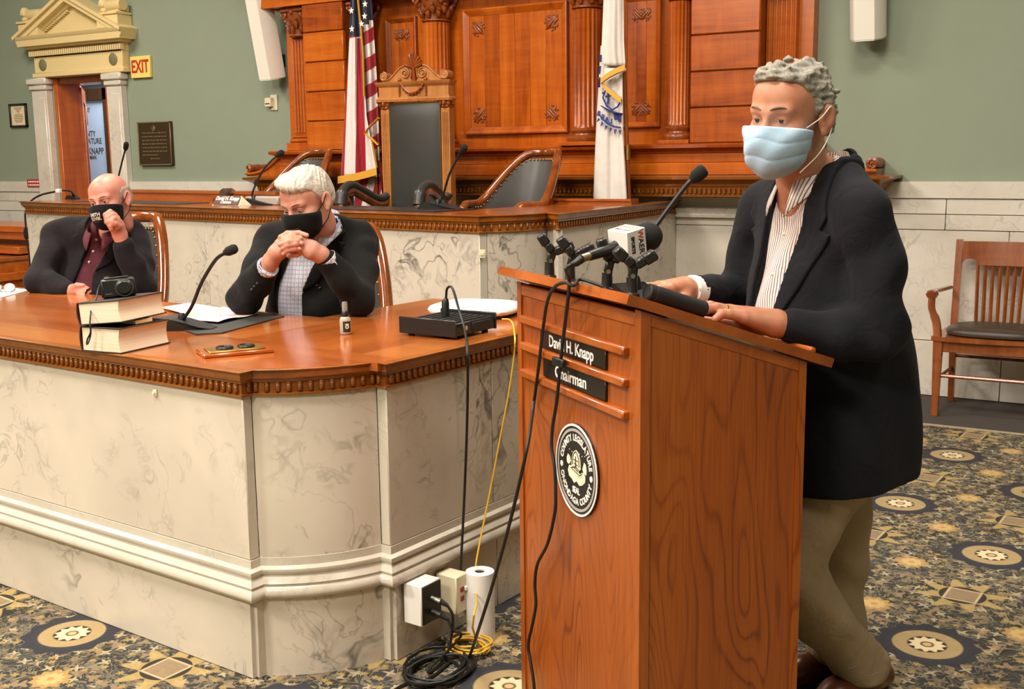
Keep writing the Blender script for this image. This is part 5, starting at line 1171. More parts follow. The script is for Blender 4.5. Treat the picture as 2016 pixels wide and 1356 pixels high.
b = MB(); nm = T(cen.x, cen.y, ZD+.0025+h1) @ RZ(rz); b.box((w1/2-.062, -.03, 0), (w1/2-.004, .045, .0125), .001, nm); tag(b.build('sticky_notes', plain('yellow_paper', '#e8cf95', .7)), 'small pad of pale yellow notes squeezed between the two books', 'notepad')
CM = BM @ T(-.005, .005, .0705) @ RZ(math.radians(38))
cmr = thing('compact_camera', 'black compact camera with wrist strap on top of the books', 'camera', CM.translation, r2)
b = MB(); b.box((-.052, -.016, 0), (.052, .016, .060), .006, CM); b.box((-.04, -.012, .060), (.035, .012, .064), .002, CM); b.build('body', M['black'], cmr)
LX = CM @ T(.018, -.016, .030) @ RX(PI/2)
b = MB(); b.lathe([(0, 0), (.026, 0), (.026, .012), (.024, .014), (.024, .022), (.021, .024), (.018, .03), (0, .03)], 24, LX); b.build('lens', M['black'], cmr); b = MB(); b.lathe([(.0255, .004), (.0275, .004), (.0275, .010), (.0255, .010)], 24, LX); b.build('lens_ring', M['chrome'], cmr)
b = MB(); b.lathe([(0, 0), (.007, 0), (.007, .004), (0, .004)], 12, CM @ T(-.03, 0, .064)); b.build('shutter_button', M['chrome'], cmr); b = MB(); b.box((-.04, -.0165, .012), (-.02, -.0158, .015), 0, CM); b.build('badge', M['chrome'], cmr)
c0 = CM @ Vector((-.053, 0, .045)); P_ = [c0, CM @ Vector((-.062, -.01, .025)), CM @ Vector((-.068, -.04, .006))]
ed = [atd(180, 605, 3.44), atd(178, 622, 3.415), atd(177, 640, 3.41), atd(179, 655, 3.41), atd(175, 672, 3.41), atd(171, 678, 3.41), atd(172, 668, 3.41), atd(178, 655, 3.405), atd(179, 640, 3.40)]
b = MB(); b.tube(catmull([*P_, *ed], 4), .0026, 6); b.build('wrist_strap', M['rubber'], cmr)
# ---- blotter, maps, glasses
zq = ZD+.0006
bm_ = [atz(px, py, ZD) for px, py in ((300, 628), (452, 606), (560, 624), (437, 657), (385, 660))]
b = MB(); b.prism([(p.x, p.y) for p in bm_], zq, zq+.004); tag(b.build('desk_blotter', plain('charcoal_blotter', '#302d2a', .55)), 'charcoal blotter under the maps on the front desk', 'desk mat')
def mapmat(name, sd):
    t = NT(name); P = t.vm('ADD', t.P, (sd, sd*2.0, 0)); n1 = t.noise(P, 6, 2, .5, .6); n2 = t.noise(t.vm('ADD', P, (5, 3, 0)), 6, 2, .5, .5)
    c = t.mix(t.ramp(n1, [(.45, 0.0), (.47, 1.0)]), hexc('#f0ece6'), hexc('#a8d488')); c = t.mix(t.ramp(n2, [(.52, 0.0), (.54, 1.0)]), c, hexc('#e3a9ba')); return t.out(c, .7)
for k, (pts, lab) in enumerate(((((318, 606), (372, 596), (470, 612), (408, 632)), 'coloured map sheet nearest the books on the front desk'), (((345, 628), (440, 604), (512, 617), (430, 636)), 'coloured map sheet in front of the grey haired man'))):
    z = ZD+.0055+.0025*k; g = [atz(px, py, z) for px, py in pts]; rows = []
    for j in range(9):
        r = []
        for i in range(9):
            s, t_ = i/8, j/8; p = (g[0]*(1-s)+g[1]*s)*(1-t_)+(g[3]*(1-s)+g[2]*s)*t_; r.append((p.x, p.y, z+.006*max(0, math.sin(PI*s*1.5+.5))*(.3+t_)+.001))
        rows.append(r)
    b = MB(); b.grid(rows); b.grid([[(q[0], q[1], q[2]-.0006) for q in r] for r in rows]); tag(b.build('map_sheet', mapmat('printed_map_%d' % k, 3.3*k+1), None, 60), lab, 'paper')
g = [atz(px, py, zq) for px, py in ((-90, 580), (30, 568), (60, 571), (-20, 592))]
b = MB(); b.prism([(p.x, p.y) for p in g], zq, zq+.002); tag(b.build('paper_sheet', M['paper']), 'white paper sheet under the spectacles at the left edge', 'paper')
gp = atz(19, 566, ZD+.02); gls = thing('spectacles', 'folded spectacles with black frame lying on white paper at left edge', 'glasses', (gp.x, gp.y, ZD+.003))
glm = NT('lens_glass'); lm = glm.out((.75, .75, .78), .08, 0, .5, **{'Alpha': .45}); 
for dx in (0, -.062):
    q = gp+Vector((CR.x*dx, CR.y*dx, 0)); b = MB(); b.lathe([(0, 0), (.0255, 0), (.0255, .002), (0, .002)], 20, T(*q) @ RZ(YAW) @ RX(math.radians(75)) @ Matrix.Diagonal((1, .8, 1, 1))); b.build('lens', lm, gls)
    b = MB(); b.tube([T(*q) @ RZ(YAW) @ RX(math.radians(75)) @ Vector((.026*math.cos(a), .021*math.sin(a), .001)) for a in [PI*(1.0+k/10) for k in range(11)]], .0014, 6); b.build('rim', M['black'], gls)
b = MB(); b.tube([atz(px, py, ZD+.006) for px, py in ((30, 570), (20, 575), (5, 574), (-8, 570))], .0018, 6); b.build('temple', M['black'], gls)
# ---- spray bottle
sp = atz(680.5, 657.5, ZD); sb = thing('spray_bottle', 'small clear spray bottle with black label on the front desk', 'bottle', (sp.x, sp.y, ZD))
SX = T(sp.x, sp.y, ZD+.001); glb = NT('frosted_bottle'); gbm = glb.out(hexc('#cfc6b2'), .15, 0, .5, **{'Transmission Weight': .35})
b = MB(); b.lathe([(0, 0), (.017, 0), (.019, .004), (.019, .046), (.017, .054), (.010, .06), (0, .06)], 24, SX); b.build('bottle_body', gbm, sb)
b = MB(); b.lathe([(.0194, .008), (.0194, .044)], 24, SX, a0=math.radians(-75), a1=math.radians(10)); b.lathe([(.0194, .008), (.0194, .044)], 8, SX, a0=math.radians(190), a1=math.radians(225)); b.build('label', plain('dark_green_label', '#232a1e', .5), sb)
text_mb('OI', .016, .0006, SX @ RZ(math.radians(-32)) @ T(0.0198, 0, .028) @ RZ(PI/2) @ RX(PI/2) @ RZ(PI/2), .0008).build('lettering', M['white'], sb)
b = MB(); b.lathe([(0, .058), (.012, .058), (.012, .074), (.009, .078), (0, .078)], 20, SX); b.build('collar', M['black'], sb); b = MB(); b.lathe([(.009, .076), (.0095, .1), (.008, .108), (0, .108)], 20, SX); b.build('spray_cap', plain('clear_cap', '#8d8a84', .15), sb)
# ---- black amplifier box
p0, p1, p2 = atz(789, 660, ZD), atz(902, 671, ZD), atz(975, 651, ZD)
vx = (p1-p0); vy = (p2-p1); wx, wy = vx.length, vy.length; ax_ = math.atan2(vx.y, vx.x); cb = p0+vx/2+vy/2; AM = T(cb.x, cb.y, ZD) @ RZ(ax_)
am = thing('amplifier_box', 'black vented electronics box with upright plug on the front desk', 'electronics', (cb.x, cb.y, ZD), ax_)
b = MB(); b.box((-wx/2+.006, -wy/2+.006, .010), (wx/2-.006, wy/2-.006, .052), .003, AM); b.build('body', M['black'], am)
for y in (-wy/2, wy/2-.006):
    b = MB(); b.box((-wx/2, y, .008), (wx/2, y+.006, .064), .003, AM); b.build('end_plate', M['black'], am)
for i in range(8):
    b = MB(); x = -wx/2+.03+i*(wx-.06)/7; b.box((x-.006, -wy/2+.03, .052), (x+.006, wy/2-.03, .0555), .001, AM); b.build('vent_rib', M['blackm'], am)
b = MB(); b.box((wx/2-.008, -.02, .016), (wx/2-.002, .085, .046), .002, AM); b.build('side_socket', M['blackm'], am); b = MB(); b.lathe([(0, 0), (.008, 0), (.008, .006), (0, .006)], 12, AM @ T(wx/2-.006, -.06, .034) @ RY(PI/2)); b.build('knob', M['chrome'], am)
b = MB(); b.box((-wx/2+.02, -wy/2+.007, .0525), (wx/2-.01, -wy/2+.016, .0545), 0, AM); b.build('bright_edge', M['chrome'], am)
for x in (-wx/2+.03, wx/2-.03):
    for y in (-wy/2+.03, wy/2-.03): b = MB(); b.lathe([(0, 0), (.011, 0), (.011, .011), (0, .011)], 12, AM @ T(x, y, 0)); b.build('foot', M['rubber'], am)
b = MB(); pg = AM @ Vector((-.01, .0, .055)); b.tube([pg, pg+Vector((0, 0, .05)), pg+Vector((0.004, 0, .062))], [.014, .013, .006], 10); b.build('plug', M['black'], am)
SF = D2(.266, 1.0)[0]
def side(px, py, off): return atp(px, py, (D2(.24+off, .3)[0], D2(.24+off, .3)[1], 0), (DE1.x, DE1.y, 0))
cbl = [pg+Vector((.003, 0, .06)), pg+Vector((.015, -.01, .095)), pg+Vector((.05, -.03, .10)), atd(905, 615, 3.64), atd(915, 650, 3.58), side(920, 690, .05), side(921, 740, .045), side(919, 850, .03), side(914, 980, .03), side(909, 1080, .05), side(906, 1150, .06)]
b = MB(); b.tube(catmull(cbl, 6), .0042, 8); b.build('power_cable', M['rubber'], am)
# ---- white wireless router and its yellow cable
rc = (atz(868, 606, ZD)+atz(1014, 632, ZD))/2
ro = thing('wireless_router', 'white rounded wireless router behind the black electronics box', 'router', (rc.x, rc.y, ZD), .2); RM = T(rc.x, rc.y, ZD) @ RZ(.2)
b = MB(); sec = []
for s, z in ((.80, .006), (.97, .014), (1.0, .026), (.96, .036), (.80, .043), (.4, .047), (0.01, .048)):
    sec.append([(.17*s*abs(math.cos(a))**.62*(1 if math.cos(a) > 0 else -1), .15*s*abs(math.sin(a))**.62*(1 if math.sin(a) > 0 else -1), z) for a in [2*PI*k/40 for k in range(41)]])
b.grid(sec, M=RM); b.build('shell', M['whitep'], ro, 60)
b = MB(); b.box((-.13, -.11, 0), (.13, .11, .012), .004, RM); b.build('base', M['black'], ro); b = MB(); b.lathe([(0, 0), (.004, 0), (.004, .001), (0, .001)], 10, RM @ T(.0, .02, .0475)); b.build('indicator', plain('blue_light', '#5d7fd8', .3), ro)
yc = [atz(988, 628, ZD+.02), atz(1002, 629, ZD+.018), atz(1009, 636, ZD+.008), atz(1012, 648, ZD+.005), atz(1013, 656, ZD+.004), side(1014, 672, .06), side(1012, 700, .05), side(1002, 770, .04), side(985, 860, .03), side(966, 960, .03), side(948, 1050, .04), side(937, 1110, .06), side(936, 1140, .075), side(928, 1150, .10)]
# ---- outlet boxes on the desk side
def D3(u, v, z): p = D2(u, v); return Vector((p[0], p[1], z))
DM_ = frame((DO.x, DO.y, 0), (DE1.x, DE1.y, 0), (DE2.x, DE2.y, 0), (0, 0, 1)); DI = DM_.inverted()
us = .245
def dloc(px, py, u): q = atp(px, py, D3(u, .3, 0), (DE1.x, DE1.y, 0)); return DI @ q
q0 = dloc(829, 1180, us+.07); q1 = dloc(868, 1180, us+.07); qt = dloc(850, 1145, us+.07); qb = dloc(850, 1225, us+.07)
ob = thing('outlet_box', 'white framed black outlet box on the marble side of the front desk', 'outlet', D3(us, q0.y, qb.z), math.radians(-4.5))
b = MB(); b.box((us, q0.y, qb.z), (us+.07, q1.y, qt.z), .003, DM_); b.build('white_frame', M['whitep'], ob); b = MB(); b.box((us+.068, q0.y+.004, qb.z+.004), (us+.074, q1.y-.002, qt.z-.004), .002, DM_); b.build('black_panel', M['black'], ob)
for pz, ms in ((.62, 'chrome'), (.28, 'black')):
    yy = q0.y+(q1.y-q0.y)*.5; zz_ = qb.z+(qt.z-qb.z)*pz; b = MB(); b.tube([DM_ @ Vector((us+.07, yy, zz_)), DM_ @ Vector((us+.105, yy+.004, zz_-.006))], .009, 10); b.tube([DM_ @ Vector((us+.105, yy+.004, zz_-.006)), DM_ @ Vector((us+.125, yy+.01, zz_-.016))], [.009, .006], 10, mi=1); b.build('plug', [M[ms], M['black']], ob)
    fz = [DM_ @ Vector((us+.125, yy+.01, zz_-.016)), DM_ @ Vector((us+.14, yy+.015, zz_-.05)), DM_ @ Vector((us+.125, yy+.02+.05*(pz < .5), .06)), DM_ @ Vector((us+.12, yy-.01-.06*(pz < .5), .012)), DM_ @ Vector((us+.13, yy-.09, .008))]
    b = MB(); b.tube(catmull(fz, 6), .0042, 8); b.build('cable', M['rubber'], ob)
j0 = dloc(898, 1160, us+.08); j1 = dloc(922, 1160, us+.08); jt = dloc(905, 1134, us+.08); jb = dloc(905, 1208, us+.08)
jb_ = thing('junction_box', 'cream surface junction box with red jacks on the side of the front desk', 'outlet', D3(us, j0.y, jb.z), math.radians(-4.5))
b = MB(); b.box((us, j0.y, jb.z), (us+.08, j1.y, jt.z), .003, DM_); b.build('box', M['creamp'], jb_)
for k in (.62, .38):
    b = MB(); b.box((us+.079, j0.y+(j1.y-j0.y)*.35, jb.z+(jt.z-jb.z)*k-.008), (us+.083, j0.y+(j1.y-j0.y)*.62, jb.z+(jt.z-jb.z)*k+.008), .001, DM_); b.build('jack', plain('red_jack', '#8c2a22', .5), jb_)
b = MB(); b.box((us+.079, j0.y+(j1.y-j0.y)*.62, jb.z+(jt.z-jb.z)*.62-.006), (us+.09, j0.y+(j1.y-j0.y)*.9, jb.z+(jt.z-jb.z)*.62+.006), .001, DM_); b.build('cable_plug', M['whitep'], jb_)
# paper towel roll
tp = atz(947, 1258, 0); tw = thing('paper_towel_roll', 'upright white paper towel roll on the carpet beside the front desk', 'paper roll', (tp.x, tp.y, 0)); tm_ = T(tp.x, tp.y, .001); ht = .225; rt = .045
b = MB(); b.lathe([(.016, 0), (rt, 0), (rt, ht), (.016, ht), (.016, 0)], 32, tm_); b.build('paper', M['paper'], tw); b = MB(); b.lathe([(.015, .001), (.017, .001), (.017, ht-.004), (.015, ht-.004), (.015, .001)], 20, tm_); b.build('cardboard_core', plain('cardboard', '#6b5238', .8), tw)
b = MB(); ang0 = math.radians(205); pts = [(rt+.001+.05*k/6)*1.0 for k in range(7)]
b.grid([[tm_ @ Vector(((rt+.0008)*math.cos(ang0)-.02*k/4*math.sin(ang0)*-1, (rt+.0008)*math.sin(ang0)-.03*k/4, z)) for k in range(5)] for z in (ht*.35+.0, ht*.97)]); b.build('loose_sheet', M['paper'], tw)
# yellow cable with coil
cy = atz(920, 1283, 0); ye = thing('yellow_network_cable', 'yellow network cable from the router ending in a coil on the carpet', 'cable', (cy.x, cy.y, 0))
jk = DM_ @ Vector((us+.09, j0.y+(j1.y-j0.y)*.75, jb.z+(jt.z-jb.z)*.62))
coil = []
for k in range(6*14): a = 2*PI*k/14; r = .052+.012*math.sin(k*.37); coil.append((cy.x+r*1.2*math.cos(a)+.006*math.sin(k*.9), cy.y+r*math.sin(a), .008+.0055*(k//14)+.002*math.sin(k)))
b = MB(); b.tube(catmull(yc, 6), .003, 8); b.build('hanging_run', M['yellow'], ye)
b = MB(); b.tube(catmull([jk, jk+Vector((.035, -.01, -.01)), atd(938, 1190, 3.13), atd(930, 1235, 3.1), Vector(coil[0])+Vector((-.02, .01, .01)), *[Vector(c) for c in coil]], 2), .003, 8); b.build('coil', M['yellow'], ye)
b = MB(); b.tube([(cy.x-.055+.012*math.cos(a), cy.y-.03, .02+.016*math.sin(a)) for a in [2*PI*k/12 for k in range(12)]], .006, 6, closed=True); b.build('cable_tie', M['black'], ye)
# ---- black floor cables
cz = atz(862, 1325, 0); bc = thing('black_cable_coil', 'loose coil of black audio cable on the carpet beside the front desk', 'cable', (cz.x, cz.y, 0)); co = []
for k in range(7*18): a = 2*PI*k/18; r = .085+.02*math.sin(k*.21)+.012*math.sin(k*.53); co.append((cz.x+r*.95*math.cos(a)+.012*math.sin(k*.13), cz.y+r*1.25*math.sin(a), .006+.0035*(k//18)+.002*math.sin(k*1.3)))
b = MB(); b.tube([Vector(c) for c in co], .0045, 6); b.build('coil', M['rubber'], bc)
b = MB(); b.tube(catmull([atz(px, py, .006) for px, py in ((905, 1325), (860, 1345), (800, 1362), (740, 1385))], 5), .0045, 6); b.tube(catmull([atz(px, py, .006) for px, py in ((890, 1300), (845, 1335), (790, 1350), (750, 1380))], 5), .0045, 6); b.build('tail', M['rubber'], bc)
# ================================================================ things on the lectern
def TBp(x, y, z): return TB @ Vector((x, y, .026+z))
def clip_holder(label, x, y, lean, turn, opening, s=1.0):
    """microphone clip: threaded foot, swivel neck, open spring cradle"""
    p = TBp(x, y, 0); root = thing('microphone_clip', label, 'microphone clip', p); MX = T(*p) @ RZ(turn)
    b = MB(); b.lathe([(.02*s, 0), (.02*s, .006), (.015*s, .010), (.0135*s, .05*s), (.011*s, .052*s), (0, .052*s)], 14, MX); b.build('foot', M['black'], root)
    N2 = MX @ T(0, 0, .045*s) @ RY(lean)
    b = MB(); b.box((-.011*s, -.013*s, 0), (.011*s, .013*s, .042*s), .004, N2); b.build('neck', M['black'], root)
    b = MB(); b.tube([N2 @ Vector((0, -.016*s, .008*s)), N2 @ Vector((0, .016*s, .008*s))], .0062*s, 10); b.build('pivot_screw', M['chrome'], root)
    H = N2 @ T(0, 0, .045*s)
    for sg in (-1, 1):
        b = MB(); K = H @ T(sg*.0, 0, 0) @ RY(sg*opening); b.box((-.012*s, -.022*s, -.004*s), (.012*s, .022*s, .024*s), .004, K @ T(sg*.010*s, 0, 0)); b.box((-.015*s, -.022*s, .020*s), (.013*s, .022*s, .055*s), .004, K @ T(sg*.012*s, 0, 0)); b.build('jaw', M['black'], root)
    return H
yT = .012
def lectx(px): return lfront(px, 560, .0).x
clip_holder('empty black microphone clip farthest from the man on the lectern edge', lectx(1068), yT, math.radians(18), 0.55, math.radians(50), .86)
clip_holder('empty black microphone clip second from the left on the lectern edge', lectx(1108), yT, math.radians(16), 0.55, math.radians(50), .86)
clip_holder('black microphone clip holding the news microphone on the lectern', lectx(1180), yT, math.radians(14), 0.55, math.radians(30), .86)
clip_holder('empty black microphone clip nearest the lectern corner', lectx(1228), yT, math.radians(8), 0.55, math.radians(52), .86)
# news microphone with printed cube
m0 = atd(1128, 520, 2.44); m1 = atd(1160, 504, 2.455); m2 = atd(1205, 487, 2.49); m3 = atd(1222, 481, 2.50); m4 = atd(1270, 468, 2.545); m5 = atd(1284, 455, 2.56)
nm_ = thing('news_microphone', 'black handheld microphone with white printed station cube over the lectern', 'microphone', m2)
ax = (m4-m1).normalized()
b = MB(); b.tube([m1, m1+ax*.02, m1+ax*.07, m3, m3+ax*.02], [.011, .012, .0125, .0195, .02], 16); b.build('handle', M['black'], nm_)
b = MB(); b.tube([m1-ax*.022, m1+ax*.002], .0095, 14); b.build('connector_ring', plain('pale_gold_metal', '#d2c19c', .3, 1.0), nm_)
b = MB(); b.tube([m0-ax*.008, m0+ax*.008, m1-ax*.02], [.005, .0085, .0098], 12); b.build('connector', M['rubber'], nm_)
fc = m4+ax*.008; b = MB(); ps = [fc+ax*(.034*k) for k in (-1.0, -.6, -.1, .35, .7, .92, 1.02)]; b.tube(ps, [.028, .0325, .0345, .032, .025, .014, .002], 22); b.build('foam_windscreen', M['foam'], nm_)
# cube frame: one face up, one face towards the camera side
zA = ax; upv = (Vector((0, 0, 1))-zA*zA.z).normalized(); sdv = zA.cross(upv)
upv2 = (upv*math.cos(math.radians(4))+sdv*math.sin(math.radians(4))).normalized(); sdv2 = upv2.cross(zA)
cc = atd(1235, 477, 2.50); CB = frame(cc, zA, sdv2, upv2); hs = .032
b = MB(); b.box((-.028, -hs, -hs), (.028, hs, hs), .0015, CB); b.build('station_cube', M['whitep'], nm_)
red_i = plain('red_print', '#c2412f', .5); dk_i = plain('dark_print', '#2e2a2c', .5)
sgn = 1 if (CB.to_3x3() @ Vector((0, 1, 0))).dot(-_f) > 0 else -1
def cube_text(txt, size, u, v, mat, face, bold=.0004, sx=1.0):
    if face == 'side': Mx = CB @ T(u, sgn*(hs+.0006), v) @ (RX(PI/2) if sgn < 0 else RZ(PI) @ RX(PI/2)) @ RZ(-PI/2)
    else: Mx = CB @ T(u, v, hs+.0006) @ RZ(-PI/2 if sgn < 0 else PI/2)
    text_mb(txt, size, .0005, Mx, bold, sx).build('lettering', mat, nm_)
du = 1 if sgn < 0 else -1
cube_text('W', .021, .012, .0205, red_i, 'side', .0003, .95); cube_text('AER', .021, .012, -.0065, dk_i, 'side', .0003, .95); cube_text('SPORTS', .0125, -.012, .0, dk_i, 'side', .0006, .9)
cube_text('WAER', .02, .008, 0, plain('pale_print', '#d8a48e', .5), 'top', .0002); cube_text('NEWS', .010, -.012, -.012*du, plain('grey_print', '#8b8f8a', .5), 'top', .0003); cube_text('88.3', .010, -.012, .013*du, red_i, 'top', .0003)
b = MB(); b.tube([atp(px, py, LC-LN*o, fn) for px, py, o in ((1128, 520, .03), (1127, 528, .04))], .004, 8)
run = [m0-ax*.006, m0-ax*.02+Vector((0, 0, -.006))]+[atp(px, py, LC-LN*o, fn) for px, py, o in ((1121, 550, .052), (1118, 590, .05), (1112, 640, .03), (1106, 690, .026), (1102, 730, .026), (1096, 790, .022), (1088, 840, .016), (1086, 880, .018), (1092, 920, .02), (1094, 970, .02), (1092, 1010, .02), (1078, 1070, .02), (1058, 1110, .02), (1053, 1150, .02), (1055, 1190, .02), (1048, 1230, .02), (1040, 1270, .02), (1046, 1310, .02), (1052, 1360, .02), (1050, 1420, .02))]
b = MB(); b.tube(catmull(run, 5), .0043, 8); b.build('cable', M['rubber'], nm_)
b = MB(); vt = atp(1101, 713, LC-LN*.026, fn); b.tube([vt+Vector((0, 0, .007)), vt-Vector((0, 0, .007))], .012, 10); b.box((-.03, -.032, -.010), (.028, -.020, .010), .002, LF @ T(*(LF.inverted() @ Vector((vt.x, vt.y, vt.z))).to_tuple()) @ T(0, .026, 0)); b.build('cable_tie', M['rubber'], nm_)
# tall gooseneck microphone on the lectern
gb0 = TBp(lectx(1200), .06, 0)
gooseneck('tall black gooseneck microphone rising from the lectern behind the foam windscreen', gb0, [gb0+Vector((0, 0, .03)), atd(1240, 520, 2.56), atd(1268, 478, 2.56), atd(1296, 438, 2.55), atd(1330, 392, 2.54), atd(1352, 364, 2.535), atd(1363, 353, 2.53)], atd(1392, 329, 2.52)-atd(1363, 353, 2.53), math.atan2(-LD.y, -LD.x), 1.0, None, .12, .038, .0155, .0055)
# black barrel lying on the lectern
b0 = TBp(-.052, .03, .019); b1 = TBp(-.052, .185, .019); bt = thing('black_tube', 'black cylindrical tube lying on the sloping lectern top by the man', 'tube', b0); dxx = (b1-b0)
b = MB(); b.tube([b0, b0+dxx*.02, b0+dxx*.98, b1], [.016, .019, .019, .016], 20); b.build('barrel', M['blackm'], bt); b = MB(); b.tube([b0+dxx*.11, b0+dxx*.125], .0194, 20); b.build('band', plain('grey_band', '#3a3836', .4), bt)
# loose black cable from the lectern top to the floor coil
lc = thing('black_lectern_cable', 'black cable looping over the lectern edge and trailing to the floor', 'cable', TBp(-.3, 0, 0))
run = [TBp(lectx(1200), .05, .006), TBp(lectx(1180), .0, .008), TBp(lectx(1160), -.035, .010)]+[atp(px, py, LC-LN*o, fn) for px, py, o in ((1130, 562, .052), (1112, 556, .062), (1092, 565, .06), (1078, 592, .045), (1070, 640, .02), (1064, 690, .02), (1058, 740, .02), (1050, 800, .012))]+[atd(1040, 870, 2.62), atd(1018, 970, 2.68), atd(998, 1050, 2.75), atd(970, 1150, 2.85), atd(945, 1230, 2.93), atz(925, 1290, .03), atz(908, 1322, .008), atz(880, 1338, .006)]
b = MB(); b.tube(catmull(run, 6), .0043, 8); b.build('cable_run', M['rubber'], lc)
# ================================================================ people: smooth surfaces from distance fields
F32 = np.float32
def npv(p): return np.array([p[0], p[1], p[2]], F32)
def cap(a, b, ra, rb):
    a, b = npv(a), npv(b); ab = b-a; L2 = max(float(ab @ ab), 1e-9)
    def f(P):
        t = np.clip((P-a) @ ab/L2, 0, 1).astype(F32); q = P-(a+t[:, None]*ab); return np.sqrt((q*q).sum(1))-(ra+(rb-ra)*t)
    return f
def elp(c, r, R=None):
    c = npv(c); r = npv(r); Rm = None if R is None else np.array(R.to_3x3(), F32)
    def f(P):
        q = P-c
        if Rm is not None: q = q @ Rm
        q = q/r; k0 = np.sqrt((q*q).sum(1)); q = q/r; k1 = np.sqrt((q*q).sum(1)); return k0*(k0-1)/np.maximum(k1, 1e-6)
    return f
def smin(a, b, k): h = np.clip(.5+.5*(b-a)/k, 0, 1); return b+(a-b)*h-k*h*(1-h)
def smax(a, b, k): return -smin(-a, -b, k)
def su(k, *fs):
    def f(P):
        d = fs[0](P)
        for g in fs[1:]: d = smin(d, g(P), k)
        return d
    return f
def chain(pts, rs, k=.012): return su(k, *[cap(pts[i], pts[i+1], rs[i], rs[i+1]) for i in range(len(pts)-1)])
def sub(f, g, k): return lambda P: smax(f(P), -g(P), k)
def inter(f, g, k=.002): return lambda P: smax(f(P), g(P), k)
def off(f, o): return lambda P: f(P)-o
def plane(p, n): p = npv(p); n = npv(Vector(n).normalized()); return lambda P: (P-p) @ n          # negative behind the normal
def local(f, Mx, s=1.0):
    Mi = np.array(Mx.inverted(), F32); A, t = Mi[:3, :3], Mi[:3, 3]
    return lambda P: f((P @ A.T+t)/s)*s
def wob(f, amp, freq, seed=0):
    rg = np.random.RandomState(seed); K = (rg.randn(6, 3)*freq).astype(F32); ph = (rg.rand(6)*6.28).astype(F32)
    return lambda P: f(P)+amp*np.sin(P @ K.T+ph).sum(1)/2.5
def poly2(pts, iu=0, iv=2, Mx=None):
    """2-D polygon distance in a plane (extruded along the third axis)"""
    pts = np.array(pts, F32); Mi = None if Mx is None else np.array(Mx.inverted(), F32)
    def f(P):
        if Mi is not None: P = P @ Mi[:3, :3].T+Mi[:3, 3]
        x, y = P[:, iu], P[:, iv]; d = np.full(len(P), 1e9, F32); ins = np.zeros(len(P), bool); n = len(pts)
        for i in range(n):
            a, b = pts[i], pts[(i+1) % n]; e0, e1 = b-a; wx, wy = x-a[0], y-a[1]; t = np.clip((wx*e0+wy*e1)/(e0*e0+e1*e1+1e-12), 0, 1)
            d = np.minimum(d, (wx-e0*t)**2+(wy-e1*t)**2); c = ((a[1] > y) != (b[1] > y)) & (x < (b[0]-a[0])*(y-a[1])/(b[1]-a[1]+1e-12)+a[0]); ins ^= c
        d = np.sqrt(d); return np.where(ins, -d, d)
    return f
def polygonize(f, lo, hi, h):
    lo = np.array(lo, float); hi = np.array(hi, float); n = np.ceil((hi-lo)/h).astype(int)+1; B = 12
    arr = np.full(n, 1.0, F32); nb = -(-n//B)
    cen = np.stack(np.meshgrid(*[lo[a]+(np.arange(nb[a])*B+B/2)*h for a in range(3)], indexing='ij'), -1).reshape(-1, 3).astype(F32)
    dc = f(cen); act = np.abs(dc) < B*h*.5*1.7321*1.5+.004; ids = np.stack(np.unravel_index(np.arange(len(cen)), nb), -1)
    for (i, j, k), d in zip(ids[~act], dc[~act]): arr[i*B:(i+1)*B, j*B:(j+1)*B, k*B:(k+1)*B] = 1.0 if d > 0 else -1.0
    todo = ids[act]; loc = np.stack(np.meshgrid(np.arange(B), np.arange(B), np.arange(B), indexing='ij'), -1).reshape(-1, 3)
    for s in range(0, len(todo), 160):
        ch = todo[s:s+160]; g = (ch[:, None, :]*B+loc[None]).reshape(-1, 3); ok = (g < n).all(1); g = g[ok]
        arr[g[:, 0], g[:, 1], g[:, 2]] = f((lo+g*h).astype(F32))
    neg = arr < 0; cnt = np.zeros(n-1, np.int8)
    for a in (0, 1):
        for b in (0, 1):
            for c in (0, 1): cnt += neg[a:n[0]-1+a, b:n[1]-1+b, c:n[2]-1+c]
    ci = np.stack(np.nonzero((cnt > 0) & (cnt < 8)), -1); acc = np.zeros((len(ci), 3)); w_ = np.zeros(len(ci))
    cr = [(a, b, c) for a in (0, 1) for b in (0, 1) for c in (0, 1)]; vals = {q: arr[ci[:, 0]+q[0], ci[:, 1]+q[1], ci[:, 2]+q[2]] for q in cr}
    for q in cr:
        for ax in range(3):
            if q[ax] == 0:
                r = list(q); r[ax] = 1; va, vb = vals[q], vals[tuple(r)]; m = (va < 0) != (vb < 0); t = np.where(m, va/np.where(m, va-vb, 1), 0)
                p = np.array(q, float)[None].repeat(len(ci), 0); p[:, ax] += t; acc += p*m[:, None]; w_ += m
    V_ = lo+(ci+acc/np.maximum(w_, 1)[:, None])*h
    idx = np.full(n-1, -1, np.int32); idx[ci[:, 0], ci[:, 1], ci[:, 2]] = np.arange(len(ci)); Q = []
    for ax in range(3):
        s0 = [slice(None)]*3; s1 = [slice(None)]*3; s0[ax] = slice(0, n[ax]-1); s1[ax] = slice(1, n[ax])
        a_ = neg[tuple(s0)]; b_ = neg[tuple(s1)]; e = np.stack(np.nonzero(a_ != b_), -1); u, v = [(1, 2), (2, 0), (0, 1)][ax]
        e = e[(e[:, u] > 0) & (e[:, v] > 0) & (e[:, u] < n[u]-1) & (e[:, v] < n[v]-1)]
        def cell(du, dv): c = e.copy(); c[:, u] -= du; c[:, v] -= dv; return idx[c[:, 0], c[:, 1], c[:, 2]]
        q = np.stack([cell(1, 1), cell(0, 1), cell(0, 0), cell(1, 0)], -1); fl = ~a_[e[:, 0], e[:, 1], e[:, 2]]; q[fl] = q[fl][:, ::-1]; Q.append(q[(q >= 0).all(1)])
    return V_, np.concatenate(Q)
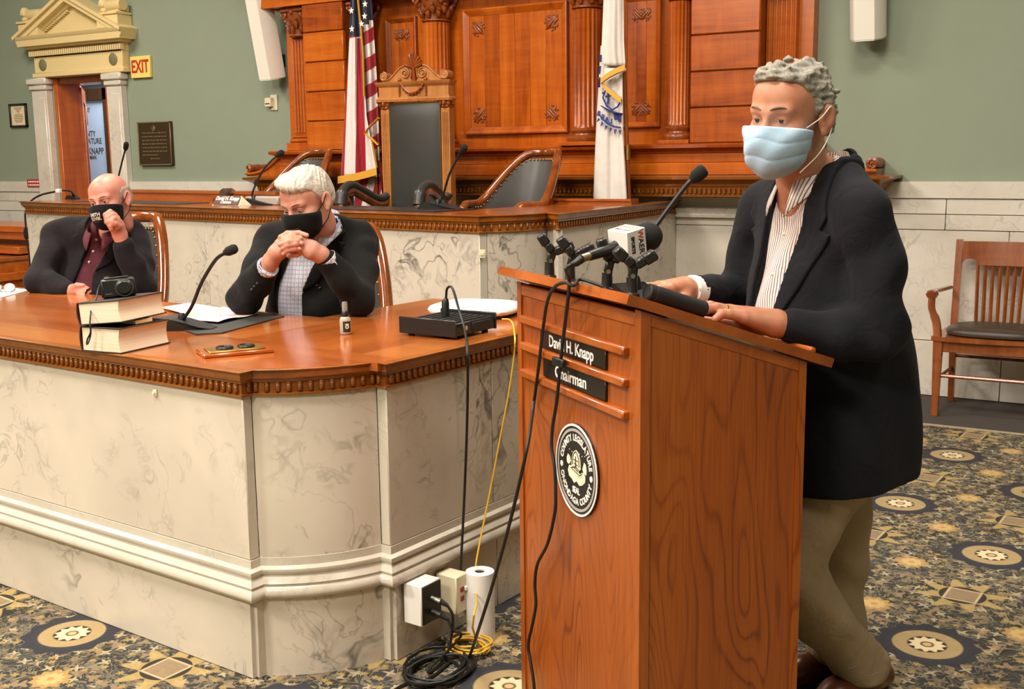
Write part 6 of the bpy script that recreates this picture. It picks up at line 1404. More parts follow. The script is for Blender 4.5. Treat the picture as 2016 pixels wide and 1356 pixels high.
def sdf_obj(name, parts, mat, parent=None, ang=0):
    """parts: list of (field, lo, hi, cell); all joined into one mesh"""
    Vs, Qs, o = [], [], 0
    for f, lo, hi, h in parts:
        v, q = polygonize(f, lo, hi, h); Vs.append(v); Qs.append(q+o); o += len(v)
    Vs = np.concatenate(Vs); Qs = np.concatenate(Qs); me = bpy.data.meshes.new(name); me.vertices.add(len(Vs)); me.vertices.foreach_set('co', Vs.astype(F32).ravel())
    me.loops.add(len(Qs)*4); me.loops.foreach_set('vertex_index', Qs.astype(np.int32).ravel()); me.polygons.add(len(Qs)); me.polygons.foreach_set('loop_start', np.arange(0, len(Qs)*4, 4, dtype=np.int32)); me.polygons.foreach_set('loop_total', np.full(len(Qs), 4, np.int32))
    me.update(calc_edges=True); me.validate(); me.materials.append(mat); me.polygons.foreach_set('use_smooth', [True]*len(me.polygons))
    oo = bpy.data.objects.new(name, me); COL.objects.link(oo)
    if parent is not None: oo.parent = parent; oo.matrix_parent_inverse = base_world(parent).inverted()
    return oo
def bb(pts, m): a = np.array([list(p) for p in pts]); return a.min(0)-m, a.max(0)+m
# ---- head in its own frame: x = person's right, y = forward, z = up, origin between the eyes' height and the ears
def head_field(bald=False):
    base = su(.03, elp((0, -.018, .035), (.076, .098, .084)), elp((0, .04, .04), (.061, .05, .056)), elp((0, .036, -.035), (.060, .056, .07)), elp((0, .03, -.078), (.053, .056, .036)), elp((0, .072, -.097), (.021, .017, .017)))
    f = base
    for s in (-1, 1):
        f = su(.018, f, elp((s*.044, .055, -.026), (.021, .023, .02)), cap((s*.042, .076, .019), (s*.013, .088, .017), .0085, .0085))
    f = su(.012, f, cap((0, .088, .008), (0, .114, -.038), .0075, .012))
    for s in (-1, 1): f = su(.007, f, elp((s*.0135, .1, -.043), (.0085, .011, .009)))
    for s in (-1, 1):
        f = sub(f, elp((s*.031, .099, -.001), (.0165, .014, .0105)), .012)
        f = su(.004, f, elp((s*.031, .0735, .001), (.0155, .0155, .0148)))
        f = sub(f, elp((s*.031, .0925, -.0025), (.0135, .011, .0042)), .0025)
    f = su(.006, f, cap((-.02, .097, -.068), (.02, .097, -.068), .007, .007)); f = sub(f, cap((-.022, .108, -.0685), (.022, .108, -.0685), .003, .003), .003)
    for s in (-1, 1):
        R = RZ(s*math.radians(24)) @ RX(math.radians(12))
        ear = elp((s*.083, -.016, -.004), (.0085, .021, .034), R); ear = sub(ear, elp((s*.093, -.012, .0), (.0085, .012, .022), R), .004); ear = su(.004, ear, elp((s*.0815, -.008, -.033), (.0065, .009, .011)))
        f = su(.006, f, ear)
    return f
HEADF = head_field()
NECK = cap((0, -.036, -.05), (0, -.062, -.20), .056, .060)
HEADN = su(.03, HEADF, NECK)
HEADS = su(.03, HEADF, cap((0, -.036, -.05), (0, -.048, -.115), .054, .050))
def head_frame(pos, fwd, up=(0, 0, 1), roll=0.0):
    y = Vector(fwd).normalized(); x = y.cross(Vector(up)).normalized(); z = x.cross(y); Mx = frame(pos, x, y, z); return Mx @ RY(roll)
def eye_parts(root, HM, s, iris, gaze=(0, 1, 0), lid=0.0):
    wh = plain('eye_white', '#d9cfc4', .25, var=.02); ir = plain('iris', iris, .2, var=.1)
    for sx in (-1, 1):
        c = HM @ Vector((sx*.031*s, .0745*s, -.0005*s)); g = (HM.to_3x3() @ Vector(gaze)).normalized(); b = MB(); b.ell((0, 0, 0), (.0127*s,)*3, T(*c), 16, 10)
        b.build('eye', wh, root, 80); q = g.to_track_quat('Z', 'Y').to_matrix().to_4x4(); b = MB(); b.lathe([(0, .0131*s), (.0028*s, .01305*s), (.0058*s, .0122*s), (.006*s, .0112*s)], 14, T(*c) @ q); b.build('iris', ir, root, 80)
        b = MB(); b.lathe([(0, .0135*s), (.0026*s, .0133*s), (.0027*s, .0125*s)], 12, T(*c) @ q); b.build('pupil', M['black'], root, 80)
def brows(root, HM, s, mat, th=.0042, raise_=0.0):
    for sx in (-1, 1):
        pts = [(sx*.012, .0985, .0195+raise_), (sx*.026, .0965, .025+raise_), (sx*.04, .0885, .0245+raise_), (sx*.05, .076, .0175+raise_)]
        b = MB(); b.tube([HM @ (Vector(p)*s) for p in catmull(pts, 4)], [th*s*k for k in (.6, .8, .95, 1, 1, 1, .95, .9, .8, .7, .6, .45, .3)], 8, flat=.7); b.build('eyebrow', mat, root, 80)
def skin(name, base, blush, dark):
    t = NT(name); n = t.noise(t.P, 24, 3, .6); n2 = t.noise(t.P, 9, 2); col = t.mix(t.ramp(n, [(.35, 0.0), (.7, 1.0)]), hexc(base), hexc(blush)); col = t.mix(t.ramp(n2, [(.45, 0.0), (.75, .6)]), col, hexc(dark))
    t.bump(t.noise(t.P, 260, 3), .12, .001); return t.out(col, .45, 0, .4, **{'Subsurface Weight': .0})
def hairmat(name, a, c, sc=(60, 60, 60), dist=2.0):
    t = NT(name); n = t.noise(t.map(t.P, sc=sc), 1.0, 4, .65, dist); t.bump(n, .9, .004); return t.out(t.ramp(n, [(.3, hexc(a)), (.7, hexc(c))]), .55, 0, .3)
def cloth_mat(name, hx, var=.25, scale=9, bump=.35, rough=.88, sheen=.03):
    t = NT(name); c = hexc(hx); n = t.noise(t.P, scale, 4, .6, .6); w_ = t.noise(t.P, 900, 2); col = t.mix(n, tuple(q*(1-var) for q in c), tuple(min(1, q*(1+var)) for q in c)); col = t.mix(.25, col, t.mix(w_, (.3, .3, .3), (.7, .7, .7)), 'OVERLAY')
    t.bump(t.m('ADD', t.m('MULTIPLY', t.noise(t.P, 14, 3, .5, 1.0), 1.0), t.m('MULTIPLY', w_, .05)), bump, .02); return t.out(col, rough, 0, .2, sheen=sheen)
def fingers_field(chains, k=.006): return su(k, *[chain(p, r, .004) for p, r in chains])

def fold_collar(root, mat, FM, c, r, ztop, drop, front, tilt=0.0, point=.03, gap=26):
    """turned-down shirt collar around the neck; c = (l, y) of the neck axis in frame FM"""
    n = 40; A = math.radians(180-gap); inner, fold, outer = [], [], []
    for i in range(n+1):
        th = -A+2*A*i/n; k = (1-math.cos(th))/2; e_ = max(0, (abs(th)-math.radians(105))/(A-math.radians(105)))
        dl, dy = math.sin(th), math.cos(th); zt = ztop-front*k
        inner.append(FM @ Vector((c[0]+dl*r*.97, c[1]+dy*r*.97-tilt*k, zt-.03))); fold.append(FM @ Vector((c[0]+dl*r*1.02, c[1]+dy*r*1.02-tilt*k, zt)))
        ro = r*1.18+.010*e_; outer.append(FM @ Vector((c[0]+dl*ro, c[1]+dy*ro-tilt*k-.012*e_, zt-drop-point*e_**2)))
    midr = [(a*.5+b_*.5)+(b_-a).normalized()*0 for a, b_ in zip(fold, outer)]
    b = MB(); b.grid([inner, fold, midr, outer]); o = b.build('shirt_collar', mat, root, 60); md = o.modifiers.new('thickness', 'SOLIDIFY'); md.thickness = .003; md.offset = 0
    return o
# ================================================================ standing speaker behind the lectern
def WL(l, y, z): return Vector((LC.x, LC.y, 0))+LD*l+LN*y+Vector((0, 0, z))
def pxl(px, py, l): return atp(px, py, LC+LD*l, LD)
PF = frame((LC.x, LC.y, 0), LD, LN, (0, 0, 1))           # l, y, z frame of the man: x = his right, y = behind him
SKA = skin('ruddy_skin', '#c08a6c', '#b87558', '#ab6a4e')
hs_ = 1.09
hp_ = pxl(1556, 228, .27); fdir = (-_f*.69-CR*.72); fdir = Vector((fdir.x, fdir.y, 0)).normalized()+Vector((0, 0, -.12))
HA = head_frame(hp_, fdir, (0, 0, 1), math.radians(-4))
headA = local(HEADN, HA, hs_)
# body under the clothes (continuous), hands
nb_ = WL(.30, .70, 1.43)
def LE(c, r): return elp(WL(*c), r, PF)       # ellipsoid with axes along the man's frame
torsoA = su(.05, LE((.31, .72, 1.24), (.17, .09, .2)), LE((.31, .74, 1.0), (.16, .11, .2)), cap(WL(.16, .68, 1.36), WL(.46, .68, 1.36), .05, .05))
legsA = su(.04, chain([WL(.39, .82, .86), WL(.42, .87, .48), WL(.42, .91, .09)], [.07, .05, .04]), chain([WL(.23, .79, .86), WL(.25, .575, .46), WL(.27, .865, .09)], [.07, .05, .04]), cap(WL(.25, .78, .9), WL(.37, .78, .9), .08, .08))
armsA = su(.02, chain([WL(.115, .668, 1.355), WL(.08, .692, 1.22), WL(.058, .688, 1.07), WL(.095, .60, 1.072), WL(.155, .47, 1.095)], [.045, .042, .036, .032, .026]), chain([WL(.505, .668, 1.355), WL(.55, .67, 1.22), WL(.575, .635, 1.115), WL(.55, .54, 1.12), WL(.505, .43, 1.148)], [.045, .042, .036, .032, .026]))
bodyA = su(.03, torsoA, legsA, armsA, cap(nb_, HA @ Vector((0, -.05*hs_, -.12*hs_)), .062, .058))
def handA(w, kn, tips, mid, thumb, sc=1.0):
    fs = [chain([w+(Vector(k)-w)*.12, k], [.024*sc, .0135*sc], .01) for k in kn]
    palm = su(.016, *fs); fg = [chain([kn[i], mid[i], (mid[i]*.45+tips[i]*.55)+Vector((0, 0, .006)), tips[i]], [.0125*sc, .0108*sc, .0098*sc, .0082*sc], .004) for i in range(4)]
    out = palm
    for g in fg: out = su(.006, out, g)
    out = su(.012, out, chain(thumb, [.019*sc, .0135*sc, .0115*sc, .009*sc], .006)); return out
wn = WL(.158, .468, 1.098)
kn = [WL(.228, .372, 1.128), WL(.208, .362, 1.132), WL(.186, .364, 1.130), WL(.165, .374, 1.120)]
mid = [WL(.243, .328, 1.140), WL(.222, .314, 1.145), WL(.197, .316, 1.142), WL(.171, .334, 1.130)]
tip = [WL(.250, .288, 1.126), WL(.230, .272, 1.131), WL(.203, .277, 1.130), WL(.175, .300, 1.121)]
lh = handA(wn, kn, tip, mid, [WL(.19, .44, 1.09), WL(.235, .40, 1.09), WL(.262, .36, 1.096), WL(.272, .33, 1.103)], 1.12)
lh = su(.015, lh, cap(WL(.132, .53, 1.083), wn, .026, .029))
wf_ = WL(.505, .425, 1.148)
knf = [WL(.455, .345, 1.160), WL(.476, .337, 1.164), WL(.498, .337, 1.162), WL(.518, .345, 1.155)]
midf = [WL(.442, .302, 1.162), WL(.466, .292, 1.166), WL(.492, .293, 1.163), WL(.518, .306, 1.154)]
tipf = [WL(.436, .268, 1.140), WL(.462, .256, 1.142), WL(.490, .258, 1.140), WL(.518, .275, 1.136)]
rh = handA(wf_, knf, tipf, midf, [WL(.475, .40, 1.135), WL(.435, .37, 1.128), WL(.415, .335, 1.125), WL(.408, .305, 1.128)], 1.12)
rh = su(.015, rh, cap(WL(.532, .50, 1.133), wf_, .026, .029))
hl, hh = np.array(hp_)-np.array([.17, .17, .26]), np.array(hp_)+np.array([.17, .17, .17])
allb = [WL(.0, .4, 0), WL(.62, 1.05, 1.5), WL(0, 1.05, 0), WL(.62, .4, 1.5)]
lo_, hi_ = bb(allb, .05)
pa = sdf_obj('person', [(bodyA, lo_, hi_, .012), (headA, hl, hh, .0026), (lh, *bb(kn+tip+[wn, WL(.12, .53, 1.09)], .05), .0024), (rh, *bb(knf+tipf+[wf_, WL(.53, .5, 1.14)], .05), .0024)], SKA)
tag(pa, 'standing man in dark jacket and pale blue mask speaking behind the lectern', 'person')
eye_parts(pa, HA, hs_, '#3d2a1c', (-.1, 1, -.05)); brows(pa, HA, hs_, plain('grey_brown_brow', '#7d6757', .8), .0034, .003)
# hair: curly grey cap with a hairline
hx = lambda f: local(f, HA, hs_)
crown = su(.03, elp((0, -.018, .036), (.083, .100, .088)), elp((0, .035, .07), (.064, .058, .042)), elp((0, -.07, -.01), (.067, .044, .06)))
crown = wob(wob(crown, .005, 90, 3), .0028, 170, 5)
cut = poly2([(-.20, -.095), (-.052, -.095), (-.032, -.055), (-.028, -.02), (-.012, -.012), (.012, .006), (.022, .03), (.034, .055), (.052, .075), (.085, .085), (.12, .1), (.12, .2), (-.2, .2)], 1, 2)
hairf = inter(crown, cut, .012); earhole = su(.01, elp((.085, -.012, -.012), (.02, .021, .036)), elp((-.085, -.012, -.012), (.02, .021, .036))); hairf = sub(hairf, earhole, .008)
sdf_obj('hair', [(hx(hairf), hl, hh, .0026)], hairmat('grey_curly_hair', '#6f6a61', '#b8b1a2', (95, 95, 95), 3.0), pa)
# mask
def mask_field(bulge, z0, z1, ymin=.028, wmax=.07):
    f = su(.02, off(su(.045, elp((0, .036, -.03), (.063, .059, .07)), elp((.044, .055, -.028), (.022, .024, .022)), elp((-.044, .055, -.028), (.022, .024, .022)), elp((0, .05, -.085), (.05, .05, .034)), cap((0, .092, -.005), (0, .110, -.038), .010, .014), elp((0, .085, -.065), (.03, .028, .04))), .005), elp((0, .085, -.058), bulge))
    return f
mk = mask_field((.046, .031, .062), 0, 0); reg = poly2([(.026, -.10), (.030, -.026), (.07, -.017), (.16, -.002), (.16, -.2), (.085, -.165), (.04, -.135)], 1, 2)
def pleats(P): z = P[:, 2]+.35*np.abs(P[:, 0])*(P[:, 2]+.06)*6+.006*np.sin(P[:, 0]*60+P[:, 2]*30); return -.0022*np.abs(np.sin(z*80))**.5+.0015*np.sin(P[:, 0]*90+P[:, 2]*60)
mkA = lambda P: smax(mk(P)+pleats(P), reg(P), .004)
t = NT('pale_blue_mask'); nz = t.noise(t.P, 40, 3); t.bump(t.noise(t.P, 160, 2), .15, .002); MKM = t.out(t.mix(nz, hexc('#9dbdd8'), hexc('#b9d3e6')), .7, 0, .3)
sdf_obj('face_mask', [(hx(mkA), hl, hh, .0026)], MKM, pa)
def straps(root, HM, s, mat, r=.0013, top=(.066, .034, -.024), bot=(.056, .036, -.112)):
    for sx in (-1, 1):
        for p in (top, bot):
            a = Vector((sx*p[0], p[1], p[2])); e_ = Vector((sx*.09, -.02, .022 if p is top else -.036))
            m_ = Vector((sx*.084, (a.y+e_.y)/2, (a.z+e_.z)/2)); b = MB(); b.tube([HM @ (q*s) for q in catmull([a, m_, e_, Vector((sx*.086, -.036, .0))], 5)], r*s, 6); b.build('mask_strap', mat, root, 80)
straps(pa, HA, hs_, M['white'], .0014, (.0635, .04, -.022), (.056, .045, -.118))
b = MB(); b.tube([HA @ (Vector((x, .118-.9*x*x*14-.0*abs(x), -.018-.05*abs(x)+.004))*hs_) for x in (-.03, -.02, -.01, 0, .01, .02, .03)], .0022, 6); b.build('nose_wire', plain('white_mask_edge', '#dbe6e4', .6), pa)
# ---- jacket
def D_(f): return f
tor = su(.06, LE((.31, .70, 1.26), (.205, .125, .20)), LE((.31, .685, 1.07), (.205, .155, .24)), LE((.31, .755, .78), (.205, .165, .50)), LE((.30, .85, .76), (.185, .125, .42)), LE((.285, .70, .72), (.20, .165, .30)))
shl = su(.05, cap(WL(.145, .675, 1.365), WL(.475, .675, 1.365), .066, .066), cap(WL(.20, .69, 1.41), WL(.42, .69, 1.41), .058, .058), cap(WL(.25, .70, 1.455), WL(.35, .70, 1.455), .05, .05))
arml = chain([WL(.115, .668, 1.355), WL(.08, .692, 1.22), WL(.058, .688, 1.07), WL(.095, .60, 1.072), WL(.147, .50, 1.092)], [.072, .062, .058, .054, .043], .03)
armr = chain([WL(.505, .668, 1.355), WL(.55, .67, 1.22), WL(.575, .635, 1.115), WL(.55, .54, 1.12), WL(.517, .465, 1.142)], [.072, .066, .06, .052, .043], .03)
solid = su(.03, su(.04, tor, shl), arml, armr)
Pm = np.array(PF.inverted(), F32)
def lyz(P): return P @ Pm[:3, :3].T+Pm[:3, 3]
def folds(P):
    q = lyz(P); d = 0.009*np.sin(q[:, 2]*38+q[:, 1]*26+np.sin(q[:, 0]*18)*1.5)*np.exp(-((q[:, 2]-1.09)/.12)**2)*np.exp(-((q[:, 1]-.70)/.12)**2)
    d += .004*np.sin(q[:, 1]*30+q[:, 0]*22+q[:, 2]*9)*np.exp(-((q[:, 2]-.85)/.22)**2); d += .005*np.sin(q[:, 2]*26-q[:, 1]*40+q[:, 0]*14)*np.exp(-((q[:, 2]-1.27)/.10)**2); return d
def hem(P): q = lyz(P); return .645+.03*np.clip((q[:, 1]-.55)/.45, 0, 1)-q[:, 2]
def vent(P): q = lyz(P); return np.maximum(np.maximum(np.abs(q[:, 0]-.16+.25*(q[:, 2]-.8)*0)-.005, q[:, 2]-.90), .86-q[:, 1])
solidf = lambda P: solid(P)+folds(P)
VP = [(.215, 1.53), (.225, 1.44), (.235, 1.33), (.258, 1.16), (.285, 1.0), (.325, .90), (.36, .62), (.37, 1.0), (.375, 1.16), (.372, 1.33), (.375, 1.44), (.385, 1.53)]
vreg = poly2(VP, 0, 2, PF)
frontside = lambda P: lyz(P)[:, 1]-.735
def jack(P):
    d = smax(solidf(P), hem(P), .006); d = smax(d, -np.maximum(vreg(P), frontside(P)), .006); d = smax(d, -vent(P), .004)
    nk = headA_c(P); return smax(d, -nk, .004)
headA_c = su(.02, cap(WL(.30, .70, 1.42), HA @ Vector((0, -.05*hs_, -.10*hs_)), .088, .080), cap(WL(.30, .62, 1.50), WL(.30, .71, 1.47), .07, .07))
JKM = cloth_mat('charcoal_jacket', '#15151a', .3, 8, .35)
lo_j, hi_j = bb([WL(l, y, z) for l in (-.05, .68) for y in (.40, 1.08) for z in (.62, 1.56)], .02)
jk_ = sdf_obj('jacket', [(jack, lo_j, hi_j, .0065)], JKM, pa)
# lapels: raised layer following the chest
def layer(f, poly, t0, t1, lim): return lambda P: smax(np.maximum(np.maximum(f(P)-t1, -(f(P)-t0)), poly(P)), lim(P), .002)
lapn = poly2([(.225, 1.47), (.238, 1.33), (.260, 1.16), (.284, 1.02), (.262, 1.06), (.20, 1.19), (.152, 1.305), (.185, 1.315), (.160, 1.345), (.175, 1.42), (.195, 1.49)], 0, 2, PF)
lapf = poly2([(.385, 1.47), (.374, 1.33), (.376, 1.16), (.370, 1.02), (.385, 1.06), (.43, 1.19), (.465, 1.305), (.44, 1.315), (.46, 1.345), (.44, 1.42), (.415, 1.49)], 0, 2, PF)
tr_ = su(.06, tor, shl)
sdf_obj('lapel', [(layer(solidf, lapn, -.003, .008, frontside), *bb([WL(l, y, z) for l in (.12, .32) for y in (.48, .76) for z in (1.0, 1.53)], .02), .004)], JKM, pa)
sdf_obj('lapel', [(layer(solidf, lapf, -.003, .008, frontside), *bb([WL(l, y, z) for l in (.34, .5) for y in (.48, .76) for z in (1.0, 1.53)], .02), .004)], JKM, pa)
colr = inter(sub(su(.02, cap(WL(.235, .735, 1.475), WL(.30, .775, 1.49), .019, .018), cap(WL(.30, .775, 1.49), WL(.385, .735, 1.475), .018, .019), cap(WL(.235, .735, 1.475), WL(.205, .69, 1.455), .019, .016), cap(WL(.385, .735, 1.475), WL(.40, .69, 1.455), .019, .016)), headA_c, .004), plane(WL(.3, .7, 1.6), (0, 0, 1)))
sdf_obj('jacket_collar', [(colr, *bb([WL(.17, .63, 1.40), WL(.45, .83, 1.56)], .04), .004)], JKM, pa)
# ---- shirt with fine stripes, collar and cuffs
def stripe_mat(name, base, line, Mx, freq, w_=.3, axis=0, line2=None):
    t = NT(name); e_ = Mx.inverted().to_3x3(); wv = t.noise(t.P, 7, 2, .5, .3)
    u = t.vm('DOT_PRODUCT', t.P, tuple(e_[axis])); u = t.m('ADD', u, t.m('MULTIPLY', t.m('SUBTRACT', wv, .5), .03)); s = t.m('LESS_THAN', t.m('FRACT', t.m('MULTIPLY', u, freq)), w_)
    col = t.mix(s, hexc(base), hexc(line))
    if line2:
        v = t.vm('DOT_PRODUCT', t.P, tuple(e_[2])); s2 = t.m('LESS_THAN', t.m('FRACT', t.m('MULTIPLY', v, freq)), w_); col = t.mix(t.m('MULTIPLY', s2, .8), col, hexc(line2))
        u3 = t.m('LESS_THAN', t.m('FRACT', t.m('ADD', t.m('MULTIPLY', u, freq), .5)), .18); col = t.mix(t.m('MULTIPLY', u3, .6), col, hexc('#b79a96'))
    t.bump(t.noise(t.P, 16, 3, .5, 1.0), .35, .015); return t.out(col, .8, 0, .25)
SHM = stripe_mat('striped_shirt', '#e2d8d0', '#6d4a50', PF, 118, .3)
shirtf = lambda P: smax(smax(off(su(.06, tor, shl), -.014)(P)+.004*np.sin(lyz(P)[:, 2]*30+lyz(P)[:, 0]*60), .70-lyz(P)[:, 2], .004), -shneck(P), .004)
shneck = su(.02, cap(WL(.30, .69, 1.42), HA @ Vector((0, -.05*hs_, -.10*hs_)), .066, .064), cap(WL(.305, .56, 1.44), WL(.30, .68, 1.42), .030, .045), cap(WL(.31, .53, 1.385), WL(.31, .62, 1.37), .016, .012))
sdf_obj('shirt', [(shirtf, *bb([WL(l, y, z) for l in (.1, .52) for y in (.48, .95) for z in (.68, 1.52)], .02), .006)], SHM, pa)
fold_collar(pa, SHM, PF, (.30, .672), .079, 1.505, .036, .075, .012, .05, 20)
b = MB()
for z in (1.30, 1.20, 1.10):
    # find the shirt surface along the viewing axis
    y = .50
    while shirtf(np.array([list(WL(.315, y, z))], F32))[0] > 0 and y < .75: y += .003
    b.ell(WL(.315, y, z), (.006, .006, .006), nu=10, nv=6)
b.build('shirt_button', plain('shell_button', '#d8c8a8', .3), pa)
for c0, c1, r in ((WL(.148, .492, 1.093), WL(.151, .484, 1.095), .034), (WL(.513, .462, 1.142), WL(.509, .440, 1.146), .041)):
    b = MB(); d = (c1-c0); b.tube([c0-d*.5, c1, c1+d*.05, c1-d*.1], [r, r, r-.004, r-.006], 20); b.build('shirt_cuff', M['paper'], pa)
# ring
b = MB(); rc_ = (kn[2]*.45+mid[2]*.55); dr = (mid[2]-kn[2]).normalized(); u_ = dr.orthogonal().normalized(); v_ = dr.cross(u_); b.tube([rc_+(u_*math.cos(a)+v_*math.sin(a))*.0138 for a in [2*PI*k/16 for k in range(16)]], .0026, 6, closed=True); b.build('wedding_ring', plain('gold_ring', '#e0b24a', .2, 1.0), pa)
# ---- trousers and shoes
TRM = cloth_mat('khaki_trousers', '#a08a6b', .12, 9, .4)
trz = su(.05, chain([WL(.39, .84, .80), WL(.405, .86, .68), WL(.42, .875, .46), WL(.42, .885, .10)], [.105, .104, .092, .085], .04), LE((.31, .80, .76), (.16, .11, .06)))
trz2 = chain([WL(.22, .76, .80), WL(.225, .71, .70), WL(.25, .575, .46), WL(.262, .70, .28), WL(.275, .865, .095)], [.10, .098, .088, .078, .074], .04)
trf = su(.02, trz, trz2)
tfold = lambda P: trf(P)+.008*np.sin(lyz(P)[:, 2]*34+lyz(P)[:, 1]*20+np.sin(lyz(P)[:, 0]*30))*np.exp(-((lyz(P)[:, 2]-.25)/.25)**2)
tcut = lambda P: np.maximum(smax(tfold(P), .062-lyz(P)[:, 2], .004), 0*P[:, 0]-1)
sdf_obj('trousers', [(tcut, *bb([WL(l, y, z) for l in (.06, .56) for y in (.55, 1.06) for z in (.03, 1.02)], .02), .0075)], TRM, pa)
for nm, hl_, tl_ in (('shoe', (.295, .945), (.245, .69)), ('shoe', (.43, .95), (.41, .68))):
    h_ = Vector((hl_[0], hl_[1], 0)); t_ = Vector((tl_[0], tl_[1], 0)); sp_ = lambda k, z: WL(h_.x+(t_.x-h_.x)*k, h_.y+(t_.y-h_.y)*k, z)
    sf = su(.03, cap(sp_(.0, .05), sp_(.25, .055), .042, .043), cap(sp_(.25, .05), sp_(.7, .038), .045, .042), cap(sp_(.7, .036), sp_(.95, .03), .046, .034)); sf = inter(sf, plane(WL(.3, .8, .018), (0, 0, -1)), .004)
    so = sdf_obj(nm, [(sf, *bb([sp_(-.2, 0), sp_(1.2, .12)], .07), .005)], plain('brown_shoe_leather', '#5a2c18', .3), pa)
    sl_ = inter(inter(off(su(.03, cap(sp_(.0, .05), sp_(.25, .05), .042, .043), cap(sp_(.25, .045), sp_(.7, .036), .045, .042), cap(sp_(.7, .036), sp_(.95, .03), .046, .034)), .004), plane(WL(.3, .8, .018), (0, 0, 1)), .002), plane(WL(.3, .8, .001), (0, 0, -1)), .002)
    sdf_obj('sole', [(sl_, *bb([sp_(-.2, 0), sp_(1.2, .12)], .07), .005)], M['black'], so)
# ================================================================ the two seated men
def seated_frame(neck, face):
    y = -Vector((face.x, face.y, 0)).normalized(); z = Vector((0, 0, 1)); x = y.cross(z); x = -x if x.dot(-CR) < 0 else x
    return frame((neck.x, neck.y, 0), x, y, z)
def lz(FM, px, py, dep): q = FM.inverted() @ atd(px, py, dep); return (q.x, q.z)
def EL(FM, p, r): return elp(p, r, FM)
fwh = Vector((_f.x, _f.y, 0)).normalized(); rth = Vector((CR.x, CR.y, 0)).normalized()
def lower_body(FM, hip, side=1):
    H = FM @ Vector(hip); ax, ay = FM.to_3x3() @ Vector((1, 0, 0)), FM.to_3x3() @ Vector((0, 1, 0)); parts = []
    for s in (-1, 1):
        h0 = H+ax*(.1*s); k0 = h0-ay*.40+ax*(.04*s)+Vector((0, 0, .03)); a0 = Vector((k0.x, k0.y, .1))+ay*.05; parts.append(([h0, k0, a0], a0))
    return parts
def build_seated(label, HM, s, neck, FM, sh, el, wr, chest, belly, hands, coat, shirt, sk, vpoly, lapels, collarmat, hairf, hairm, maskm, head_extra=None, eye='#3a2c22', gaze=(0, 1, 0), browm=None, sleeve_r=(.072, .066, .06, .045), cuffmat=None, col=(-.012, .02, .045, .075, .074)):
    FI = np.array(FM.inverted(), F32); lq = lambda P: P @ FI[:3, :3].T+FI[:3, 3]
    hp = HM.translation; headf = local(HEADS, HM, s)
    hipz = .62; parts = lower_body(FM, (0, .12, hipz))
    core = su(.05, EL(FM, chest, (.15, .08, .17)), EL(FM, belly, (.15, .10, .18)), cap(sh[0], sh[1], .045, .045), cap(neck-Vector((0, 0, .03)), HM @ Vector((0, -.05*s, -.10*s)), .052, .052))
    for pts, a0 in parts: core = su(.05, core, chain(pts, [.08, .06, .04]))
    for i in (0, 1): core = su(.02, core, chain([sh[i], el[i], wr[i]], [.042, .038, .026]))
    allp = [*sh, *el, *wr, chest, belly]+[p for q, _ in parts for p in q]
    hl, hh = np.array(hp)-np.array([.17, .17, .25]), np.array(hp)+np.array([.17, .17, .17])
    ps = [(core, *bb(allp, .14), .014), (headf, hl, hh, .003)]
    for f, pts in hands: ps.append((f, *bb(pts, .045), .0026))
    pr = sdf_obj('person', ps, sk); tag(pr, label, 'person')
    eye_parts(pr, HM, s, eye, gaze)
    if browm: brows(pr, HM, s, browm, .0032, .0)
    if hairf: sdf_obj('hair', [(local(hairf, HM, s), hl, hh, .003)], hairm, pr)
    # coat
    tor = su(.06, EL(FM, chest, (.20, .12, .20)), EL(FM, belly, (.20, .145, .24)))
    shl = su(.05, cap(sh[0], sh[1], sleeve_r[0]*.88, sleeve_r[0]*.88), cap(sh[0]*.7+neck*.3, sh[1]*.7+neck*.3, .06, .06), cap(neck-(sh[1]-sh[0])*.10-Vector((0, 0, .02)), neck+(sh[1]-sh[0])*.10-Vector((0, 0, .02)), .055, .055))
    arms = [chain([sh[i], sh[i]*.5+el[i]*.5+(FM.to_3x3() @ Vector((0, .012, 0)))-Vector((0, 0, .0)), el[i], el[i]*.5+wr[i]*.5, el[i]*.12+wr[i]*.88], [sleeve_r[0], sleeve_r[1], sleeve_r[2], sleeve_r[2]*.9, sleeve_r[3]], .03) for i in (0, 1)]
    trunk = su(.04, tor, shl); solid = su(.02, trunk, *arms)
    rg = np.random.RandomState(5)
    def fold(P): q = lq(P); return .004*np.sin(q[:, 2]*40+q[:, 0]*26+np.sin(q[:, 1]*25)*1.6)+.003*np.sin(q[:, 0]*48-q[:, 2]*30)
    sol = lambda P: solid(P)+fold(P)
    vreg = poly2(vpoly, 0, 2, FM); cy = (FM.inverted() @ chest).y; front = lambda P: lq(P)[:, 1]-cy+.01
    nkc = cap(neck-Vector((0, 0, .03)), HM @ Vector((0, -.05*s, -.10*s)), .067, .066)
    nkc = su(.02, nkc, cap(neck, neck-(FM.to_3x3() @ Vector((0, .10, .05))), .048, .04))
    arm_only = su(.01, *arms)
    def coatf(P):
        d = smax(trunk(P)+fold(P), -np.maximum(vreg(P), front(P)), .006); d = smin(d, arm_only(P)+fold(P), .015); d = smax(d, -nkc(P), .004)
        zc = lq(P)[:, 2]; return smax(d, .60-zc, .005)
    lo, hi = bb([*sh, *el, *wr, chest, belly], .2); sdf_obj('jacket', [(coatf, lo, hi, .0075)], coat, pr)
    shn = su(.02, cap(neck-Vector((0, 0, .03)), HM @ Vector((0, -.05*s, -.10*s)), .057, .058), cap(neck, neck-(FM.to_3x3() @ Vector((0, .09, .05))), .03, .018))
    shirtf = lambda P: smax(smax(trunk(P)+.014+.5*fold(P), -shn(P), .004), .60-lq(P)[:, 2], .004)
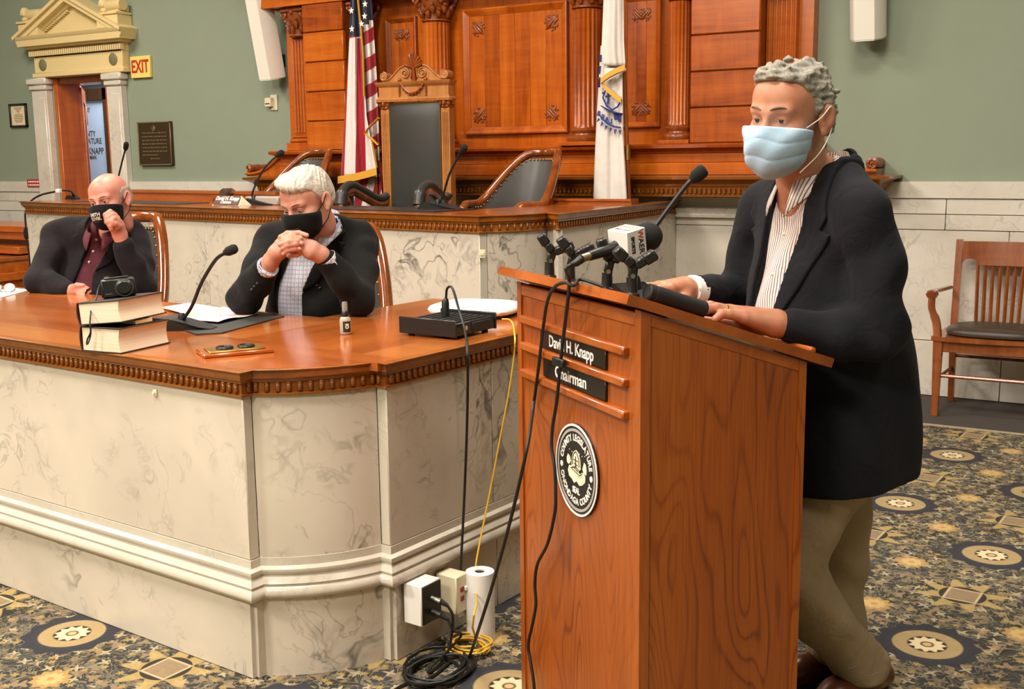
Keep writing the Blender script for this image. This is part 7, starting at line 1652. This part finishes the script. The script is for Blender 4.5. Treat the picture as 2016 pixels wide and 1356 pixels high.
    sdf_obj('shirt', [(shirtf, *bb([chest, belly, neck], .25), .0075)], shirt, pr)
    layer = lambda f, poly, t0, t1: (lambda P: np.maximum(np.maximum(np.maximum(f(P)-t1, -(f(P)-t0)), poly(P)), front(P)))
    trf = lambda P: trunk(P)+fold(P)
    for lp_ in lapels: sdf_obj('lapel', [(layer(trf, poly2(lp_, 0, 2, FM), -.002, .009), *bb([chest, neck, belly], .24), .005)], coat, pr)
    nz = FM.inverted() @ neck
    fold_collar(pr, collarmat, FM, (nz.x, nz.y+col[0]), col[4], nz.z+col[2], .036, col[3], col[1], .04, 20)
    tr = None
    for pts, a0 in parts: c_ = chain(pts, [.098, .082, .07]); tr = c_ if tr is None else su(.04, tr, c_)
    tr = su(.05, tr, EL(FM, FM @ Vector((0, .12, hipz)), (.19, .14, .1))); sdf_obj('trousers', [(lambda P: smax(tr(P), .07-P[:, 2], .004), *bb([p for q, _ in parts for p in q], .2), .012)], cloth_mat('dark_trousers', '#26242a', .2), pr)
    ay = FM.to_3x3() @ Vector((0, 1, 0))
    for pts, a0 in parts:
        b0 = Vector((a0.x, a0.y, .045)); sf = inter(su(.03, cap(b0+ay*.06, b0-ay*.05, .042, .044), cap(b0-ay*.05, b0-ay*.19, .044, .034)), plane((b0.x, b0.y, .003), (0, 0, -1)), .003); sdf_obj('shoe', [(sf, *bb([b0+ay*.15, b0-ay*.25], .08), .007)], M['black'], pr)
    return pr, lq, hl, hh
# ---------------------------------------------------------------- silver haired man with clasped hands
neck = atd(638, 436, 4.31); fB = (-fwh*.97-rth*.22); FB = seated_frame(neck, fB)
hB = atd(603, 397, 4.12); sB = 1.0; HB = head_frame(hB, Vector((-fwh*.88-rth*.48))+Vector((0, 0, -.36)), (0, 0, 1), math.radians(3))
shB = [atd(537, 476, 4.37), atd(708, 474, 4.36)]; elB = [atd(482, 588, 4.20), atd(706, 590, 4.16)]; wrB = [atd(528, 524, 4.04), atd(640, 506, 4.03)]
chB = atd(626, 530, 4.42); beB = atd(622, 610, 4.42)
def pc_(*pts): return [atd(*p) for p in pts]
# his right hand (left in the picture) and left hand, fingers interlaced under the chin
dh = 3.99
def finger(pts, r0=.0105, r1=.0082): n = len(pts); return (pc_(*pts), [r0+(r1-r0)*i/(n-1) for i in range(n)])
rH = su(.014, chain(pc_((524, 530, 4.05), (533, 515, 4.03), (543, 497, 4.01), (551, 480, 4.0)), [.028, .029, .027, .02], .01), chain(pc_((533, 512, 4.03), (552, 497, 4.0), (561, 484, 3.99)), [.024, .022, .015], .01))
rHf = [finger(((550, 479, 4.0), (553, 467, 3.99), (566, 459, 3.985), (588, 458, 3.975), (604, 463, 3.97))), finger(((554, 482, 3.995), (560, 470, 3.98), (574, 465, 3.968), (592, 469, 3.96))), finger(((558, 487, 3.99), (566, 478, 3.972), (580, 475, 3.96), (594, 479, 3.955))), finger(((562, 492, 3.99), (570, 487, 3.972), (580, 486, 3.96), (590, 490, 3.955)), .0095, .0075)]
lH = su(.014, chain(pc_((643, 511, 4.04), (632, 501, 4.02), (614, 488, 4.0), (598, 477, 3.985)), [.028, .03, .027, .019], .01), chain(pc_((632, 505, 4.02), (610, 498, 3.99), (594, 488, 3.98)), [.024, .022, .015], .01))
lHf = [finger(((600, 475, 3.985), (590, 468, 3.968), (574, 469, 3.955), (556, 473, 3.955))), finger(((598, 480, 3.98), (586, 474, 3.955), (568, 476, 3.945), (551, 482, 3.95))), finger(((596, 486, 3.98), (582, 481, 3.95), (566, 484, 3.945), (556, 490, 3.95))), finger(((596, 493, 3.98), (582, 490, 3.955), (566, 493, 3.95), (558, 500, 3.955)), .0095, .0078)]
def hand_f(p, fs):
    f = p
    for q, r in fs: f = su(.0055, f, chain(q, r, .004))
    return f
thB = chain(pc_((600, 492, 3.995), (584, 500, 3.985), (568, 503, 3.985)), [.013, .0115, .009], .005)
hr_ = hand_f(rH, rHf); hl2 = su(.008, hand_f(lH, lHf), thB)
bx_ = pc_((518, 535, 4.08), (650, 520, 4.06), (545, 450, 3.92), (612, 455, 3.93))
COB = cloth_mat('black_jacket', '#131211', .25, 8, .3); SHB = stripe_mat('checked_shirt', '#dcdad8', '#a3aac6', FB, 62, .32, 0, '#a3aac6')
vB = [lz(FB, px, py, 4.28) for px, py in ((600, 440), (560, 500), (537, 560), (530, 660), (592, 660), (594, 580), (616, 525), (648, 470), (664, 425))]
lapB = [[lz(FB, px, py, 4.28) for px, py in ((664, 425), (648, 472), (616, 527), (596, 575), (622, 560), (662, 512), (682, 478), (668, 474), (682, 456))], [lz(FB, px, py, 4.28) for px, py in ((600, 440), (562, 500), (545, 545), (530, 520), (536, 480), (560, 455))]]
SKB = skin('fair_skin', '#c4907a', '#bd7c68', '#b0705a')
hairB = su(.025, elp((0, -.022, .042), (.084, .104, .087)), elp((0, .045, .088), (.066, .055, .028), RY(math.radians(-14))), elp((0, -.075, -.005), (.068, .046, .06)))
def strands(P): u = P[:, 0]*1.0+.35*P[:, 1]+.012*np.sin(P[:, 1]*40+P[:, 2]*20); return .0016*np.sin(u*420+2*np.sin(P[:, 1]*25))+.0012*np.sin(u*230+P[:, 2]*40)
cutB = poly2([(-.2, -.085), (-.05, -.085), (-.034, -.05), (-.018, -.025), (.0, .0), (.022, .03), (.034, .05), (.06, .056), (.12, .052), (.12, .2), (-.2, .2)], 1, 2)
hB_ = lambda P: smax(hairB(P)+strands(P), cutB(P), .01)
hB_ = sub(hB_, su(.01, elp((.087, -.014, -.012), (.02, .022, .038)), elp((-.087, -.014, -.012), (.02, .022, .038))), .006)
pb, lqB, hlB, hhB = build_seated('seated silver haired man in black jacket and checked shirt resting chin on clasped hands', HB, sB, neck, FB, shB, elB, wrB, chB, beB, [(hr_, bx_), (hl2, bx_)], COB, SHB, SKB, vB, lapB, SHB, hB_, hairmat('silver_hair', '#9d9588', '#d8d1c2', (90, 30, 90), 1.0), None, None, '#4a4038', (0, 1, -.5), plain('grey_brow', '#8f7f6c', .8), col=(-.022, .04, .045, .09, .073))
def cloth_mask(root, HM, s, hl, hh, mat, top=-.008, bot=-.128):
    mk = mask_field((.040, .036, .052), 0, 0); reg = poly2([(.018, -.095), (.018, -.03), (.055, -.022), (.085, -.014), (.16, .006), (.16, -.2), (.085, -.16), (.05, -.135), (.03, -.115)], 1, 2)
    o = sdf_obj('face_mask', [(local(lambda P: smax(mk(P), reg(P), .003), HM, s), hl, hh, .0028)], mat, root)
    for sx in (-1, 1):
        for a, z1 in (((sx*.060, .022, -.032), .022), ((sx*.056, .024, -.095), -.036)):
            b = MB(); b.tube([HM @ (Vector(q)*s) for q in (a, (sx*.082, .004, (a[2]+z1)/2), (sx*.088, -.018, z1))], .0026*s, 6, flat=.6); b.build('mask_strap', mat, root, 80)
    return o
BMK = cloth_mat('black_cloth_mask', '#0d0c0c', .2, 20, .1)
mB = cloth_mask(pb, HB, sB, hlB, hhB, BMK)
def print_on(root, target, HM, s, txt, size, u, v, mat, bold=.0, sx=1.0, dome=.2):
    """lay lettering on the front of a mask"""
    me = target.data; bv = BVHTree.FromPolygons([tuple(q.co) for q in me.vertices], [tuple(p.vertices) for p in me.polygons]); tb = text_mb(txt, size, .0, None, bold, sx, res=2); R3 = HM.to_3x3(); out = []
    for q in tb.v:
        lx, lzv = -(q[0]+u), q[1]+v; d0 = Vector((lx*2.2, 1, (lzv+.06)*.8)).normalized()
        o = HM @ (Vector((lx*.4, .2, lzv))*s); hit = bv.ray_cast(HM @ (Vector((lx, .25, lzv))*s), R3 @ Vector((0, -1, 0)))
        p = hit[0] if hit[0] is not None else HM @ (Vector((lx, .1, lzv))*s); out.append(tuple(p+(R3 @ Vector((0, 1, 0)))*.0016))
    tb.v = out; tb.build('lettering', mat, root, 0)
prn = plain('pale_mask_print', '#cfc8bd', .6)
b = MB(); 
print_on(pb, mB, HB, sB, '____________', .006, .018, -.052, plain('grey_mask_print', '#8d867c', .6), .0002); print_on(pb, mB, HB, sB, 'ONONDAGA', .006, .022, -.063, plain('dim_mask_print', '#6d675f', .6))
print_on(pb, mB, HB, sB, 'o', .014, -.016, -.058, plain('orange_mask_print', '#b4543a', .6), .001)
for c0, d, r in ((elB[0]*.06+wrB[0]*.94, (wrB[0]-elB[0]).normalized(), .0415), (elB[1]*.08+wrB[1]*.92, (wrB[1]-elB[1]).normalized(), .0405)):
    b = MB(); b.tube([c0-d*.03, c0+d*.015, c0+d*.016, c0], [r, r*.98, r-.006, r-.008], 18); b.build('shirt_cuff', SHB, pb)
# ---------------------------------------------------------------- balding man leaning on his fist
neck = atd(216, 440, 5.12); FC = seated_frame(neck, -fwh*.98-rth*.15)
hC = atd(216, 394, 4.99); sC = .98; HC = head_frame(hC, Vector((-fwh*.97-rth*.22))+Vector((0, 0, -.10)), (0, 0, 1), math.radians(9))
shC = [atd(116, 460, 5.19), atd(262, 466, 5.18)]; elC = [atd(78, 554, 5.07), atd(277, 562, 5.03)]; wrC = [atd(138, 574, 5.0), atd(239, 472, 4.95)]
chC = atd(188, 520, 5.24); beC = atd(182, 590, 5.24)
fist = su(.012, chain(pc_((241, 480, 4.95), (236, 462, 4.94), (229, 444, 4.92), (222, 430, 4.9)), [.029, .031, .032, .026], .012), chain(pc_((232, 450, 4.92), (216, 434, 4.9)), [.026, .022], .01))
ff = [finger(((226, 423, 4.9), (217, 417, 4.885), (208, 423, 4.875), (209, 431, 4.88)), .0125, .0105), finger(((231, 429, 4.89), (221, 423, 4.87), (211, 429, 4.862), (212, 437, 4.868)), .0125, .0105), finger(((234, 436, 4.89), (225, 430, 4.868), (214, 436, 4.86), (215, 444, 4.866)), .0122, .010), finger(((236, 444, 4.89), (228, 440, 4.87), (218, 444, 4.862), (219, 451, 4.868)), .0112, .0095)]
fist = hand_f(fist, ff); fist = su(.008, fist, chain(pc_((231, 447, 4.89), (221, 438, 4.865), (210, 437, 4.862)), [.015, .0125, .0105], .006))
rh_ = su(.012, chain(pc_((130, 576, 5.02), (142, 573, 5.0), (158, 571, 4.985)), [.03, .031, .024], .01))
rh_ = hand_f(rh_, [finger(((156, 566, 4.985), (170, 567, 4.97), (182, 574, 4.965))), finger(((158, 570, 4.975), (171, 572, 4.96), (183, 579, 4.955))), finger(((158, 575, 4.97), (170, 577, 4.955), (180, 583, 4.952))), finger(((155, 579, 4.97), (165, 582, 4.955), (174, 587, 4.952)))])
rh_ = su(.008, rh_, chain(pc_((140, 568, 4.985), (152, 562, 4.97), (164, 562, 4.965)), [.015, .0125, .01], .006))
COC = cloth_mat('dark_aubergine_jacket', '#1b1619', .25, 9, .3); SHC = cloth_mat('burgundy_polo', '#5a2b33', .15, 9, .35)
vC = [lz(FC, px, py, 5.1) for px, py in ((172, 425), (175, 470), (160, 520), (128, 600), (176, 600), (182, 540), (210, 490), (228, 440))]
lapC = [[lz(FC, px, py, 5.1) for px, py in ((228, 440), (210, 490), (186, 535), (212, 520), (238, 488), (230, 476), (244, 466))], [lz(FC, px, py, 5.1) for px, py in ((172, 425), (174, 470), (160, 518), (150, 490), (142, 466), (152, 458), (150, 440))]]
SKC = skin('pink_skin', '#c98d78', '#c07866', '#b36c58')
fringe_h = su(.02, elp((0, -.024, .03), (.0815, .1025, .083)), elp((0, -.075, -.01), (.066, .044, .05)))
cutC = poly2([(-.2, -.075), (-.045, -.075), (-.03, -.04), (-.012, -.02), (.012, .0), (.020, .03), (.0, .048), (-.05, .052), (-.2, .06)], 1, 2)
hC_ = lambda P: smax(fringe_h(P)+.5*strands(P), cutC(P), .012); hC_ = sub(hC_, su(.01, elp((.087, -.014, -.012), (.02, .022, .038)), elp((-.087, -.014, -.012), (.02, .022, .038))), .006)
pcn, lqC, hlC, hhC = build_seated('seated balding man in dark jacket and burgundy shirt leaning his cheek on his fist', HC, sC, neck, FC, shC, elC, wrC, chC, beC, [(fist, pc_((245, 490, 5.0), (200, 410, 4.82), (240, 412, 4.82))), (rh_, pc_((125, 560, 4.93), (188, 592, 5.05)))], COC, SHC, SKC, vC, lapC, SHC, hC_, hairmat('short_grey_hair', '#8b7a6c', '#b5a596', (80, 80, 80), 1.0), None, None, '#3a3028', (.12, 1, .02), plain('faint_brow', '#a07a66', .8), col=(-.02, .03, .045, .085, .078))
mC = cloth_mask(pcn, HC, sC, hlC, hhC, BMK)
print_on(pcn, mC, HC, sC, 'SMITH', .022, -.006, -.047, prn, .0006, .85); print_on(pcn, mC, HC, sC, 'SOVIK', .022, -.006, -.066, prn, .0006, .85); print_on(pcn, mC, HC, sC, '__________', .005, -.006, -.078, plain('grey_mask_line', '#8d867c', .6), .0002)
b = MB()
for px, py in ((190, 472), (184, 495), (176, 516)):
    p = atd(px, py, 5.06); d = (p-CAMP).normalized(); bvp = None
    o = pcn.children; sh_o = [c for c in o if c.name.startswith('shirt') and 'collar' not in c.name and 'button' not in c.name][0]
    bvp = BVHTree.FromPolygons([tuple(q.co) for q in sh_o.data.vertices], [tuple(q.vertices) for q in sh_o.data.polygons]) if bvp is None else bvp
    h = bvp.ray_cast(CAMP, d)
    if h[0] is not None: b.ell(h[0], (.007, .007, .007), nu=10, nv=6)
if b.v: b.build('polo_button', plain('pale_button', '#c9b9a6', .3), pcn)
# their chairs
rzc = math.radians(31)
for px, dep, lab, tp in ((628, 4.72, 'wooden barrel chair under the silver haired man at the front desk', 1.20), (205, 5.50, 'wooden barrel chair under the balding man at the front desk', 1.22)):
    p = atd(px, 560, dep); barrel_chair(lab, (p.x, p.y, 0), rzc-.25, .285, .52, .76, tp, .07)

def stud(root, part, pts, r, mat, name):
    o = [c for c in root.children if c.name.split('.')[0] == part][0]; bv = BVHTree.FromPolygons([tuple(q.co) for q in o.data.vertices], [tuple(q.vertices) for q in o.data.polygons])
    for px, py in pts:
        h = bv.ray_cast(CAMP, ray(px, py).normalized())
        if h[0] is not None: b = MB(); b.ell(h[0], (r, r, r), nu=8, nv=6); b.build(name, mat, root)
stud(pb, 'jacket', ((612, 553), (618, 558), (624, 562), (630, 567)), .0065, M['black'], 'sleeve_button')
stud(pb, 'jacket', ((507, 558), (501, 564), (496, 570)), .0065, M['black'], 'sleeve_button')
